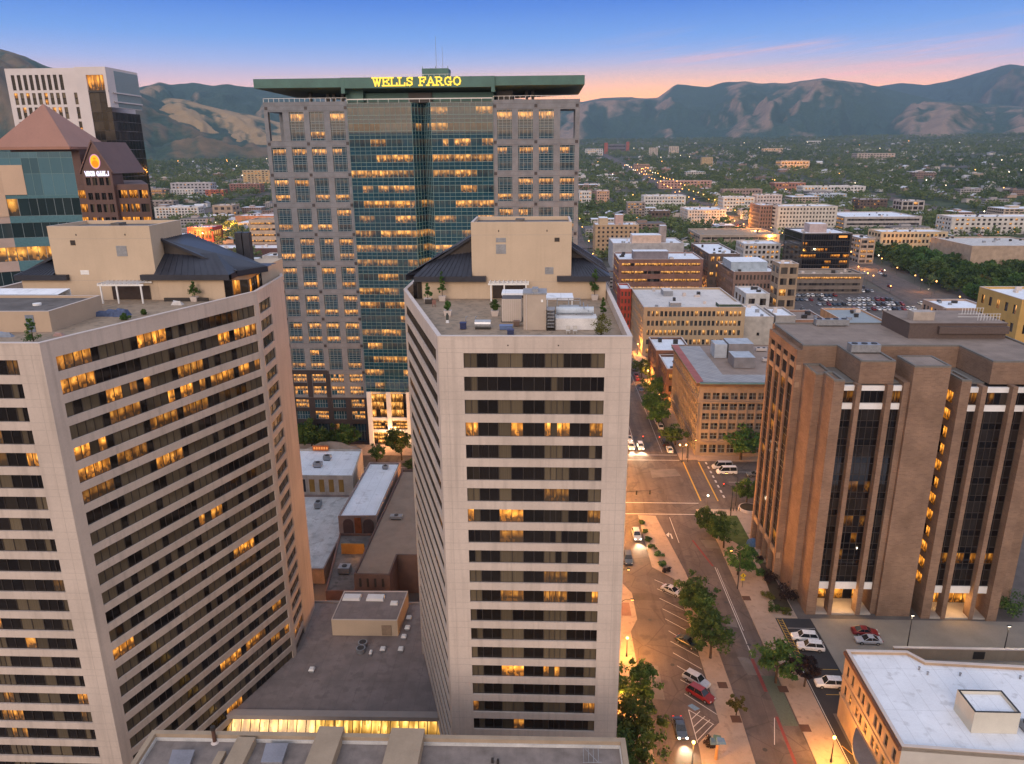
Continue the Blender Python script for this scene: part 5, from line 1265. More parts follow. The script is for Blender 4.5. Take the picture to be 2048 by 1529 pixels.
# narrow white roofed shops along the street behind it
for lab, y0, y1, x0, x1, z in (('narrow brick shop with a white roof beside the brown stone block', 258, 278, 44.5, 55, 14.0), ('older white roofed shop with a green cornice farther up the street', 278.5, 300, 43.5, 57, 15.5)):
    block('brick_shop', lab, 'shop', x0, x1, y0, y1-y0, z, 3, 4, mat('dark_red_brick', (.16, .085, .06), .9), nside=6, z0=0., plit=.3)
BEIGE = mat('warm_beige_stone', (.46, .335, .21), .85, .2, .06, .3, 5, streak=.06)
T = block('beige_office_building', 'broad beige five storey building with a white flat roof and small grouped windows', 'office block', 44.9, 89.5, 328.4, 50, 22.2, 5, 22, BEIGE, z0=0., nside=20, wwf=.62, whf=.55, plit=.04, pcur=.6, mull=PMULL, roofm=mat('off_white_roof', (.66, .60, .54), .8, .2, .07, .12, 3, c2=(.52, .48, .44), cf=.62, seam=.25), pent=((.3, .40, .62, .8, 2.5, GREYMETAL), (.27, .38, .06, .14, 2.2, GREYMETAL), (.75, .97, .05, .18, 1.6, mat('dark_green_unit', (.06, .085, .06)))))
for (lab, xl, xr, vt, vb, dep, fl, nc, mt, kw) in [
 ('grey windowless annex to the right of the beige five storey building', 1490, 1548, 634, 700, 30, 1, 1, mat('pale_grey_wall', (.46, .42, .37), .85), dict(nside=0, plit=0, wwf=.1, whf=.1)),
 ('white walled block right behind the beige building with a rooftop shaft', 1492, 1540, 588, 645, 24, 2, 2, mat('white_grey_wall', (.52, .5, .47), .85), dict(plit=0)),
 ('red and white narrow building behind the beige five storey building', 1241, 1263, 578, 668, 16, 6, 3, mat('bright_red_wall', (.42, .075, .05), .8), dict(whf=.6, wwf=.5, plit=0, pcur=1)),
 ('red brick office with long lit ribbon windows and a white roof', 1238, 1407, 519, 600, 34, 5, 6, brickmat('red_brown_brick', (.26, .125, .09), (.21, .10, .075), (.24, .16, .13), 1.2, .5, .05), dict(ribbon=True, whf=.36, plit=.75, pent=((.18, .60, .15, .42, 5., mat('grey_brown_panel', (.22, .19, .2))),))),
 ('pale grey stepped building with a cream penthouse behind the red brick office', 1226, 1368, 487, 540, 40, 3, 1, mat('blue_grey_wall', (.40, .39, .39), .85), dict(wwf=.02, whf=.02, plit=0, pent=((.28, .69, .1, .5, 6.5, mat('peach_penthouse', (.58, .43, .34))), (.69, .78, .3, .5, 13, mat('grey_shaft', (.30, .25, .23)))))),
 ('brown brick building with a blue grey upper storey and white roof', 1468, 1560, 544, 615, 42, 4, 12, brickmat('rose_brown_brick', (.27, .165, .125), (.23, .14, .105), (.25, .18, .15), 1.2, .5, .05), dict(nside=14, plit=.05, whf=.55, pcur=.9, pent=((.0, .80, .18, .7, 5.5, mat('pale_blue_panel', (.36, .42, .47), .6)),))),
 ('apartment block with dark balconies and a broad white roof', 1418, 1480, 508, 588, 60, 5, 5, mat('dark_brown_wall', (.12, .085, .07), .85), dict(nside=12, plit=.35, whf=.6, wwf=.6)),
 ('white balcony apartments behind the brown brick building', 1488, 1562, 488, 540, 24, 5, 8, mat('light_grey_wall', (.48, .46, .45), .85), dict(wwf=.6, whf=.6)),
 ('tan narrow building with a glass front beside the parking lot', 1560, 1598, 528, 640, 14, 5, 2, mat('tan_render', (.34, .25, .17), .85), dict(wwf=.75, whf=.6, plit=.35)),
 ('tan stepped apartment building with water tank towers on its roof', 1191, 1278, 450, 512, 30, 7, 9, mat('tan_yellow_wall', (.44, .30, .18), .85), dict(wwf=.45, whf=.5, plit=.12, pent=((.1, .3, .2, .7, 6, BEIGE), (.48, .66, .3, .7, 8.5, mat('pink_shaft', (.45, .30, .25)))))),
 ('cream office building with three rows of square windows above the park', 1763, 1897, 464, 512, 26, 4, 16, mat('cream_stone', (.50, .405, .27), .85), dict(wwf=.62, whf=.55, plit=.12, nside=4)),
 ('grey office wing left of the cream grid building', 1722, 1752, 477, 528, 30, 5, 2, mat('greige_wall', (.33, .28, .24), .85), dict(wwf=.8, whf=.55, plit=.35)),
 ('white hotel block with a small square window grid and blue glass upper corner', 1557, 1676, 413, 470, 34, 7, 17, mat('hotel_cream', (.54, .50, .44), .85), dict(wwf=.5, whf=.5, plit=.08, pcur=.3, cap=100, nside=1)),
 ('brown brick hotel wing with tall windows beside the white hotel block', 1521, 1556, 411, 466, 40, 7, 6, mat('brown_hotel_brick', (.25, .155, .12), .85), dict(wwf=.5, whf=.6, plit=.1)),
 ('low glass library with a wide flat roof and curved white front', 1690, 1845, 434, 462, 70, 3, 1, mat('pale_concrete', (.42, .38, .36), .8), dict(ribbon=True, whf=.45, plit=.3)),
 ('white apartment row with red brown panels at the right edge above the trees', 1905, 2100, 434, 470, 30, 4, 17, mat('white_apartment', (.56, .53, .49), .85), dict(wwf=.5, whf=.5, plit=.3)),
 ('big tan windowless hall with a pale roof at the right edge behind the park', 1945, 2120, 492, 548, 60, 1, 1, mat('tan_hall', (.40, .30, .22), .85), dict(wwf=.05, whf=.05, plit=0, nside=0, roofm=mat('pale_tan_roof', (.55, .52, .48)))),
 ('long low concrete garage with open lit decks in the middle distance', 1400, 1560, 470, 492, 60, 2, 8, mat('garage_concrete', (.33, .27, .22), .85), dict(ribbon=True, whf=.4, plit=.3, roofm=DECK)),
 ('white building with dark windows at the right edge of the stone tower', 1159, 1183, 383, 412, 20, 4, 5, mat('white_wall', (.58, .56, .54), .85), dict()),
 ('white apartment block with an orange end wall', 1194, 1219, 382, 412, 30, 5, 5, mat('orange_white_wall', (.50, .33, .25), .85), dict(nside=5)),
 ('grey eight storey block among trees in the middle distance', 1255, 1291, 405, 440, 16, 6, 6, mat('grey_block', (.27, .23, .21), .85), dict(whf=.5, wwf=.6)),
 ('wide white medical style building with a pale stepped roof', 1288, 1372, 392, 420, 30, 4, 14, mat('white_wall', (1, 1, 1)), dict(ribbon=False, whf=.4, wwf=.6)),
 ('cream five storey apartment block with a white roof along the lit avenue', 1376, 1453, 420, 450, 50, 5, 13, mat('cream_white', (.60, .52, .46), .85), dict(wwf=.5, whf=.5, nside=9)),
 ('white grid fronted office beside the orange lit avenue', 1447, 1510, 395, 424, 30, 4, 10, mat('white_wall', (1, 1, 1)), dict(wwf=.6, whf=.45)),
 ('white office with recessed windows right of the lit avenue', 1514, 1565, 390, 420, 24, 4, 8, mat('rosy_white', (.55, .48, .46), .85), dict(wwf=.5, whf=.45)),
 ('dark brown low building in front of the white medical building', 1302, 1341, 422, 446, 20, 2, 5, mat('dark_brown_wall', (1, 1, 1)), dict(whf=.4)),
 ('brown six storey office standing alone in the trees', 1269, 1299, 329, 346, 20, 5, 7, mat('brown_office', (.30, .21, .17), .85), dict(whf=.4, wwf=.6)),
 ('tan residential tower alone above the far trees', 1404, 1426, 315, 334, 16, 9, 6, mat('tan_tower', (.46, .34, .20), .85), dict(wwf=.4, whf=.4)),
 ('white twin tower block on the far slope, right one', 1339, 1358, 293, 311, 18, 9, 5, mat('white_tan', (.55, .47, .40), .85), dict()),
 ('white twin tower block on the far slope, left one', 1299, 1316, 296, 312, 18, 8, 5, mat('white_tan', (1, 1, 1)), dict()),
 ('red brick stair tower of the far stadium, left one', 1209, 1216, 286, 308, 10, 1, 1, mat('far_red_brick', (.34, .10, .07), .85), dict(wwf=.1, whf=.1)),
 ('red brick stair tower of the far stadium, right one', 1253, 1259, 284, 304, 10, 1, 1, mat('far_red_brick', (1, 1, 1)), dict(wwf=.1, whf=.1)),
 ('dark long stadium stand between two red brick towers', 1217, 1252, 289, 304, 40, 2, 1, mat('stadium_dark', (.16, .15, .17), .85), dict(ribbon=True, whf=.3)),
 ('white campus building below the far stadium', 1171, 1206, 298, 312, 20, 4, 8, mat('white_wall', (1, 1, 1)), dict()),
 ('red and white long apartment row in the middle distance', 1319, 1424, 362, 378, 20, 3, 15, mat('red_white_row', (.46, .27, .22), .85), dict()),
 ('long brown row building with a grey roof in the middle distance', 1447, 1525, 379, 394, 20, 2, 12, mat('brown_row', (.33, .24, .21), .85), dict(roofm=GRAVEL)),
 ('long red brick school like row right of the avenue', 1550, 1612, 366, 384, 30, 2, 9, mat('red_row', (.36, .17, .12), .85), dict()),
 ('long white mall like row behind the red row', 1606, 1732, 373, 388, 30, 2, 18, mat('white_wall', (1, 1, 1)), dict()),
 ('pale blue patterned apartment block', 1626, 1694, 388, 404, 24, 3, 12, mat('pale_blue_wall', (.40, .47, .55), .85), dict()),
 ('dark brown apartment block above the library', 1720, 1776, 399, 424, 24, 4, 8, mat('dark_brown_wall', (1, 1, 1)), dict()),
 ('glass fronted courthouse like block with a white roof', 1805, 1850, 402, 430, 24, 3, 4, mat('pale_concrete', (1, 1, 1)), dict(wwf=.8, whf=.7)),
 ('big pale long building far up the valley', 1715, 1791, 307, 320, 40, 3, 12, mat('beige_far', (.46, .38, .33), .85), dict()),
 ('bright lit shopping block in the far trees', 1562, 1620, 322, 338, 40, 2, 9, mat('peach_wall', (.60, .44, .33), .85), dict(plit=1, whf=.6, wwf=.7)),
 ('lit campus building on the far right slope', 1528, 1566, 297, 307, 30, 2, 8, mat('peach_wall', (1, 1, 1)), dict(plit=.8)),
 ('far white building on the slope below the mountain', 1616, 1642, 282, 289, 30, 1, 5, mat('white_wall', (1, 1, 1)), dict()),
 ('tan far apartment tower beside the stone tower on the left', 484, 545, 341, 372, 20, 8, 8, mat('tan_tower', (1, 1, 1)), dict(plit=.25)),
 ('grey flat roofed block with blue end wall in the left distance', 340, 420, 366, 390, 24, 4, 10, mat('grey_white', (.42, .40, .42), .85), dict()),
 ('white low block in front of the grey flat roofed block', 340, 388, 379, 394, 14, 3, 8, mat('white_wall', (1, 1, 1)), dict()),
 ('brown low office just right of the brown stone building', 287, 324, 379, 398, 24, 3, 5, mat('brown_office', (1, 1, 1)), dict(ribbon=True, whf=.4)),
 ('white and black apartment row with orange end by the trees', 308, 396, 415, 438, 16, 4, 13, mat('white_wall', (1, 1, 1)), dict(wwf=.6, whf=.6)),
 ('dark roofed row behind the white and black apartments', 290, 346, 402, 414, 16, 2, 6, mat('grey_block', (1, 1, 1)), dict()),
 ('red brick low block in the left distance', 410, 447, 380, 394, 16, 3, 7, mat('far_red_brick', (.34, .10, .07)), dict()),
 ('long red brick apartments left of the stone tower', 458, 520, 368, 386, 20, 4, 10, mat('brick_apts', (.27, .14, .11), .85), dict()),
 ('tan brick hall with a white roof among trees', 424, 464, 411, 434, 24, 2, 3, mat('tan_hall', (1, 1, 1)), dict()),
 ('orange brick shopping hall with rooftop units left of the stone tower', 470, 552, 432, 452, 30, 1, 1, mat('orange_brick', (.40, .20, .12), .85), dict(wwf=.1, whf=.2)),
 ('tan open parking garage with lit decks left of the stone tower', 497, 570, 440, 500, 24, 5, 1, mat('tan_garage', (.47, .34, .24), .85), dict(ribbon=True, whf=.36, plit=1., roofm=DECK)),
 ('cream building with paired windows behind the left tower', 524, 580, 512, 580, 16, 4, 6, mat('cream_wall', (.55, .50, .45), .85), dict(plit=0)),
 ('red and white market hall glowing with lights in the left distance', 374, 424, 455, 484, 24, 1, 6, mat('market_red', (.42, .06, .05), .8), dict(plit=1., whf=.6, wwf=.8)),
 ('low white roofed store below the parking garage', 400, 556, 497, 512, 30, 1, 1, mat('dark_red_band', (.14, .07, .06), .85), dict(wwf=.2, whf=.2)),
]:
    bpx('city_building', lab, 'building', xl, xr, vt, vb, dep, fl, nc, mt, **kw)
# black glass office with a lit podium
x, y, z = GT(1650, 566)
xa, xb = Yat(1606, 467, y)[0], Yat(1706, 464, y)[0]
T = block('black_glass_office', 'black glass office cube with scattered lit floors above the parking lot', 'office block', xa, xb, y, 40, ztop((xa+xb)/2, y, 467), 8, 1, DKMETAL, BLKGLASS, z0=0., ribbon=True, whf=.88, plit=.0, nside=1, pcur=.1, pent=((.25, .6, .3, .6, 6, mat('rosy_penthouse', (.42, .33, .31))),), npane=(14, 1), top=.6)
wn = Win(T, [BLKGLASS, MULL], 100, 'lit_window'); frb = Fr(xa, y-.06, 0); hh = (ztop((xa+xb)/2, y, 467)-.6)/8
for (f, a, b) in ((6, .02, .12), (5, .30, .52), (4, .0, .30), (4, .6, .98), (3, .5, .62), (3, .76, .95), (2, .45, .6), (1, .7, .95), (1, .1, .3)): wn.add(frb, a*(xb-xa), b*(xb-xa), f*hh+.8, f*hh+hh*.7, 0, 'q', simple_gen(6, 1, 1, 0, .05, (.5, 1)), 4)
wn.done()
m = MB(); m.box(xb-9, xb-3.4, y-.12, y-.06, 8*hh-2.4, 8*hh-1.0, 0); m.obj('lit_sign', emit('sign_orange', (1., .38, .08), 1.1), T)
bpx('low_office_wing', 'low concrete office wing with lit long windows in front of the black glass cube', 'office block', 1590, 1728, 548, 588, 22, 3, 1, mat('dark_concrete', (.17, .14, .12), .85), ribbon=True, whf=.4, plit=.7, roofm=DECK)
# buildings just behind the brick office
for (lab, xl, xr, vt, vb, dep, fl, nc, mt, kw) in [
 ('low brick building with a tan roof behind the brick office', 1592, 1652, 640, 700, 22, 2, 4, mat('rust_brick', (.30, .165, .11), .85), dict(plit=0, roofm=TANGRAVEL)),
 ('flat blue grey roofed hall with an orange side wall behind the brick office', 1705, 1790, 652, 690, 42, 1, 5, mat('orange_render', (.55, .29, .14), .85), dict(roofm=mat('blue_grey_roof', (.30, .33, .34), .8, .2, .1, .1), nside=0)),
 ('grey box building between the white annex and the brick office', 1552, 1592, 632, 700, 20, 2, 1, mat('mid_grey_wall', (.36, .34, .32), .85), dict(wwf=.1, whf=.1)),
 ('long low building with white roof and rooftop units at the right', 1893, 1985, 617, 668, 24, 2, 6, mat('pinkish_wall', (.40, .27, .2), .85), dict()),
]: bpx('city_building', lab, 'building', xl, xr, vt, vb, dep, fl, nc, mt, **kw)
# yellow lit building at the right edge with an outside stair
YEL = mat('yellow_lit_stone', (.52, .33, .11), .85, .2, .08, .3, 5)  # yellow lighting is put into this wall colour
T1 = block('yellow_building', 'yellow lit stone building with a white roof and dark fire stair at the right edge', 'building', 163, 186, 258, 26, Yat(1960, 600, 258)[1], 6, 5, YEL, z0=0., plit=.12, wwf=.4, whf=.5, nside=5, roofm=WROOF)
T2 = block('yellow_building', 'taller yellow lit stone building with a dark attic beyond the fire stair at the right edge', 'building', 179, 210, 238, 18, Yat(2020, 612, 238)[1], 7, 6, YEL, z0=0., plit=.2, wwf=.45, whf=.55, nside=4, roofm=WROOF)
m = MB(); xx, yy = 176.0, 255.5
for k in range(6):
    z = 8+k*5.5; m.box(xx, xx+6, yy-1.5, yy-1.3, z, z+1.0); m.box(xx, xx+6, yy-3, yy-1.3, z-.15, z)
    a, b = ((xx, z), (xx+6, z+5.5)) if k % 2 else ((xx+6, z), (xx, z+5.5))
    m.hexa([(a[0]-.4, yy-3, a[1]), (a[0]+.4, yy-3, a[1]), (a[0]+.4, yy-2, a[1]), (a[0]-.4, yy-2, a[1])], [(b[0]-.4, yy-3, b[1]), (b[0]+.4, yy-3, b[1]), (b[0]+.4, yy-2, b[1]), (b[0]-.4, yy-2, b[1])])
for x_ in (xx, xx+6): m.box(x_-.1, x_+.1, yy-3, yy-2.8, 0, 42)
m.obj('fire_stair', DKMETAL, T1)
# ------------------------------------------------------------------ roads, pavements, markings
FOOT += [(146, 218, 425, 514), (-80, 12, 215, 260), (49, 94, 129, 163), (46, 94, 211, 258), (-75, 12, 70, 140), (-70, -20, 120, 195), (47, 96, 78, 104), (-42, 10, 20, 64), (-160, -95, 130, 200), (-180, -125, 240, 295), (-222, -170, 315, 355), (160, 212, 235, 290)]
ASPH = mat('worn_asphalt', (.135, .105, .09), .85, .25, .2, .13, 4, c2=(.095, .078, .07), cf=.57, track=.55)
ASPH2 = mat('dark_new_asphalt', (.038, .036, .038), .85, .3, .14, .3, 6)
PAVE = mat('pale_pavement', (.36, .27, .205), .9, .15, .10, .4, 5, c2=(.30, .22, .165), cf=.6)
PLAZA = mat('grey_concrete_slab', (.26, .225, .185), .9, .15, .10, .25, 5)
LINE = plain('white_road_paint', (.55, .52, .48), .8, .2); YLINE = plain('yellow_road_paint', (.55, .34, .06), .8, .2)
REDP = plain('red_road_paint', (.21, .055, .05), .8, .2); GREENP = plain('green_road_paint', (.10, .12, .09), .8, .2); BLUEP = plain('blue_road_paint', (.13, .24, .36), .8, .2)
LAWN = mat('lawn_grass', (.075, .10, .032), .95, .1, .25, .6, 6)
def struct(name, m, mats):
    o = m.obj(name, mats); o['kind'] = 'structure'; return o
def flat(poly, z): return [(p[0], p[1], z) for p in poly]
m = MB(); m.face(flat([(10, -60), (46.2, -60), (46.2, 430), (10, 430)], .0)); struct('road', m, ASPH)
m = MB(); m.face(flat([(-300, 177), (9.99, 177), (9.99, 209.5), (-300, 209.5)], .0)); m.face(flat([(46.21, 177), (500, 177), (500, 209.5), (46.21, 209.5)], .0)); struct('cross_road', m, ASPH)
def strip(P, Q, wd, z=.25, k=80):
    m = MB(); d = np.array(Q, float)-np.array(P, float); L = np.linalg.norm(d); n = np.array([-d[1], d[0]])/L*wd/2
    pts = [np.array(P)+d*i/k for i in range(k+1)]
    for a, b in zip(pts[:-1], pts[1:]):
        m.face([(*(a-n), terr(*a)+z), (*(b-n), terr(*b)+z), (*(b+n), terr(*b)+z), (*(a+n), terr(*a)+z)][::-1])
    return m
for (P, Q) in (((28, 430), (28, 3600)), ((214, 315), (262, 690)), ((216, 560), (216, 1099)), ((216, 1100), (232, 3300)), ((500, 430), (500, 3000)), ((-211, 480), (-211, 2600)), ((-452, 620), (-452, 2600)), ((-900, 710), (1300, 710)), ((-900, 940), (1500, 940)), ((-1000, 1190), (1800, 1190)), ((-1000, 1440), (1900, 1440))):
    struct('road', strip(P, Q, 26 if abs(P[0]-Q[0]) < 60 else 22, .25 if abs(P[0]-Q[0]) < 60 else .31), ASPH)
def slab_(name, poly, h=.13, mt=PAVE):
    m = MB(); a = sum(p[0]*q[1]-q[0]*p[1] for p, q in zip(poly, poly[1:]+poly[:1]))
    if a < 0: poly = poly[::-1]
    m.prism(poly, -.01, h); return struct(name, m, mt)
slab_('pavement', [(9.6, -60), (17.2, -60), (17.2, 124), (18.9, 128), (18.9, 137), (17.2, 141), (17.2, 172), (9.6, 172)])
slab_('pavement', [(41.4, -60), (46.0, -60), (46.0, 176), (39.6, 176), (41.4, 166)])
slab_('pavement', [(41.3, 213), (46.4, 213), (46.4, 428), (41.3, 428)]); slab_('pavement', [(46.42, 207.8), (96, 207.8), (96, 212), (46.42, 212)]); slab_('pavement', [(41.3, 208.5), (46.38, 208.5), (46.38, 212.9), (41.3, 212.9)])
slab_('pavement', [(10, 212), (16.6, 212), (16.6, 428), (10, 428)]); slab_('pavement', [(-110, 210), (9.9, 210), (9.9, 218.6), (-110, 218.6)]); slab_('pavement', [(-110, 193.5), (-36, 193.5), (-36, 176.8) if False else (-36, 197), (-110, 197)])
slab_('plaza', [(46.02, 164), (100, 164), (100, 176), (46.02, 176)])
slab_('plaza', [(46.02, 129.2), (50.4, 129.2), (50.4, 163.9), (46.02, 163.9)], .12); slab_('plaza', [(52.9, 108), (98, 108), (98, 129.2), (52.9, 129.2)], .06, PLAZA)
m = MB(); m.face(flat([(46.05, 60), (47.7, 60), (47.7, 103), (62, 103), (62, 119), (52.85, 119), (52.85, 129.1), (46.05, 129.1)], .012)); struct('parking_lot', m, ASPH2)
m = MB()
for q in (((1474, 1314), (1496, 1316), (1530, 1352), (1496, 1350)), ((1400, 1080), (1432, 1082), (1440, 1098), (1412, 1096)), ((1300, 940), (1350, 938), (1362, 952), (1304, 956)), ((1290, 1330), (1316, 1332), (1330, 1400), (1296, 1398)), ((1450, 1236), (1470, 1238), (1476, 1256), (1452, 1252))): m.face(flat([G(*p) for p in q][::-1], .004))
struct('road_patch', m, mat('grey_road_patch', (.17, .145, .13), .9, .2, .15, .4))
m = MB()
for p in ((1330, 1110), (1452, 1205), (1300, 1240), (1498, 1290), (1320, 985), (1272, 1000), (1345, 1330), (1530, 1500)): x, y = G(*p); m.tube((x, y, .0), (x, y, .009), .38, None, 14)
struct('road_ironwork', m, DKMETAL)
slab_('lawn', [(46.6, 163.4), (50.2, 163.4), (50.2, 175.2) if False else (50.2, 163.6), (46.6, 163.6)], .14, LAWN)
# central island with planting and angled stalls
I1 = [G(*p) for p in ((1276, 1031), (1290, 1085), (1304, 1135), (1349, 1159), (1395, 1300), (1439, 1446), (1397, 1488), (1404, 1529))]
I2 = [G(*p) for p in ((1511, 1529), (1463, 1377), (1439, 1311), (1405, 1225), (1370, 1144), (1311, 1033))]
isl = I1+[(I1[-1][0], 60), (I2[0][0]-1.5, 60)]+I2
slab_('island', isl)
mk = MB(); yk = MB(); rk = MB(); gk = MB(); bk = MB()
def seg(mb, a, b, w_, z=.008):
    a, b = np.array(a), np.array(b); d = b-a; n = np.array([-d[1], d[0]])/np.linalg.norm(d)*w_/2
    mb.face(flat([a-n, b-n, b+n, a+n], z))
def pseg(mb, p, q, w_, z=.008): seg(mb, G(*p), G(*q), w_, z)
for p, q in (((1309, 1160), (1338, 1172)), ((1314, 1178), (1355, 1196)), ((1319, 1197), (1368, 1221)), ((1325, 1218), (1376, 1244)), ((1330, 1238), (1384, 1267)), ((1337, 1262), (1393, 1296)), ((1341, 1283), (1398, 1314)), ((1346, 1306), (1404, 1339)), ((1354, 1332), (1412, 1366)), ((1361, 1360), (1418, 1390)), ((1369, 1388), (1438, 1432)), ((1377, 1420), (1428, 1450)), ((1377, 1420), (1395, 1486)), ((1382, 1440), (1400, 1423)), ((1386, 1455), (1410, 1433)), ((1390, 1468), (1420, 1440)), ((1394, 1482), (1426, 1449))): pseg(mk, p, q, .13)
pseg(mk, (1430, 1135), (1506, 1317), .14); pseg(mk, (1434, 1137), (1487, 1262), .1, .009)
pseg(mk, (1339, 1035), (1358, 1086), .14); pseg(mk, (1549, 1436), (1549, 1490), .12)
# turn arrow
pseg(mk, (1345, 1078), (1341, 1068), .3); pseg(mk, (1341, 1068), (1335, 1070), .25, .010); mk.face(flat([G(1338, 1065), G(1338, 1075), G(1332, 1070)], .011))
for y in (173.2, 179.6): seg(mk, (17.5, y), (41, y), .3)
for y in (208.2, 212.2): seg(mk, (17.2, y), (41, y), .3)
for x in (41.9, 46.4): seg(yk, (x, 181), (x, 207), .35)
for k in range(8): seg(mk, (48.5, 183+k*3.2), (48.5, 184.6+k*3.2), .5)
for y in (186, 193, 200): seg(mk, (52, y), (140, y), .15); seg(mk, (-20, y+1), (-100, y+1), .15)
seg(mk, (29.2, 214), (29.2, 420), .14); seg(yk, (24.0, 214), (24.0, 420), .14); seg(mk, (36.8, 214), (36.8, 420), .1)
pseg(rk, (1385, 1081), (1426, 1133), .5); pseg(rk, (1504, 1318), (1532, 1384), .6); pseg(rk, (1553, 1434), (1594, 1535), .5, .02)
gk.face(flat([(38.7, 100), (41.2, 100), (41.2, 112), (38.7, 112)], .005))
a = np.array(G(1441, 1453)); bk.face(flat([G(1384, 1408), G(1400, 1418), G(1390, 1422), G(1375, 1412)], .009))
for k in range(4): seg(yk, (46.5, 125.5-0-k*0+0), (46.5, 126), .1) if False else None
for y in (107.5, 110.7, 114.0): seg(yk, (48.2, y), (52.6, y), .12, .02)
seg(yk, (46.4, 128.9), (46.4, 117), .12, .02); seg(yk, (47.3, 128.9), (47.3, 117), .12, .02)
for k in range(14): seg(yk, (46.4, 128.6-k*.85), (47.3, 128.2-k*.85), .1, .022)
seg(mk, (46.3, 116), (46.3, 60), .12, .02); seg(yk, (46.5, 96), (47.6, 94), .12, .02); seg(mk, (47.5, 126), (52.7, 126), .1, .02)
for nm, mb, mt in (('road_marking', mk, LINE), ('yellow_marking', yk, YLINE), ('red_kerb_paint', rk, REDP), ('green_bike_lane', gk, GREENP), ('disabled_bay_paint', bk, BLUEP)): struct(nm, mb, mt)

# ------------------------------------------------------------------ trees
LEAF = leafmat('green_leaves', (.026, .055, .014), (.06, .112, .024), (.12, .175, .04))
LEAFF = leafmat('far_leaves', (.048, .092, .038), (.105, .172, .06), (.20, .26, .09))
LEAFY = leafmat('yellow_green_leaves', (.045, .05, .012), (.10, .095, .02), (.16, .14, .03))
LEAFP = leafmat('dark_purple_leaves', (.015, .009, .01), (.03, .018, .017), (.05, .03, .025))
BARK = mat('tree_bark', (.075, .052, .038), .95, .1, .25, 2, 8)
def leaves(centers, radii, per, size, rs, flat_=.75, tone=None):
    n = len(centers); C_ = np.repeat(np.array(centers), per, 0); Rr = np.repeat(np.array(radii), per)
    d = rs.normal(size=(n*per, 3)); d /= np.linalg.norm(d, axis=1)[:, None]
    rad = Rr*(rs.uniform(.35, 1.05, n*per))
    P = C_+d*rad[:, None]*np.array([1, 1, flat_])
    nn = d*.8+rs.normal(size=(n*per, 3))*.55+np.array([0, 0, .35]); nn /= np.linalg.norm(nn, axis=1)[:, None]
    a = np.cross(nn, rs.normal(size=(n*per, 3))); a /= np.linalg.norm(a, axis=1)[:, None]; b = np.cross(nn, a)
    s = (np.repeat(size, n*per) if np.isscalar(size) else np.repeat(np.array(size), per))*rs.uniform(.6, 1.3, n*per)
    a *= s[:, None]; b *= (s*rs.uniform(.55, .9, n*per))[:, None]
    V = np.stack([P-a, P-b*.9, P+a, P+b], 1).reshape(-1, 3)
    tn = np.repeat(rs.uniform(0, .55, n) if tone is None else tone, per)+rs.uniform(0, .45, n*per)
    return V, np.clip(tn, 0, 1)
def make_tree(name, label, h, r, seed, mt=None, trunk=.35, ncl=46, per=46, size=.30, conifer=False, group=None):
    rs = np.random.RandomState(seed); T = thing(name, label, 'tree', (0, 0, 0), group)
    cs, rr = [], []; zc = h*(.60 if trunk < .5 else .66)
    nb = rs.randint(4, 6); lob = [(rs.uniform(0, 6.28), rs.uniform(.25, .6)*r, zc+rs.uniform(-.2, .25)*h*.5, rs.uniform(.5, .75)*r) for _ in range(nb)]
    for k in range(ncl):
        if conifer:
            f = rs.uniform(.08, 1); z = h*(.1+.9*f); q = r*(1-f)*rs.uniform(.5, 1.05); a = rs.uniform(0, 6.28); cs.append((q*math.cos(a), q*math.sin(a), z)); rr.append(max(.12, r*(.34*(1-f)+.08)))
        else:
            a, q, z, lr = lob[rs.randint(nb)] if k > ncl*.25 else (0, 0, zc, r*.8)
            d = rs.normal(size=3); d /= np.linalg.norm(d); d *= lr*rs.uniform(.75, 1.05)
            cs.append((q*math.cos(a)+d[0], q*math.sin(a)+d[1], max(h*.28, z+d[2]*.85))); rr.append(r*rs.uniform(.16, .30))
    V, tn = leaves(cs, rr, per, size, rs)
    part('crown', npmesh('crown', V, len(V)//4, tn, [mt or LEAF]), T)
    m = MB(); m.tube((0, 0, 0), (.1, .05, h*.42), h*.030, h*.02, 8)
    for k in range(5):
        c = cs[rs.randint(len(cs))]
        if not conifer: m.tube((.1, .05, h*(.3+.025*k)), (c[0]*.8, c[1]*.8, c[2]), h*.014, h*.005, 6)
    if conifer: m.tube((0.1, .05, h*.42), (0, 0, h*.95), h*.02, h*.004, 6)
    m.obj('trunk', BARK, T); return T
TV = [make_tree('street_tree', 'x', 8, 4.0, 3+k, ncl=60, per=52, size=.26) for k in range(3)]
used = set()
def tree_at(px, v, zc, h, r, label, k, src=None, group='street trees', ground=None):
    """put a tree so that the middle of its crown is at the picture point"""
    x, y = G(px, v, zc) if ground is None else ground
    src = src or TV
    s = (r/4.0, r/4.0, h/8.0)
    o = src[k % len(src)]
    if o.name in used: o = dup(o, (x, y, 0), rng.uniform(0, 6), label, group, s)
    else:
        used.add(o.name); o.location = (x, y, 0); o.scale = s; o.rotation_euler.z = rng.uniform(0, 6); o['label'] = label; o['group'] = group
    return o
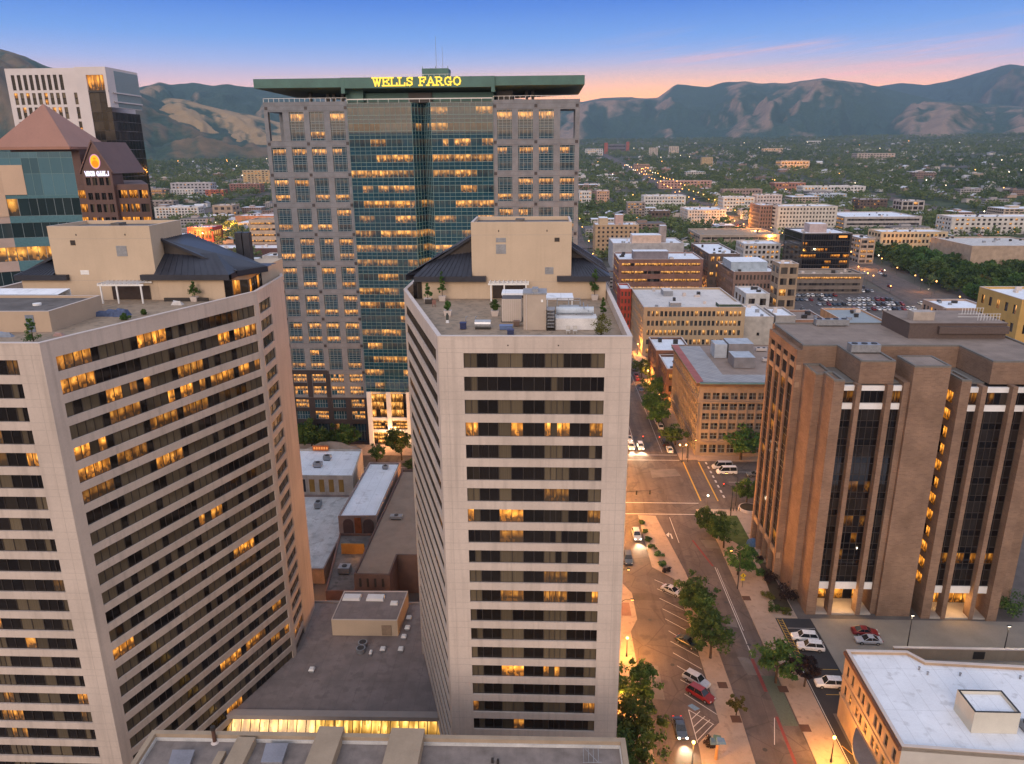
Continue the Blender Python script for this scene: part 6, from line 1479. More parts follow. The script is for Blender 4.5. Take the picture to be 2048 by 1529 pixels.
for i, (px, v, zc, h, r, lab) in enumerate([
 (1262, 1362, 5, 9, 3.9, 'orange lit leafy tree beside the foot of the right apartment tower'), (1276, 1452, 5, 10, 4.3, 'large dark green tree at the bottom edge beside the right apartment tower'), (1292, 1512, 5, 9.5, 4.0, 'dark green tree cut by the bottom edge, left of the road'),
 (1387, 1178, 4.5, 8.0, 4.3, 'farthest of the round trees on the parking island'), (1402, 1222, 4.5, 7.5, 4.1, 'second tree of the parking island, overlapping its neighbours'), (1424, 1275, 4.5, 8.2, 4.4, 'nearest big round tree on the parking island, above the silver SUV'),
 (1478, 1118, 4.0, 7.5, 3.6, 'slim street tree beside the yellow crossing sign'), (1556, 1322, 4.5, 8, 3.9, 'lone dark green tree on the right pavement by the parking lot'),
 (1450, 1062, 4.5, 8, 3.4, 'slender tree by the lawn next to the brick office'), (1428, 1036, 5, 8, 3.8, 'tree lit yellow by a street lamp at the crossing corner'),
 (1284, 736, 4.5, 8, 4.2, 'farthest street tree up the road past the crossing'), (1302, 770, 5, 9, 4.6, 'yellow lit tree up the road by the brick shops'), (1312, 802, 5, 10, 5.0, 'tall dark green tree beside the narrow brick shop'), (1318, 826, 4.5, 9, 4.6, 'dark green tree over the parked cars up the road'), (1352, 866, 4.2, 7.5, 4.4, 'low spreading tree at the corner of the brown stone block'),
 (1484, 886, 5.5, 11, 6.8, 'big spreading tree in front of the brown stone block'), (1496, 976, 4.3, 7, 3.4, 'small tree in a round stone planter by the crossing'),
 (622, 868, 5.5, 11, 5.0, 'olive tree at the left foot of the stone tower'), (655, 872, 5, 9, 4.6, 'green tree in front of the dark granite base of the stone tower'), (697, 874, 5, 9, 4.4, 'second green tree in front of the dark granite base of the stone tower'), (802, 890, 5, 10, 4.2, 'pointed green tree in front of the tower entrance'), (752, 905, 3, 6, 2.6, 'small sparse tree on the pavement before the tower entrance'), (826, 930, 2, 4, 2.6, 'low green hedge tree against the right tower')]): tree_at(px, v, zc, h, r, lab, i)
yt = make_tree('street_tree', 'small yellow green tree in a planting bed on the parking island', 3.4, 1.7, 31, LEAFY, ncl=26, per=40, size=.17, group='street trees'); yt.location = (*G(1472, 1432), .1)
pt = make_tree('street_tree', 'dark purple leaved tree at the edge of the parking lot', 6.5, 2.6, 33, LEAFP, ncl=40, per=46, size=.22, group='street trees'); pt.location = (*G(1612, 1345, 3), 0)
# park trees
PK = [make_tree('park_tree', 'dense green tree of the park beside the wide lit road', 12, 7, 50+k, ncl=60, per=34, size=.62, group='trees of the park') for k in range(3)]
PK.append(make_tree('park_tree', 'yellow green tree standing out among the dark trees of the park', 13, 7.5, 60, LEAFY, ncl=60, per=34, size=.62, group='trees of the park'))
pk = []
rs = np.random.RandomState(5)
for k in range(900):
    x, y = rs.uniform(243, 420), rs.uniform(425, 690)
    u_, v_ = proj(x, y, 7)
    if 1738 < u_ < 2090 and x > 236+(y-315)*.128 and all((x-a)**2+(y-b)**2 > 110 for a, b in pk): pk.append((x, y))
kept = []
for k, (x, y) in enumerate(pk[:130]):
    s = rs.uniform(.85, 1.35); src = PK[rs.randint(3)]
    o = dup(src, (x, y, 0), rs.uniform(0, 6), None, None, (s, s, s*rs.uniform(.9, 1.15)))
for o in PK[:3]: o.location = (*rng.choice(pk), 0)
PK[3].location = (*G(1960, 565, 8), 0)
# bushes
def bush(label, px, v, r, h, mt=None, seed=1, z=0.1, group=None, loc=None):
    rs_ = np.random.RandomState(seed); x, y = loc or G(px, v, z)
    cs = [(rs_.uniform(-.7, .7)*r, rs_.uniform(-.7, .7)*r, h*rs_.uniform(.25, .8)) for _ in range(14)]
    V, tn = leaves(cs, [min(r, h)*.42]*14, 60, .13 if r < 2 else .2, rs_)
    o = part('bush', npmesh('bush', V, len(V)//4, tn, [mt or LEAF])); o.location = (x, y, z); tag(o, label, 'bush', group); return o
for k, (px, v, r, h, mt, lab) in enumerate([(1571, 1195, 2.6, 3.2, LEAFP, 'big dark bush against the front left pier of the brick office'), (1541, 1165, 1.8, 2.2, LEAFP, 'dark reddish bush beside the brick office wall'), (1535, 1195, 1.7, 1.3, LEAFY, 'bright green shrub along the pavement by the brick office'), (1550, 1220, 1.8, 1.2, LEAF, 'green shrub at the corner of the pavement and the parking lot'), (1575, 1226, 1.4, .9, LEAFY, 'low light green shrub in front of the dark bush'), (1520, 1150, 1.2, 1.2, LEAF, 'small shrub at the back of the brick office bed'), (1518, 1122, .9, 1.0, LEAFP, 'tiny dark shrub near the lit arcade of the brick office'),
 (1782, 1222, 1.6, 1.2, LEAF, 'clipped shrub left of the middle brick pier foot'), (1808, 1222, 1.1, 1.5, LEAF, 'round shrub right of the middle brick pier foot'), (2024, 1235, 3.0, 5.0, LEAF, 'tall dark bush at the right edge beside the brick office'), (1284, 1048, .8, .8, LEAF, 'first small shrub at the tip of the median'), (1290, 1066, .8, .8, LEAF, 'second small shrub along the median'), (1297, 1082, .9, .9, LEAF, 'third small shrub along the median'), (1304, 1097, 1.1, 1., LEAF, 'fourth shrub along the median'), (1318, 1112, 1.3, 1., LEAF, 'fifth longer shrub along the median'), (1326, 1131, 1.4, 1., LEAF, 'sixth dark shrub along the median'), (1333, 1144, 1.2, .9, LEAFP, 'last dark shrub at the wide end of the median'), (1416, 1490, 1.0, 1.2, LEAFP, 'brown shrub at the bottom beside the blue topped kiosk')]):
    bush(lab, px, v, r, h, mt, 70+k, .12, 'shrubs and bushes by the road')
m = MB(); m.prism([(51+.01*0, 164.2), (63, 164.2), (63, 174.5), (51, 174.5)], 0, .16); 
lw = struct('lawn', MB() if False else (lambda mm: (mm.prism([(42.8, 163.2), (49.2, 152.5), (49.2, 172.5), (44.0, 172.5)][::1], .0, .17), mm)[1])(MB()), LAWN)
bed = MB(); bed.prism([(47.0, 131.5), (50.2, 131.5), (50.2, 150), (48.6, 150)], 0, .16); struct('planting_bed', bed, mat('dark_soil', (.05, .04, .025), .95))
# far wood: one mass of crowns
def farwood():
    rs = np.random.RandomState(21); N = 62000
    d = np.exp(rs.uniform(math.log(470), math.log(5600), N)); az = rs.uniform(-.72, .72, N)
    x, y = d*np.sin(az), d*np.cos(az)
    dens = fbm(x/170, y/170, 3, 3); ok = dens > np.interp(d, [470, 700, 1000, 1500, 2500], [.58, .52, .43, .32, .26])
    for xs in (28, 219, 500, -211, -452): ok &= ~((np.abs(x-xs) < 17) & (d < 3600))
    for yy in (710, 940, 1190, 1440): ok &= ~(np.abs(y-yy) < 14)
    for a, b, c, e in FOOT: ok &= ~((x > a-7) & (x < b+7) & (y > c-16) & (y < e+7))
    ok &= ~((x > 60) & (x < 255) & (y > 250) & (y < 520)); ok &= ~((y < 720) & (np.abs(x-(214+(y-315)*.128)) < 17)); ok &= ~((x > 250) & (x < 420) & (y > 430) & (y < 640) & (rs.rand(N) < .6))
    x, y, d = x[ok], y[ok], d[ok]; n = len(x)
    h = rs.uniform(7, 13, n)*np.interp(d, [500, 3000, 5600], [.85, 1.1, 1.5]); r = h*rs.uniform(.42, .62, n)
    z = terr(x, y)
    per = 4; cs = np.repeat(np.stack([x, y, z+h*.62], 1), per, 0)+rs.normal(size=(n*per, 3))*np.repeat(r, per)[:, None]*np.array([.42, .42, .3])
    tone = np.repeat(np.clip(fbm(x/260, y/260, 8, 3)*1.1-.25+rs.uniform(-.12, .3, n), 0, .7), per)
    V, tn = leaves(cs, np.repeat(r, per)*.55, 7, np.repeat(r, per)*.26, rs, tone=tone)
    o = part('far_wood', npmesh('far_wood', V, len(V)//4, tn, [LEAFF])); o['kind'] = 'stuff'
# ------------------------------------------------------------------ cars
TYRE = plain('black_rubber', (.018, .018, .018), .85, .2); CGLASS = plain('car_glass', (.015, .018, .022), .08, .6); RIM = plain('wheel_rim', (.4, .4, .42), .35, .5, .8)
HEADL = emit('headlight', (1., .93, .8), 9.0); HEADOFF = plain('headlamp_lens', (.6, .6, .58), .2, .6); TAIL = emit('tail_light', (1., .05, .02), 1.6); TAILOFF = plain('tail_lens', (.25, .02, .015), .3, .5)
def paint(nm, c): return plain('car_paint_'+nm, c, .28, .6)
PAINTS = {'white': (.72, .72, .72), 'silver': (.42, .43, .46), 'black': (.02, .02, .024), 'red': (.22, .012, .014), 'blue': (.03, .05, .09), 'grey': (.13, .135, .14), 'green': (.022, .035, .036)}
def car_body(L, Wd, Hh, kind):
    """lofted body: list of cross sections front (-y) to back; returns body and cabin glass as MBs"""
    hy = L/2; zb = .30
    if kind == 'suv': prof = [(-hy, .62, .80), (-hy+.12, .80, .9), (-hy*.45, 1.02, .98), (hy*.9, 1.06, .98), (hy, .9, .93)]; cab = [(-hy*.47, 1.02), (-hy*.20, Hh), (hy*.78, Hh-.03), (hy*.95, 1.06)]
    elif kind == 'van': prof = [(-hy, .7, .85), (-hy+.15, .95, .95), (-hy*.7, 1.15, 1), (hy*.98, 1.2, 1), (hy, 1.1, .97)]; cab = [(-hy*.75, 1.15), (-hy*.45, Hh), (hy*.93, Hh), (hy*.97, 1.2)]
    else: prof = [(-hy, .55, .78), (-hy+.14, .70, .88), (-hy*.42, .88, .97), (hy*.62, .93, .98), (hy*.92, .90, .92), (hy, .72, .84)]; cab = [(-hy*.44, .88), (-hy*.10, Hh), (hy*.36, Hh-.02), (hy*.72, .93)]
    b = MB(); w2 = Wd/2
    def sec(y, z, f):
        a = w2*f; return [(-a*.94, y, zb), (-a, y, zb+.18), (-a, y, z-.16), (-a*.90, y, z), (a*.90, y, z), (a, y, z-.16), (a, y, zb+.18), (a*.94, y, zb)]
    S_ = [sec(*p) for p in prof]
    for s0, s1 in zip(S_[:-1], S_[1:]):
        for i in range(8): j = (i+1) % 8; b.face([s0[i], s0[j], s1[j], s1[i]][::-1], 0)
    b.face(S_[0], 0); b.face(S_[-1][::-1], 0)
    g = MB(); top = [( -w2*.70, 'l'), (w2*.70, 'r')]
    lo, r1_, r2_, bk_ = cab; wl, wt = w2*.88, w2*.70
    A = [(-wl, lo[0], lo[1]), (wl, lo[0], lo[1])]; B_ = [(-wt, r1_[0], r1_[1]-.05), (wt, r1_[0], r1_[1]-.05)]; C_ = [(-wt, r2_[0], r2_[1]-.05), (wt, r2_[0], r2_[1]-.05)]; D_ = [(-wl, bk_[0], bk_[1]), (wl, bk_[0], bk_[1])]
    g.face([A[0], A[1], B_[1], B_[0]]); g.face([C_[0], C_[1], D_[1], D_[0]])
    g.face([A[0], B_[0], C_[0], D_[0]]); g.face([A[1], D_[1], C_[1], B_[1]])
    # roof and pillars in body colour
    b.hexa([(*B_[0][:2], B_[0][2]-.0), B_[1], C_[1], C_[0]], [(-wt*.92, r1_[0]+.08, r1_[1]), (wt*.92, r1_[0]+.08, r1_[1]), (wt*.92, r2_[0]-.05, r2_[1]), (-wt*.92, r2_[0]-.05, r2_[1])], 0)
    for sgn in (-1, 1):
        for (p, q) in ((A, B_), (C_, D_)):
            k = 0 if sgn < 0 else 1; b.tube(p[k], q[k], .045, None, 5, 0)
        ym = (r1_[0]+r2_[0])/2; b.tube((sgn*wl*1.0, ym+.1, .98), (sgn*wt*1.01, ym, r1_[1]-.05), .045, None, 5, 0)
    return b, g
def car_parts(kind, L, Wd, Hh, pm, lights, root):
    b, g = car_body(L, Wd, Hh, kind); b.obj('body', pm, root); g.obj('cabin_glass', CGLASS, root)
    for sx in (-1, 1):
        for y in (-L*.31, L*.30):
            w_ = MB(); w_.tube((sx*(Wd/2-.20), y, .33), (sx*(Wd/2+.01), y, .33), .33, None, 14, 0); w_.tube((sx*(Wd/2+.005), y, .33), (sx*(Wd/2+.02), y, .33), .2, None, 10, 1); w_.obj('wheel', [TYRE, RIM], root)
        h = MB(); h.box(sx*Wd*.33-.16, sx*Wd*.33+.16, -L/2-.03, -L/2+.2, .58, .72); h.obj('headlight', HEADL if lights else HEADOFF, root)
        t_ = MB(); t_.box(sx*Wd*.34-.14, sx*Wd*.34+.14, L/2-.15, L/2+.02, .68, .86); t_.obj('tail_light', TAIL if lights else TAILOFF, root)
def car(label, px, v, rz, kind, colr, lights=False, loc=None, group='cars on the street'):
    x, y = loc or G(px, v, .6); T = thing('parked_car' if not lights else 'moving_car', label, 'car', (0, 0, 0), group)
    L, Wd, Hh = {'suv': (4.75, 1.92, 1.75), 'sedan': (4.75, 1.84, 1.45), 'van': (5.6, 2.0, 2.3)}[kind]
    car_parts(kind, L, Wd, Hh, paint(colr, PAINTS[colr]), lights, T)
    T.location = (x, y, .015); T.rotation_euler.z = rz
    if lights:
        sp = bpy.data.lights.new('headlight_beam', 'SPOT'); sp.energy = 5000; sp.spot_size = R(75); sp.spot_blend = .8; sp.color = (1., .80, .52); sp.shadow_soft_size = .3
        so_ = bpy.data.objects.new('headlight_beam', sp); col.objects.link(so_); so_.parent = T; so_.location = (0, -L/2-.25, .75); so_.rotation_euler = (R(78), 0, R(180))
    return T
def ang(p, q):
    a, b = G(*p), G(*q); return math.atan2(b[1]-a[1], b[0]-a[0])+math.pi/2   # front (-y) points from p to q
PKA = ang((1319, 1197), (1368, 1221))
car('dark car with bright headlights driving along the left lane near the bottom', 1360, 1456, R(2), 'sedan', 'blue', True)
car('silver SUV coming down the left lane from the crossing with its headlights on', 1273, 1070, R(2), 'suv', 'silver', True)
car('dark blue car close to the foot of the right tower', 1256, 1117, R(0), 'suv', 'blue')
car('silver sedan parked at an angle under the farthest island tree', 1344, 1181, PKA, 'sedan', 'silver')
car('dark green sedan parked at an angle on its own in the middle of the stalls', 1375, 1284, PKA, 'sedan', 'green')
car('silver SUV parked at an angle beside the dark red one', 1393, 1360, PKA, 'suv', 'silver')
car('dark red SUV parked at an angle in front of the blue disabled bay', 1401, 1388, PKA, 'suv', 'red')
car('white SUV parked in the dark lot, nearer the brick office', 1609, 1274, R(-95), 'suv', 'white'); car('white estate car parked beside the other white SUV in the dark lot', 1621, 1293, R(-97), 'suv', 'white')
car('dark red sedan parked in front of the lit brick office lobby', 1730, 1263, R(85), 'sedan', 'red'); car('silver sedan with open dark windows beside the dark red one', 1737, 1280, R(-92), 'sedan', 'silver')
car('white SUV parked by the wall of the sandy stone building', 1659, 1367, R(-93), 'suv', 'white'); car('small white car half hidden behind the sandy stone building', 1690, 1375, R(-93), 'sedan', 'white', loc=(49.7, 106.1)) if False else None
car('white car with glaring headlights waiting at the crossing, left one', 1262, 893, R(0), 'suv', 'white', True); car('white car with glaring headlights waiting at the crossing, right one', 1281, 893, R(0), 'suv', 'white', True)
car('pale car waiting behind the two at the crossing', 1258, 877, R(0), 'sedan', 'silver', True)
for px, v, c, kd, lab in ((1339, 899, 'white', 'sedan', 'white car parked nearest the crossing on the far street'), (1330, 886, 'black', 'suv', 'black car parked behind the white one near the crossing'), (1321, 853, 'silver', 'sedan', 'silver car parked second in the row under the dark trees'), (1315, 843, 'silver', 'sedan', 'silver car in the middle of the row under the dark trees'), (1309, 832, 'black', 'suv', 'black and white car at the far end of the row under the dark trees'), (1291, 798, 'black', 'suv', 'dark SUV parked alone beside the tall dark tree')):
    car(lab, px, v, R(180), kd, c)
for k, (px, v, c) in enumerate(((1272, 750, 'red'), (1275, 757, 'red'), (1279, 773, 'black'), (1268, 738, 'black'), (1282, 780, 'grey'))): car(['dark red car far up the street', 'second dark red car far up the street, nearer', 'black car by the street lamp far up the street', 'farthest small dark car up the street', 'grey car by the yellow lit tree up the street'][k], px, v, R(180), 'sedan', c)
car('white minibus turning by the crossing on the right', 1453, 944, R(-88), 'van', 'white'); car('pale van behind the white minibus by the crossing', 1444, 934, R(-88), 'van', 'silver'); car('dark car at the edge of the brick office on the cross street', 1511, 949, R(-90), 'sedan', 'grey')
# distant car park: one mesh per colour, copied
def far_car(colr, kind='sedan'):
    b, g = car_body(4.7, 1.85, 1.5 if kind == 'sedan' else 1.75, kind); n = len(b.f)
    for f, v_ in ((g, 1),):
        o = len(b.v); b.v += f.v; b.f += [tuple(i+o for i in q) for q in f.f]; b.m += [1]*len(f.f); b.uv += [None]*len(f.f); b.at += f.at
    for sx in (-1, 1):
        for y in (-1.45, 1.4): b.tube((sx*.74, y, .33), (sx*.94, y, .33), .33, None, 10, 2)
    return b.mesh('far_car', [paint(colr, PAINTS[colr]), CGLASS, TYRE])
FC = {c: far_car(c, 'suv' if c in ('black', 'white', 'red') else 'sedan') for c in ('white', 'silver', 'black', 'red', 'grey', 'blue')}
LAB = {c: '%s car in the rows of the far parking lot' % c for c in FC}
m = MB(); m.face(flat([(146, 425), (217, 425), (217, 514), (146, 514)], .06)); struct('parking_lot', m, mat('brown_grey_asphalt', (.10, .085, .08), .85, .2, .12, .2))
mk2 = MB()
rows_ = []
for r_ in range(6):
    y = 431+r_*14.5
    for k in range(23):
        x = 150+k*2.85
        if k % 2 == 0: seg(mk2, (x-1.45, y-2.5), (x-1.45, y+2.5), .15, .075)
        rows_.append((x, y))
struct('parking_lines', mk2, LINE)
rs = np.random.RandomState(9)
for x, y in rows_:
    pr = .88*(fbm(np.array([x/22.]), np.array([y/16.]), 4, 2)[0] > .42)+.12
    if rs.rand() < pr:
        c = rs.choice(['white', 'white', 'white', 'silver', 'black', 'red', 'grey', 'blue'])
        o = part('far_parked_car', FC[c], None, (x, y, .07), rs.choice([0, math.pi])+rs.uniform(-.04, .04)); tag(o, LAB[c], 'car', 'cars in the far parking lot')
for k in range(46):
    y = rs.uniform(330, 1500); x = (214+(y-315)*.128 if y < 600 else 219)+rs.choice([-7, -3.5, 3.5, 7]); c = rs.choice(['white', 'silver', 'black', 'red', 'grey'])
    o = part('far_road_car', FC[c], None, (x, y, float(terr(x, y))+.27), rs.choice([0, math.pi])); tag(o, '%s car on the wide distant road along the park' % c, 'car', 'cars on the far roads')
for k in range(40):
    y = rs.uniform(450, 1700); x = 28+rs.choice([-7, -3.5, 3.5, 7]); c = rs.choice(['white', 'silver', 'black', 'red'])
    o = part('far_road_car', FC[c], None, (x, y, float(terr(x, y))+.27), rs.choice([0, math.pi])); tag(o, '%s car on the distant street beyond the beige building' % c, 'car', 'cars on the far roads')

# ------------------------------------------------------------------ lamps and street things
SOD = (1., .40, .07); POLE = plain('dark_pole', (.03, .028, .026), .5, .4)
def plight(x, y, z, e, c=SOD, r=.25, parent=None):
    l = bpy.data.lights.new('lamp_glow', 'POINT'); l.energy = e*1.7; l.color = c; l.shadow_soft_size = r
    o = bpy.data.objects.new('lamp_glow', l); col.objects.link(o); o.location = (x, y, z)
    if parent: o.parent = parent; o.matrix_parent_inverse = Matrix.Translation(-parent.location)
    return o
GLOW = emit('lamp_sodium', (1., .50, .12), 12.); GLOWW = emit('lamp_white', (1., .86, .62), 10.)
def arm_lamp(label, x, y, h, dx, e, group='street lamps', glow=GLOW, c=SOD, dy=0.):
    T = thing('street_lamp', label, 'street lamp', (x, y, 0), group); m = MB(); m.tube((x, y, 0), (x, y, h-.6), .11, .07, 8); m.tube((x, y, h-.6), (x+dx*.4, y+dy*.4, h), .06, .05, 6); m.tube((x+dx*.4, y+dy*.4, h), (x+dx, y+dy, h+.1), .05, .05, 6); m.obj('pole', POLE, T)
    b = MB(); b.box(x+dx-.35, x+dx+.35, y+dy-.14, y+dy+.14, h+.02, h+.2); b.obj('lamp_head', POLE, T)
    g = MB(); g.box(x+dx-.26, x+dx+.26, y+dy-.1, y+dy+.1, h-.05, h+.015); g.obj('lens', glow, T)
    plight(x+dx, y+dy, h-.35, e, c, .25, T); return T
def globe_lamp(label, x, y, h, e, n=1, group='street lamps', glow=GLOW, c=SOD):
    T = thing('street_lamp', label, 'street lamp', (x, y, 0), group); m = MB(); m.tube((x, y, 0), (x, y, h-.3), .1, .06, 8); m.tube((x, y, 0), (x, y, .8), .22, .12, 8)
    offs = [(0, 0)] if n == 1 else [(-.9, 0), (.9, 0)]
    for ox, oy in offs:
        if n > 1: m.tube((x, y, h-.7), (x+ox, y+oy, h-.3), .04, .04, 5)
    m.obj('pole', POLE, T)
    for ox, oy in offs: b = MB(); b.ball((x+ox, y+oy, h), .24, 0, 10); b.obj('globe', glow, T)
    plight(x, y, h+.0, e, c, .5, T).location.z = h-.5
    return T
x, y = G(1253, 1312); arm_lamp('tall dark lamp with a curved arm beside the foot of the right tower', 14.6, 121, 9.0, 2.2, 2600)
globe_lamp('low sodium lamp glowing on the pavement left of the road', 15.6, 116.5, 4.0, 2200)
globe_lamp('sodium lamp half hidden in the tree at the bottom left of the road', 13.2, 101.5, 4.0, 1800)
x, y = G(1632, 1535, 0); globe_lamp('ornate lamp with a bright yellow globe at the bottom right pavement', 43.6, 92.6, 4.6, 2600)
globe_lamp('lamp beside the curved canopy of the sandy stone building', 45.6, 88.5, 3.4, 600)
globe_lamp('lamp below the bottom edge on the road island', 22.2, 89.5, 6.0, 3000)
globe_lamp('double globe orange lamp at the corner of the brown stone block', *G(1364, 925), 5.5, 500, 2)
globe_lamp('lamp glaring through the tree at the crossing corner', *G(1428, 1072), 4.2, 850, 1, c=(1., .62, .08), glow=emit('lamp_yellow', (1., .75, .1), 12.))
arm_lamp('tall dark mast with an arm on the right pavement by the slim tree', *G(1475, 1178), 9.0, -2.0, 350)
arm_lamp('curved lamp mast at the right side of the crossing', *G(1471, 1012), 8.5, -2.6, 500, dy=1.5)
globe_lamp('lit street lamp deep behind the right tower on the cross street', 12.0, 176, 7.5, 14000)
globe_lamp('sodium lamp up the street beside the yellow lit tree', 42, 287, 5, 3000); globe_lamp('sodium lamp up the street by the parked cars', 42, 256, 5, 1800); globe_lamp('bright lamp at the far corner of the beige building', 43.2, 330, 5, 4200)
arm_lamp('lamp post on the parking lot edge before the brick office wall', *G(1813, 1302), 7.5, .01, 250, glow=GLOWW, c=(1., .85, .6)); arm_lamp('second lamp post at the right in front of the retaining wall', *G(2004, 1320), 7.0, .01, 250, glow=GLOWW, c=(1., .85, .6))
globe_lamp('globe lamp on the plaza right of the crossing', *G(1414, 1020), 4, 300, 1, glow=GLOWW, c=(1., .8, .55))
plight(*G(650, 1192, 3), 3, 750); plight(-23, 126, 3, 160); plight(-40, 141, 6.5, 60)
for k, (x, y, h, e, lab) in enumerate(((15.6, 148, 7.5, 2000, 'pavement lamp hidden behind the edge of the right tower, middle one'), (15.6, 134, 7.5, 1500, 'pavement lamp by the kerb bulge of the left pavement'), (15.6, 163, 7.5, 4500, 'pavement lamp behind the right tower nearest the crossing'), (14.5, 209.9, 9, 11000, 'far left corner lamp of the crossing'), (4, 188, 9.5, 60000, 'tall lamp on the cross street behind the right tower'), (43.2, 206.9, 7, 450, 'lamp at the far right kerb of the crossing'))): arm_lamp('lit '+lab, x, y, h, 2.0, e)
# spill from lit lobbies
for x, y, e in ((59.5, 129.5, 420), (81, 128.6, 380), (51.6, 150, 130), (51.6, 158, 130)): plight(x, y+2.5 if y < 140 else y, 3.8, e, (1., .55, .18), .6)
plight(-47, 216.5, 4, 1400, (1., .5, .2), .6); plight(-30, 216.5, 4, 900, (1., .5, .2), .6)
arm_lamp('tall double white lamp beside the park road', *G(1858, 620), 12, -2.0, 2500, glow=GLOWW, c=(1., .75, .4))
for k, (px, v, e, h) in enumerate([(1240, 500, 9000, 7), (1205, 470, 7000, 7), (1478, 455, 52000, 9), (1512, 478, 34000, 9), (1540, 492, 20000, 8), (1455, 436, 52000, 9), (1440, 412, 60000, 10), (1300, 350, 26000, 10), (1600, 340, 60000, 10), (1730, 540, 9000, 7), (1800, 520, 9000, 8), (1770, 505, 8000, 6), (1900, 640, 3500, 8), (1840, 585, 3500, 8), (395, 486, 60000, 8), (436, 472, 60000, 9), (468, 462, 40000, 9), (415, 492, 30000, 7), (330, 436, 8000, 6), (1395, 585, 3500, 5), (1335, 560, 3500, 5)]):
    x, y, z = GT(px, v); e *= .55; globe_lamp('glowing street lamp of the distant streets', x, y, h, e, 1, 'distant street lamps') if z < .01 else plight(x, y, z+h, e)
# small far lamps
lm = MB(); lm.tube((0, 0, 0), (0, 0, 7), .09, .06, 5, 0); lm.ball((0, 0, 7.3), .5, 1, 8); LM = lm.mesh('far_lamp', [POLE, emit('far_lamp_orange', (1., .42, .10), 7.)])
lm2 = MB(); lm2.tube((0, 0, 0), (0, 0, 7), .09, .06, 5, 0); lm2.ball((0, 0, 7.3), .5, 1, 8); LM2 = lm2.mesh('far_lamp_pale', [POLE, emit('far_lamp_white', (1., .80, .55), 6.)])
rs = np.random.RandomState(77)
spots = [(28+s*14, y) for y in np.arange(450, 2300, 60) for s in (-1, 1)]+[((214+(y-315)*.128 if y < 600 else 219)+s*14, y) for y in np.arange(330, 2000, 38) for s in (-1, 1)]
while len(spots) < 290:
    d = math.exp(rs.uniform(math.log(560), math.log(4200))); a = rs.uniform(-.5, .62); spots.append((d*math.sin(a), d*math.cos(a)))
for k, (x, y) in enumerate(spots):
    if any(a-1 < x < b+1 and c-1 < y < e+1 for a, b, c, e in FOOT): continue
    wht = k >= 130 and rs.rand() < .5
    s = np.interp(math.hypot(x, y), [400, 1500, 4200], [.7, 1.3, 2.2])
    o = part('far_street_lamp', LM2 if wht else LM, None, (x, y, float(terr(x, y))+.1)); o.scale = (s, s, s*rs.uniform(.8, 1.5)); tag(o, 'tiny %s street lamp glowing among the distant blocks and trees' % ('white' if wht else 'orange'), 'street lamp', 'far street lamps')
# houses in the wood
HM = []
for k, (cw_, cr_) in enumerate((((.60, .58, .56), (.42, .41, .42)), ((.45, .33, .26), (.30, .26, .25)), ((.62, .60, .60), (.62, .62, .64)), ((.33, .2, .16), (.22, .2, .2)))):
    h = MB(); h.box(-5, 5, -7, 7, 0, 5, 0)
    for sx in (-1, 1): h.face([(sx*5.5, -7.5, 4.8), (sx*5.5, 7.5, 4.8), (0, 7.5, 8), (0, -7.5, 8)][::sx], 1)
    for y in (-7, 7): h.face([(-5, y, 5), (5, y, 5), (0, y, 7.9)], 0)
    HM.append(h.mesh('house', [plain('house_wall_%d' % k, cw_, .85, .2), plain('house_roof_%d' % k, cr_, .8, .2)]))
HL = ['small white house with a grey gable roof among the distant trees', 'small tan house with a brown gable roof among the distant trees', 'small pale house with a bright gable roof among the distant trees', 'small brick house with a dark gable roof among the distant trees']
n = 0
while n < 285:
    d = math.exp(rs.uniform(math.log(620), math.log(4800))); a = rs.uniform(-.5, .64); x, y = d*math.sin(a), d*math.cos(a)
    if any(p-8 < x < q+8 and c-8 < y < e+8 for p, q, c, e in FOOT): continue
    if any(abs(x-xs) < 20 for xs in (28, 219, 240, 500, -211, -452)): continue
    k = rs.randint(4); o = part('house', HM[k], None, (x, y, float(terr(x, y))), rs.choice([0, math.pi/2])); s = rs.uniform(.75, 1.1)*np.interp(d, [600, 4800], [1, 1.25]); o.scale = (s, s, s*.85); tag(o, HL[k], 'house', 'houses in the far wood'); n += 1
# more anonymous flat roofed city blocks between the known ones
rs = np.random.RandomState(31); FB = []
for k, (cw_, rf) in enumerate((((.34, .22, .17), WROOF), ((.50, .46, .42), WROOF), ((.26, .18, .15), GRAVEL), ((.44, .36, .28), WROOF), ((.36, .34, .34), GRAVEL))):
    h = MB(); h.box(-.5, .5, -.5, .5, 0, 1, 0, 1); 
    for f in (.22, .55, .84):
        for q in range(8): h.box(-.46+q*.12, -.38+q*.12, -.503, -.5, f-.07, f+.07, 2); h.box(-.503, -.5, -.46+q*.12, -.38+q*.12, f-.07, f+.07, 2)
    h.box(-.2, .05, -.1, .2, 1, 1.25, 0, 1); FB.append(h.mesh('low_block', [plain('block_wall_%d' % k, cw_, .85, .2), rf, plain('dark_window', (.035, .03, .03), .2, .5)]))
BL = ['low red brown block with a white roof in the distant streets', 'low pale block with a white roof in the distant streets', 'low brown block with a grey roof in the distant streets', 'low tan block with a white roof in the distant streets', 'low grey block with a grey roof in the distant streets']
n = tries = 0
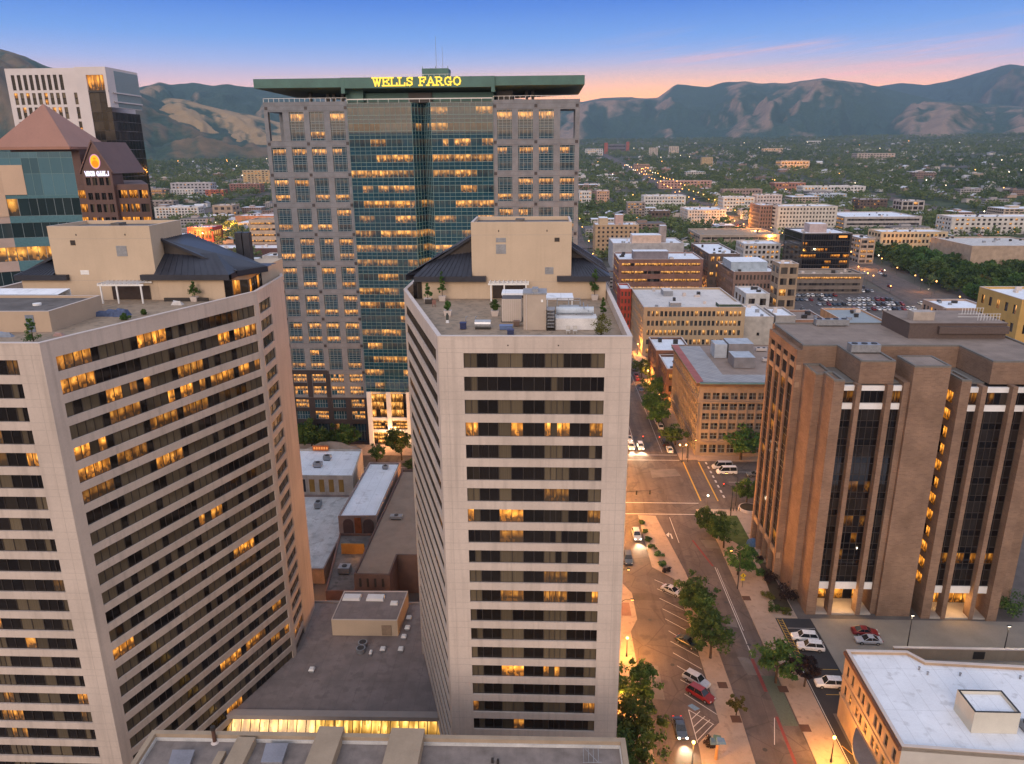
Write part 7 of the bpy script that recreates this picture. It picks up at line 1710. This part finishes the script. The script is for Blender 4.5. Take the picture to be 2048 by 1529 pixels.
while n < 130 and tries < 20000:
    tries += 1
    d = math.exp(rs.uniform(math.log(430), math.log(1900))); a = rs.uniform(-.5, .66); x, y = d*math.sin(a), d*math.cos(a); sx, sy = rs.uniform(16, 44), rs.uniform(14, 34)
    if d > 1000 and rs.rand() < .55: continue
    if 190 < x < 430 and 300 < y < 690: continue
    if any(p-sx/2-5 < x < q+sx/2+5 and c-sy/2-26 < y < e+sy/2+5 for p, q, c, e in FOOT): continue
    if any(abs(x-xs) < 15+sx/2 for xs in (28, 219, 500, -211, -452)) or any(abs(y-yy) < 13+sy/2 for yy in (710, 940, 1190, 1440)): continue
    FOOT.append((x-sx/2, x+sx/2, y-sy/2, y+sy/2)); k = rs.randint(5)
    o = part('low_block', FB[k], None, (x, y, float(terr(x, y))-.5)); o.scale = (sx, sy, rs.uniform(5, 11)); tag(o, BL[k], 'building', 'low blocks of the distant streets'); n += 1
farwood()
hs = MB(); n = 0
while n < 1100:
    d = math.exp(rs.uniform(math.log(700), math.log(5000))); a = rs.uniform(-.5, .64); x, y = d*math.sin(a), d*math.cos(a)
    if any(p-8 < x < q+8 and c-8 < y < e+8 for p, q, c, e in FOOT) or any(abs(x-xs) < 20 for xs in (28, 219, 500, -211, -452)): continue
    z = float(terr(x, y)); sx, sy, hh = rs.uniform(4, 7), rs.uniform(5, 9), rs.uniform(3.5, 6); k = rs.randint(3)
    hs.box(x-sx, x+sx, y-sy, y+sy, z, z+hh, k)
    if rs.rand() < .5:
        for s_ in (-1, 1): hs.face([(x+s_*(sx+.4), y-sy-.4, z+hh), (x+s_*(sx+.4), y+sy+.4, z+hh), (x, y+sy+.4, z+hh+2.6), (x, y-sy-.4, z+hh+2.6)][::s_], 3+k % 2)
    else: hs.face([(x-sx-.3, y-sy-.3, z+hh+.15), (x+sx+.3, y-sy-.3, z+hh+.15), (x+sx+.3, y+sy+.3, z+hh+.15), (x-sx-.3, y+sy+.3, z+hh+.15)], 3+k)
    n += 1
o = hs.obj('house', [plain('hw_a', (.62, .60, .58), .85, .2), plain('hw_b', (.36, .27, .22), .85, .2), plain('hw_c', (.48, .44, .40), .85, .2), plain('hr_a', (.30, .29, .30), .8, .2), plain('hr_b', (.60, .61, .63), .8, .2), plain('hr_c', (.22, .17, .15), .8, .2)]); o['kind'] = 'stuff'
# ------------------------------------------------------------------ air
hz_ = MB(); hz_.box(-13500, 13500, -700, 13500, -8, 1500)
hm = bpy.data.materials.new('haze'); t = NT(nodes(hm)); pv = t.n('ShaderNodeVolumePrincipled'); pv.inputs['Color'].default_value = (.50, .74, 1., 1); pv.inputs['Density'].default_value = 5.2e-5
ow = t.n('ShaderNodeOutputMaterial'); t.l(pv.outputs[0], ow.inputs['Volume'])
ho = hz_.obj('haze', hm); ho['kind'] = 'stuff'
# ------------------------------------------------------------------ things on the tower terraces
def RP(px, v, z=ZD): return G(px, v, z)
def potted(label, px, v, h, r, tower_=0, con=True, pot=True, mt=None, seed=1):
    x, y = RP(px, v, ZD); rs = np.random.RandomState(seed)
    T = thing('potted_tree', label, 'potted plant', (x, y, ZD), 'potted trees on the roof terraces')
    z0 = ZD+(.7 if pot else .05)
    if pot:
        m = MB(); m.hexa([(x-.38, y-.38, ZD), (x+.38, y-.38, ZD), (x+.38, y+.38, ZD), (x-.38, y+.38, ZD)], [(x-.5, y-.5, z0), (x+.5, y-.5, z0), (x+.5, y+.5, z0), (x-.5, y+.5, z0)]); m.obj('pot', COPING, T)
    cs = [];  rr = []
    for k in range(34):
        f = rs.uniform(0, 1)
        q = r*((1-f)*.9+.15 if con else math.sin(math.pi*min(.95, f+.1)))*rs.uniform(.3, 1); a = rs.uniform(0, 6.28)
        cs.append((x+q*math.cos(a), y+q*math.sin(a), z0+h*(.12+.85*f))); rr.append(r*(.42*(1-f*.6) if con else .4))
    V, tn = leaves(cs, rr, 34, .085, rs); part('crown', npmesh('crown', V, len(V)//4, tn, [mt or LEAF]), T)
    m = MB(); m.tube((x, y, z0-.1), (x, y, z0+h*.7), .06, .03, 6); m.obj('trunk', BARK, T); return T
for k, (px, v, h, r, con, lab) in enumerate([(856, 607, 2.2, .62, True, 'round potted tree at the left end of the right tower terrace wall'), (885, 602, 3.6, .58, True, 'tall slim potted conifer against the beige wall of the right tower terrace'), (896, 632, 1.3, .5, False, 'small ball shaped potted plant in the middle of the right tower terrace'), (990, 632, 1.5, .6, False, 'potted shrub left of the corrugated roof shed'),
 (1189, 600, 3.8, .8, True, 'ragged tall potted tree at the right end of the beige terrace wall'), (1206, 630, 2.3, .5, True, 'slim potted tree beside the right parapet of the right tower'), (1203, 672, 2.4, 1.15, False, 'full round light green bush at the front right corner of the right tower terrace'),
 (390, 603, 2.2, .85, True, 'potted tree near the right end of the left tower terrace'), (68, 686, 2.9, .95, True, 'dark pointed tree at the front edge of the left tower terrace'), (250, 640, .7, .6, False, 'low green plant by the parapet of the left tower'), (288, 630, .6, .5, False, 'second low green plant by the parapet of the left tower')]):
    potted(lab, px, v, h, r, 0, con, v not in (686, 640, 630, 672), LEAFY if v == 672 else None, 100+k)
def pergola(label, pa, pb, v, dep, h, ywall):
    xa, xb = RP(pa, v)[0], RP(pb, v)[0]; y1 = ywall-.15; y0 = y1-dep
    T = thing('pergola', label, 'pergola', ((xa+xb)/2, y0, ZD))
    for x in (xa, (xa+xb)/2-.6, xb): m = MB(); m.box(x-.09, x+.09, y0, y0+.18, ZD, ZD+h); m.obj('post', WPAINT, T)
    m = MB(); m.box(xa-.4, xb+.4, y0-.05, y0+.12, ZD+h, ZD+h+.25); m.obj('front_beam', WPAINT, T); m = MB(); m.box(xa-.4, xb+.4, y1-.15, y1, ZD+h, ZD+h+.25); m.obj('back_beam', WPAINT, T)
    k = 0; x = xa-.2
    while x < xb+.2:
        m = MB(); m.box(x, x+.09, y0-.3, y1, ZD+h+.25, ZD+h+.42); m.obj('rafter', WPAINT, T); x += .62
    m = MB(); m.box(xa+.1, xb-.1, ywall-.14, ywall-.1, ZD+.1, ZD+2.1); m.obj('door_glazing', plain('dark_door_glass', (.05, .035, .03), .15, .6), T)
pergola('white timber pergola against the beige wall of the left tower terrace', 205, 285, 608, 2.6, 2.5, ywl-.03)
pergola('white timber pergola behind the roof sheds of the right tower', 982, 1052, 604, 1.8, 2.3, G(900, 598, ZD)[1]-.03)
# sheds and machines on the right tower
def boxthing(name, label, cat, px0, px1, v, dep, h, mt, z=ZD, top=None, partname='body'):
    xa, y = RP(px0, v, z); xb = RP(px1, v, z)[0]
    T = thing(name, label, cat, ((xa+xb)/2, y+dep/2, z)); m = MB(); m.box(xa, xb, y, y+dep, z, z+h, 0, 1 if top else 0); m.obj(partname, [mt, top or mt], T)
    return T, xa, xb, y
CORR = mat('cream_corrugated_metal', (.52, .45, .38), .6, .3, .06, .5, 6); DGR = mat('dark_grey_cover', (.10, .095, .105), .7, .3)
T, xa, xb, y = boxthing('corrugated_shed', 'cream corrugated metal shed with a dark open top on the right tower terrace', 'shed', 1004, 1043, 645, 2.6, 2.9, CORR, top=DGR)
m = MB()
for k in range(9): x = xa+(xb-xa)*(k+.2)/9; m.box(x, x+.11, y-.07, y, ZD+.1, ZD+2.85)
m.obj('corrugation', COPING, T); m = MB(); m.box(xa-.1, xb+.1, y-.1, y+2.7, ZD, ZD+.1); m.obj('base', DKMETAL, T)
T, xa, xb, y = boxthing('stair_shed', 'tall beige roof shed with a grey flat top on the right tower terrace', 'shed', 1047, 1092, 660, 3.2, 4.3, mat('tan_shed_wall', (.45, .37, .30), .85, .2, .06, .6), top=DGR)
m = MB(); m.box((xa+xb)/2-.3, (xa+xb)/2+.4, y+.6, y+2.2, ZD+4.3, ZD+4.75); m.obj('roof_box', GREYMETAL, T); m = MB(); m.box(xa-.08, xb+.08, y-.08, y+3.28, ZD+4.2, ZD+4.36); m.obj('roof_edge', GREYMETAL, T); m = MB(); m.tube((xa+.35, y-.06, ZD), (xa+.35, y-.06, ZD+4.2), .05, None, 6); m.obj('drain_pipe', COPING, T); m = MB(); m.box(xb-.6, xb-.35, y-.1, y, ZD+3.3, ZD+3.6); m.obj('wall_lamp', WPAINT, T)
T, xa, xb, y = boxthing('white_roof_shelter', 'white flat shelter roof behind the sheds of the right tower', 'shelter', 1003, 1052, 591, 3.0, .25, WROOF, z=ZD+2.3, partname='roof_panel')
for x in (xa+.1, xb-.25): m = MB(); m.box(x, x+.15, y+.1, y+.25, ZD, ZD+2.3); m.obj('post', WPAINT, T)
T, xa, xb, y = boxthing('white_roof_shelter', 'larger white shelter roof right of the tall roof shed', 'shelter', 1092, 1147, 600, 3.4, .25, WROOF, z=ZD+2.2, partname='roof_panel')
for x in (xa+.1, xb-.25): m = MB(); m.box(x, x+.15, y+.1, y+.25, ZD, ZD+2.2); m.obj('post', WPAINT, T)
T, xa, xb, y = boxthing('low_white_plinth', 'low white plinth with pale blue ducts on the right of the terrace', 'plinth', 1111, 1194, 660, 2.6, 1.35, mat('white_plinth', (.62, .60, .58), .7))
T = thing('roof_duct', 'pale blue grey duct lying above the white plinth', 'duct', (xa, y, ZD)); m = MB(); m.tube((xa+.1, y+2.2, ZD+1.9), (xb-.3, y+2.2, ZD+1.9), .42, None, 12); m.obj('duct', mat('pale_blue_duct', (.42, .47, .52), .5, .4), T)
for f in (.1, .5, .9): m = MB(); m.box(xa+(xb-xa)*f, xa+(xb-xa)*f+.1, y+2.0, y+2.5, ZD+1.2, ZD+1.6); m.obj('support', GREYMETAL, T)
T = thing('glass_tank_frame', 'grey metal frame full of tanks and pipes behind the white plinth', 'pipe frame', (xa+1, y+4, ZD)); m = MB()
for fx_ in (0.2, 1.6, 3.0): 
    for fy in (3.2, 4.6): m.box(xa+fx_, xa+fx_+.08, y+fy, y+fy+.08, ZD, ZD+2.9)
for z in (ZD+.9, ZD+1.9, ZD+2.85):
    m.box(xa+.2, xa+3.08, y+3.2, y+3.27, z, z+.06); m.box(xa+.2, xa+3.08, y+4.6, y+4.67, z, z+.06)
m.obj('frame', GREYMETAL, T); m = MB(); m.tube((xa+.5, y+3.9, ZD+1.5), (xa+2.9, y+3.9, ZD+1.5), .7, None, 12); m.obj('tank', mat('grey_tank', (.30, .32, .34), .4, .4), T)
for k in range(3): m = MB(); m.tube((xa+3.4+k*.5, y+3.4, ZD), (xa+3.4+k*.5, y+3.4, ZD+2.6-.3*k), .06, None, 6); m.tube((xa+3.4+k*.5, y+3.4, ZD+2.6-.3*k), (xa+3.4+k*.5, y+1.5, ZD+2.2-.3*k), .05, None, 6); m.obj('pipe', GREYMETAL, T)
T, xa, xb, y = boxthing('side_crate', 'dark wire rack between the tall shed and the white plinth', 'rack', 1093, 1110, 662, 2.0, .12, DKMETAL)
for z in (.4, .8, 1.2, 1.6, 2.0, 2.4): m = MB(); m.box(xa, xb, y, y+1.9, ZD+z, ZD+z+.08); m.obj('shelf', GREYMETAL, T)
for x in (xa, xb-.08): m = MB(); m.box(x, x+.08, y, y+.08, ZD, ZD+2.5); m.obj('post', DKMETAL, T)
T = thing('roof_tank', 'silver drum tank lying at the front of the right tower terrace', 'tank', (*RP(966, 658), ZD)); x, y = RP(966, 658); m = MB(); m.tube((x-.95, y, ZD+.62), (x+.95, y, ZD+.62), .5, None, 14); m.obj('drum', mat('silver_drum', (.42, .43, .45), .35, .5, metal=.5), T); m = MB(); m.box(x-.9, x+.9, y-.4, y+.4, ZD, ZD+.16); m.obj('cradle', DKMETAL, T)
for lab, px, v, w_, h, c in (('small dark blue box beside the silver drum tank', 926, 660, .7, .75, (.02, .03, .09)), ('blue covered bench at the front of the right tower terrace', 1012, 661, 1.5, .5, (.10, .15, .28)), ('dark blue crate at the front edge of the right tower terrace', 1021, 671, .75, .55, (.03, .04, .10)), ('brown crate behind the blue covered bench', 1033, 654, .7, .6, (.14, .09, .07)), ('dark planter box under the round potted tree', 857, 609, 1.0, .6, (.05, .04, .035))):
    x, y = RP(px, v); T = thing('storage_box', lab, 'box', (x, y, ZD)); m = MB(); m.box(x-w_/2, x+w_/2, y, y+.7, ZD+.06, ZD+h); m.obj('body', plain('box_'+lab[:14].replace(' ', '_'), c), T); m = MB(); m.box(x-w_/2-.04, x+w_/2+.04, y-.04, y+.74, ZD+h, ZD+h+.07); m.obj('lid', plain('lid_'+lab[:14].replace(' ', '_'), tuple(q*1.4 for q in c)), T)
T = thing('garden_statue', 'small white and dark garden statue standing on the right tower terrace', 'statue', (*RP(895, 646), ZD)); x, y = RP(895, 646); m = MB(); m.tube((x, y, ZD), (x, y, ZD+.35), .22, .16, 8); m.obj('plinth', WPAINT, T); m = MB(); m.tube((x, y, ZD+.35), (x, y, ZD+.95), .15, .2, 8); m.ball((x, y, ZD+1.1), .14, 0, 8); m.obj('figure', plain('dark_statue', (.06, .07, .06)), T)
for k, (px, v) in enumerate(((868, 614), (1136, 668), (1150, 668))):
    x, y = RP(px, v); T = thing('garden_chair', ['red brown garden chair beside the planter', 'pale folded lounger at the front right of the terrace', 'second pale lounger by the light green bush'][k], 'chair', (x, y, ZD)); c = plain('chair_%d' % k, (.25, .12, .09) if k == 0 else (.5, .47, .43))
    m = MB(); m.box(x-.25, x+.25, y-.25, y+.25, ZD+.36, ZD+.42); m.obj('seat', c, T); m = MB(); m.box(x-.25, x+.25, y+.2, y+.26, ZD+.42, ZD+.9); m.obj('backrest', c, T)
    for sx_ in (-.22, .18):
        for sy in (-.22, .18): m = MB(); m.box(x+sx_, x+sx_+.04, y+sy, y+sy+.04, ZD, ZD+.36); m.obj('leg', c, T)
for k, px in enumerate((932, 951)):
    x, y = RP(px, 655); T = thing('thin_vent', ['thin curved vent pipe beside the dark blue box', 'thin curved vent pipe beside the silver drum'][k], 'pipe', (x, y, ZD)); m = MB(); m.tube((x, y, ZD), (x, y, ZD+1.2), .06, None, 6); m.tube((x, y, ZD+1.2), (x+.2, y, ZD+1.35), .07, None, 6); m.obj('pipe', GREYMETAL, T)
# left tower terrace: low plant room, door, tarp
zl = ZD+2.5
A, B, C_, D = G(-160, 625, zl), G(97, 623, zl), G(201, 591, zl), G(60, 588, zl)
T = thing('roof_plant_room', 'low beige plant room with a grey flat roof and blue door on the left tower terrace', 'plant room', (*B, ZD))
m = MB(); pr = [(-80, B[1]), (B[0], B[1]), (C_[0], C_[1]), (-80, C_[1])]
pr = [(-73, 84.5+.0), (B[0], B[1]), (C_[0], C_[1]), (-79, C_[1]+.2)]
m.prism(pr, ZD-.2, zl-.3, 0, 1); parapet(m, pr, zl-.3, zl, .3, 0, 2)
m.obj('wall', [mat('tan_render_wall', (.46, .35, .255), .85, .2, .05, .4), GRAVEL, COPING], T)
fr, L = fr2(pr[0], pr[1]); f = .66
m = MB(); m.fbox(fr, L*.80, L*.80+1.0, 0, .06, ZD, ZD+2.05); m.obj('door', plain('blue_grey_door', (.17, .20, .25), .6), T)
m = MB(); m.fbox(fr, L*.55, L*.55+.3, 0, .1, zl-.9, zl-.6); m.obj('wall_lamp', WPAINT, T)
x, y = (pr[1][0]+pr[2][0])/2-5, (pr[1][1]+pr[2][1])/2; m = MB(); m.tube((x, y, zl-.3), (x, y, zl-.05), .5, .5, 14); m.obj('roof_dome', WPAINT, T)
m = MB(); m.face([(-79, pr[3][1]+.3, zl+.02), (pr[2][0]-6, pr[2][1]+.3, zl+.02), (pr[2][0]-6, pr[2][1]+3.2, zl+.35), (-79, pr[3][1]+3.2, zl+.35)]); m.box(-79, pr[2][0]-6, pr[2][1]+3.1, pr[2][1]+3.2, ZD, zl+.3); m.obj('white_lean_to', WROOF, T)
T = thing('blue_tarpaulin', 'crumpled blue tarpaulin over furniture on the left tower terrace', 'tarpaulin', (*RP(230, 630), ZD)); x, y = RP(222, 632); m = MB()
for k, (dx, dy, lx, ly, h) in enumerate(((-1.2, 0, 1.3, .6, .65), (.2, .1, .9, .7, .8), (1.6, -.1, .9, .7, .95))): m.hexa([(x+dx-lx, y+dy-ly, ZD), (x+dx+lx, y+dy-ly, ZD), (x+dx+lx, y+dy+ly, ZD), (x+dx-lx, y+dy+ly, ZD)], [(x+dx-lx*.7, y+dy-ly*.6, ZD+h*.9), (x+dx+lx*.8, y+dy-ly*.7, ZD+h), (x+dx+lx*.6, y+dy+ly*.7, ZD+h*.8), (x+dx-lx*.8, y+dy+ly*.6, ZD+h)])
m.obj('cover', mat('blue_tarp', (.07, .10, .19), .7, .3, .3, 2.5), T)
for k, (px, v, w_, d_, h, c) in enumerate(((355, 610, 1.6, .8, .6, (.55, .52, .5)), (118, 672, 1.2, .6, .4, (.40, .24, .2)), (12, 674, 1.8, .6, .6, (.22, .26, .33)), (203, 625, .8, .8, .5, (.36, .26, .2)))):
    x, y = RP(px, v); T = thing('roof_clutter', ['white sheeted pile near the parapet of the left tower', 'small reddish pile by the low plant room', 'grey blue covered pile at the left edge of the left tower terrace', 'small stack of boxes by the white pergola'][k], 'pile', (x, y, ZD)); m = MB(); m.hexa([(x-w_/2, y-d_/2, ZD), (x+w_/2, y-d_/2, ZD), (x+w_/2, y+d_/2, ZD), (x-w_/2, y+d_/2, ZD)], [(x-w_*.3, y-d_*.3, ZD+h*.8), (x+w_*.35, y-d_*.35, ZD+h), (x+w_*.25, y+d_*.35, ZD+h*.7), (x-w_*.4, y+d_*.3, ZD+h)]); m.obj('cover', plain('pile_%d' % k, c), T)
m = MB(); m.box(*sorted((RP(327, 604)[0], RP(415, 604)[0])), ywl-1.2, ywl-.9, ZD, ZD+.5); o = m.obj('planter_wall', DKMETAL); tag(o, 'long dark planter trough along the beige wall of the left tower', 'planter')
# chimneys on the far roof of the left tower
T = thing('roof_chimney', 'pair of dark square chimneys beyond the slate roof of the left tower', 'chimney', (-41.5, 118, ZD))
for px in (482, 497): x = Yat(px, 500, 120)[0]; m = MB(); m.box(x-.6, x+.45, 119.5, 120.8, ZD, Yat(px, 465, 120)[1]); m.obj('shaft', SLATE, T)
# ------------------------------------------------------------------ street furniture near the road
T = thing('street_kiosk', 'small blue topped kiosk sculpture on the island at the bottom edge', 'sculpture', (*G(1432, 1520), .13)); x, y = G(1432, 1520)
m = MB(); m.tube((x, y, .13), (x, y, 3.0), .25, .2, 8); m.obj('post', plain('orange_post', (.45, .22, .08)), T)
for k, (dx, dy, dz, c) in enumerate(((-.4, .2, 3.0, (.05, .10, .18)), (.5, .0, 3.3, (.08, .16, .28)), (.2, .7, 3.1, (.06, .13, .12)))): m = MB(); m.hexa([(x+dx-.7, y+dy-.5, dz), (x+dx+.7, y+dy-.4, dz-.1), (x+dx+.6, y+dy+.5, dz), (x+dx-.6, y+dy+.6, dz+.1)], [(x+dx-.6, y+dy-.4, dz+.35), (x+dx+.6, y+dy-.3, dz+.3), (x+dx+.5, y+dy+.4, dz+.4), (x+dx-.5, y+dy+.5, dz+.5)]); m.obj('blue_panel', plain('kiosk_panel_%d' % k, c), T)
x, y = G(1484, 1176); T = thing('crossing_sign', 'yellow diamond pedestrian sign on the right pavement', 'sign', (x, y, 0)); m = MB(); m.tube((x, y, 0), (x, y, 3.4), .05, None, 6); m.obj('post', POLE, T); m = MB(); m.hexa([(x, y-.06, 2.3), (x+.02, y-.06, 2.3), (x+.02, y-.03, 2.3), (x, y-.03, 2.3)], [(x, y-.06, 2.3)]*4) if False else m.face([(x, y-.06, 2.35), (x+.62, y-.06, 2.95), (x, y-.06, 3.55), (x-.62, y-.06, 2.95)]); m.face([(x, y-.03, 2.35), (x-.62, y-.03, 2.95), (x, y-.03, 3.55), (x+.62, y-.03, 2.95)]); m.obj('sign_plate', plain('sign_yellow_paint', (.75, .50, .02), .5), T); m = MB(); m.box(x-.4, x+.4, y-.06, y-.03, 1.75, 2.25); m.obj('lower_plate', plain('sign_yellow_paint', (1, 1, 1)), T); m = MB(); m.box(x-.1, x+.1, y-.075, y-.065, 2.65, 3.1); m.ball((x, y-.08, 3.2), .1, 0, 6); m.obj('walker_symbol', POLE, T)
x, y = G(1505, 1090); T = thing('blue_tent', 'blue camping tent against the lit arcade of the brick office', 'tent', (x, y, .1)); m = MB()
for i in range(10):
    a, b = 2*math.pi*i/10, 2*math.pi*(i+1)/10
    for (r0, z0, r1, z1) in ((1.5, .1, 1.25, .9), (1.25, .9, .6, 1.5), (.6, 1.5, .01, 1.65)): m.face([(x+r0*math.cos(a), y+r0*math.sin(a), z0), (x+r0*math.cos(b), y+r0*math.sin(b), z0), (x+r1*math.cos(b), y+r1*math.sin(b), z1), (x+r1*math.cos(a), y+r1*math.sin(a), z1)])
m.obj('canopy', mat('blue_tent_cloth', (.06, .12, .24), .7, .3, .15, 2), T)
# signal masts
def signal(label, base, tip, h, heads, lit):
    T = thing('traffic_signal', label, 'traffic signal', (*base, 0)); m = MB(); m.tube((*base, 0), (*base, h+.4), .14, .1, 8); m.tube((*base, h), (*tip, h+.3), .09, .05, 6); m.obj('mast', POLE, T)
    for k, f in enumerate(heads):
        x, y = base[0]+(tip[0]-base[0])*f, base[1]+(tip[1]-base[1])*f; z = h+.3*f
        m = MB(); m.box(x-.2, x+.2, y-.16, y+.16, z-.95, z+.15); m.obj('signal_head', POLE, T)
        m = MB(); m.ball((x, y-.2, z-.12), .13, 0, 8); m.obj('red_light', emit('signal_red', (1., .06, .03), 6.) if lit else plain('dark_lens', (.03, .01, .01)), T)
signal('traffic signal arm reaching from behind the right tower over the near side of the crossing', (14.5, 172.6), (27.5, 173.2), 6.2, (.72, .98), False)
signal('long signal arm with red lights across the far side of the crossing', (43.5, 209.8), (19.5, 211.5), 6.6, (.35, .55, .75, .95), True)
signal('tall signal pole on the right corner of the crossing', (47.6, 172.4), (45.5, 174.5), 8.0, (.9,), True)
x, y = G(1497, 1020); T = thing('round_planter', 'round stone planter around the small tree by the crossing', 'planter', (x, y, .1)); m = MB(); m.tube((x, y, .1), (x, y, .75), 2.6, 2.5, 20); m.obj('stone_ring', COPING, T); m = MB(); m.tube((x, y, .75), (x, y, .8), 2.2, 2.2, 20); m.obj('soil', mat('dark_soil', (.05, .04, .025)), T)
for k in range(6):
    x, y = 48.2+k*.75, 175.2; m = MB(); m.tube((x, y, .1), (x, y, .95), .1, .08, 8); m.ball((x, y, .98), .11, 0, 6); o = m.obj('bollard', DKMETAL); tag(o, 'small dark bollard in the row at the crossing plaza', 'bollard', 'bollards of the crossing plaza')
T = thing('retaining_wall', 'long pale concrete retaining wall in front of the brick office plaza', 'wall', (75, 118, 0)); m = MB(); m.box(63.5, 98, 117.2, 117.6, 0, 2.3); m.obj('wall', mat('tan_concrete_wall', (.33, .27, .20), .85, .2, .1, .3, streak=.2), T); m = MB(); m.box(63.4, 98, 117.1, 117.7, 2.3, 2.45); m.obj('coping', COPING, T)
for x0, x1, z0, z1 in ((77.5, 79.5, .4, 1.9),): m = MB(); m.box(x0, x1, 117.12, 117.2, z0, z1); m.obj('dark_opening', DKMETAL, T)
T = thing('retaining_wall', 'low concrete kerb wall between the ramp and the white roofed corner building', 'wall', (80, 112, 0)); m = MB(); m.box(62.5, 98, 111.4, 111.8, 0, 1.0); m.obj('wall', mat('tan_concrete_wall', (1, 1, 1)), T); m = MB(); m.box(62.4, 98, 111.3, 111.9, 1.0, 1.1); m.obj('coping', COPING, T)
m = MB(); m.face(flat([(62.5, 103), (98, 103), (98, 111.3), (62.5, 111.3)], .075)); struct('ramp', m, ASPH2)
# paving squares and tree pits
m = MB()
for p in ((1445, 1372), (1493, 1198), (1610, 1458), (1472, 1440), (1566, 1380)):
    x, y = G(*p); m.face(flat([(x-.8, y-.8), (x+.8, y-.8), (x+.8, y+.8), (x-.8, y+.8)], .136))
struct('tree_pit', m, mat('brown_mulch', (.10, .055, .04), .95))
m = MB(); m.face(flat([(16.0, 129), (17.9, 129), (17.9, 133.5), (16.0, 133.5)], .137)); struct('brick_paving', m, mat('red_brick_paving', (.26, .14, .10), .9))
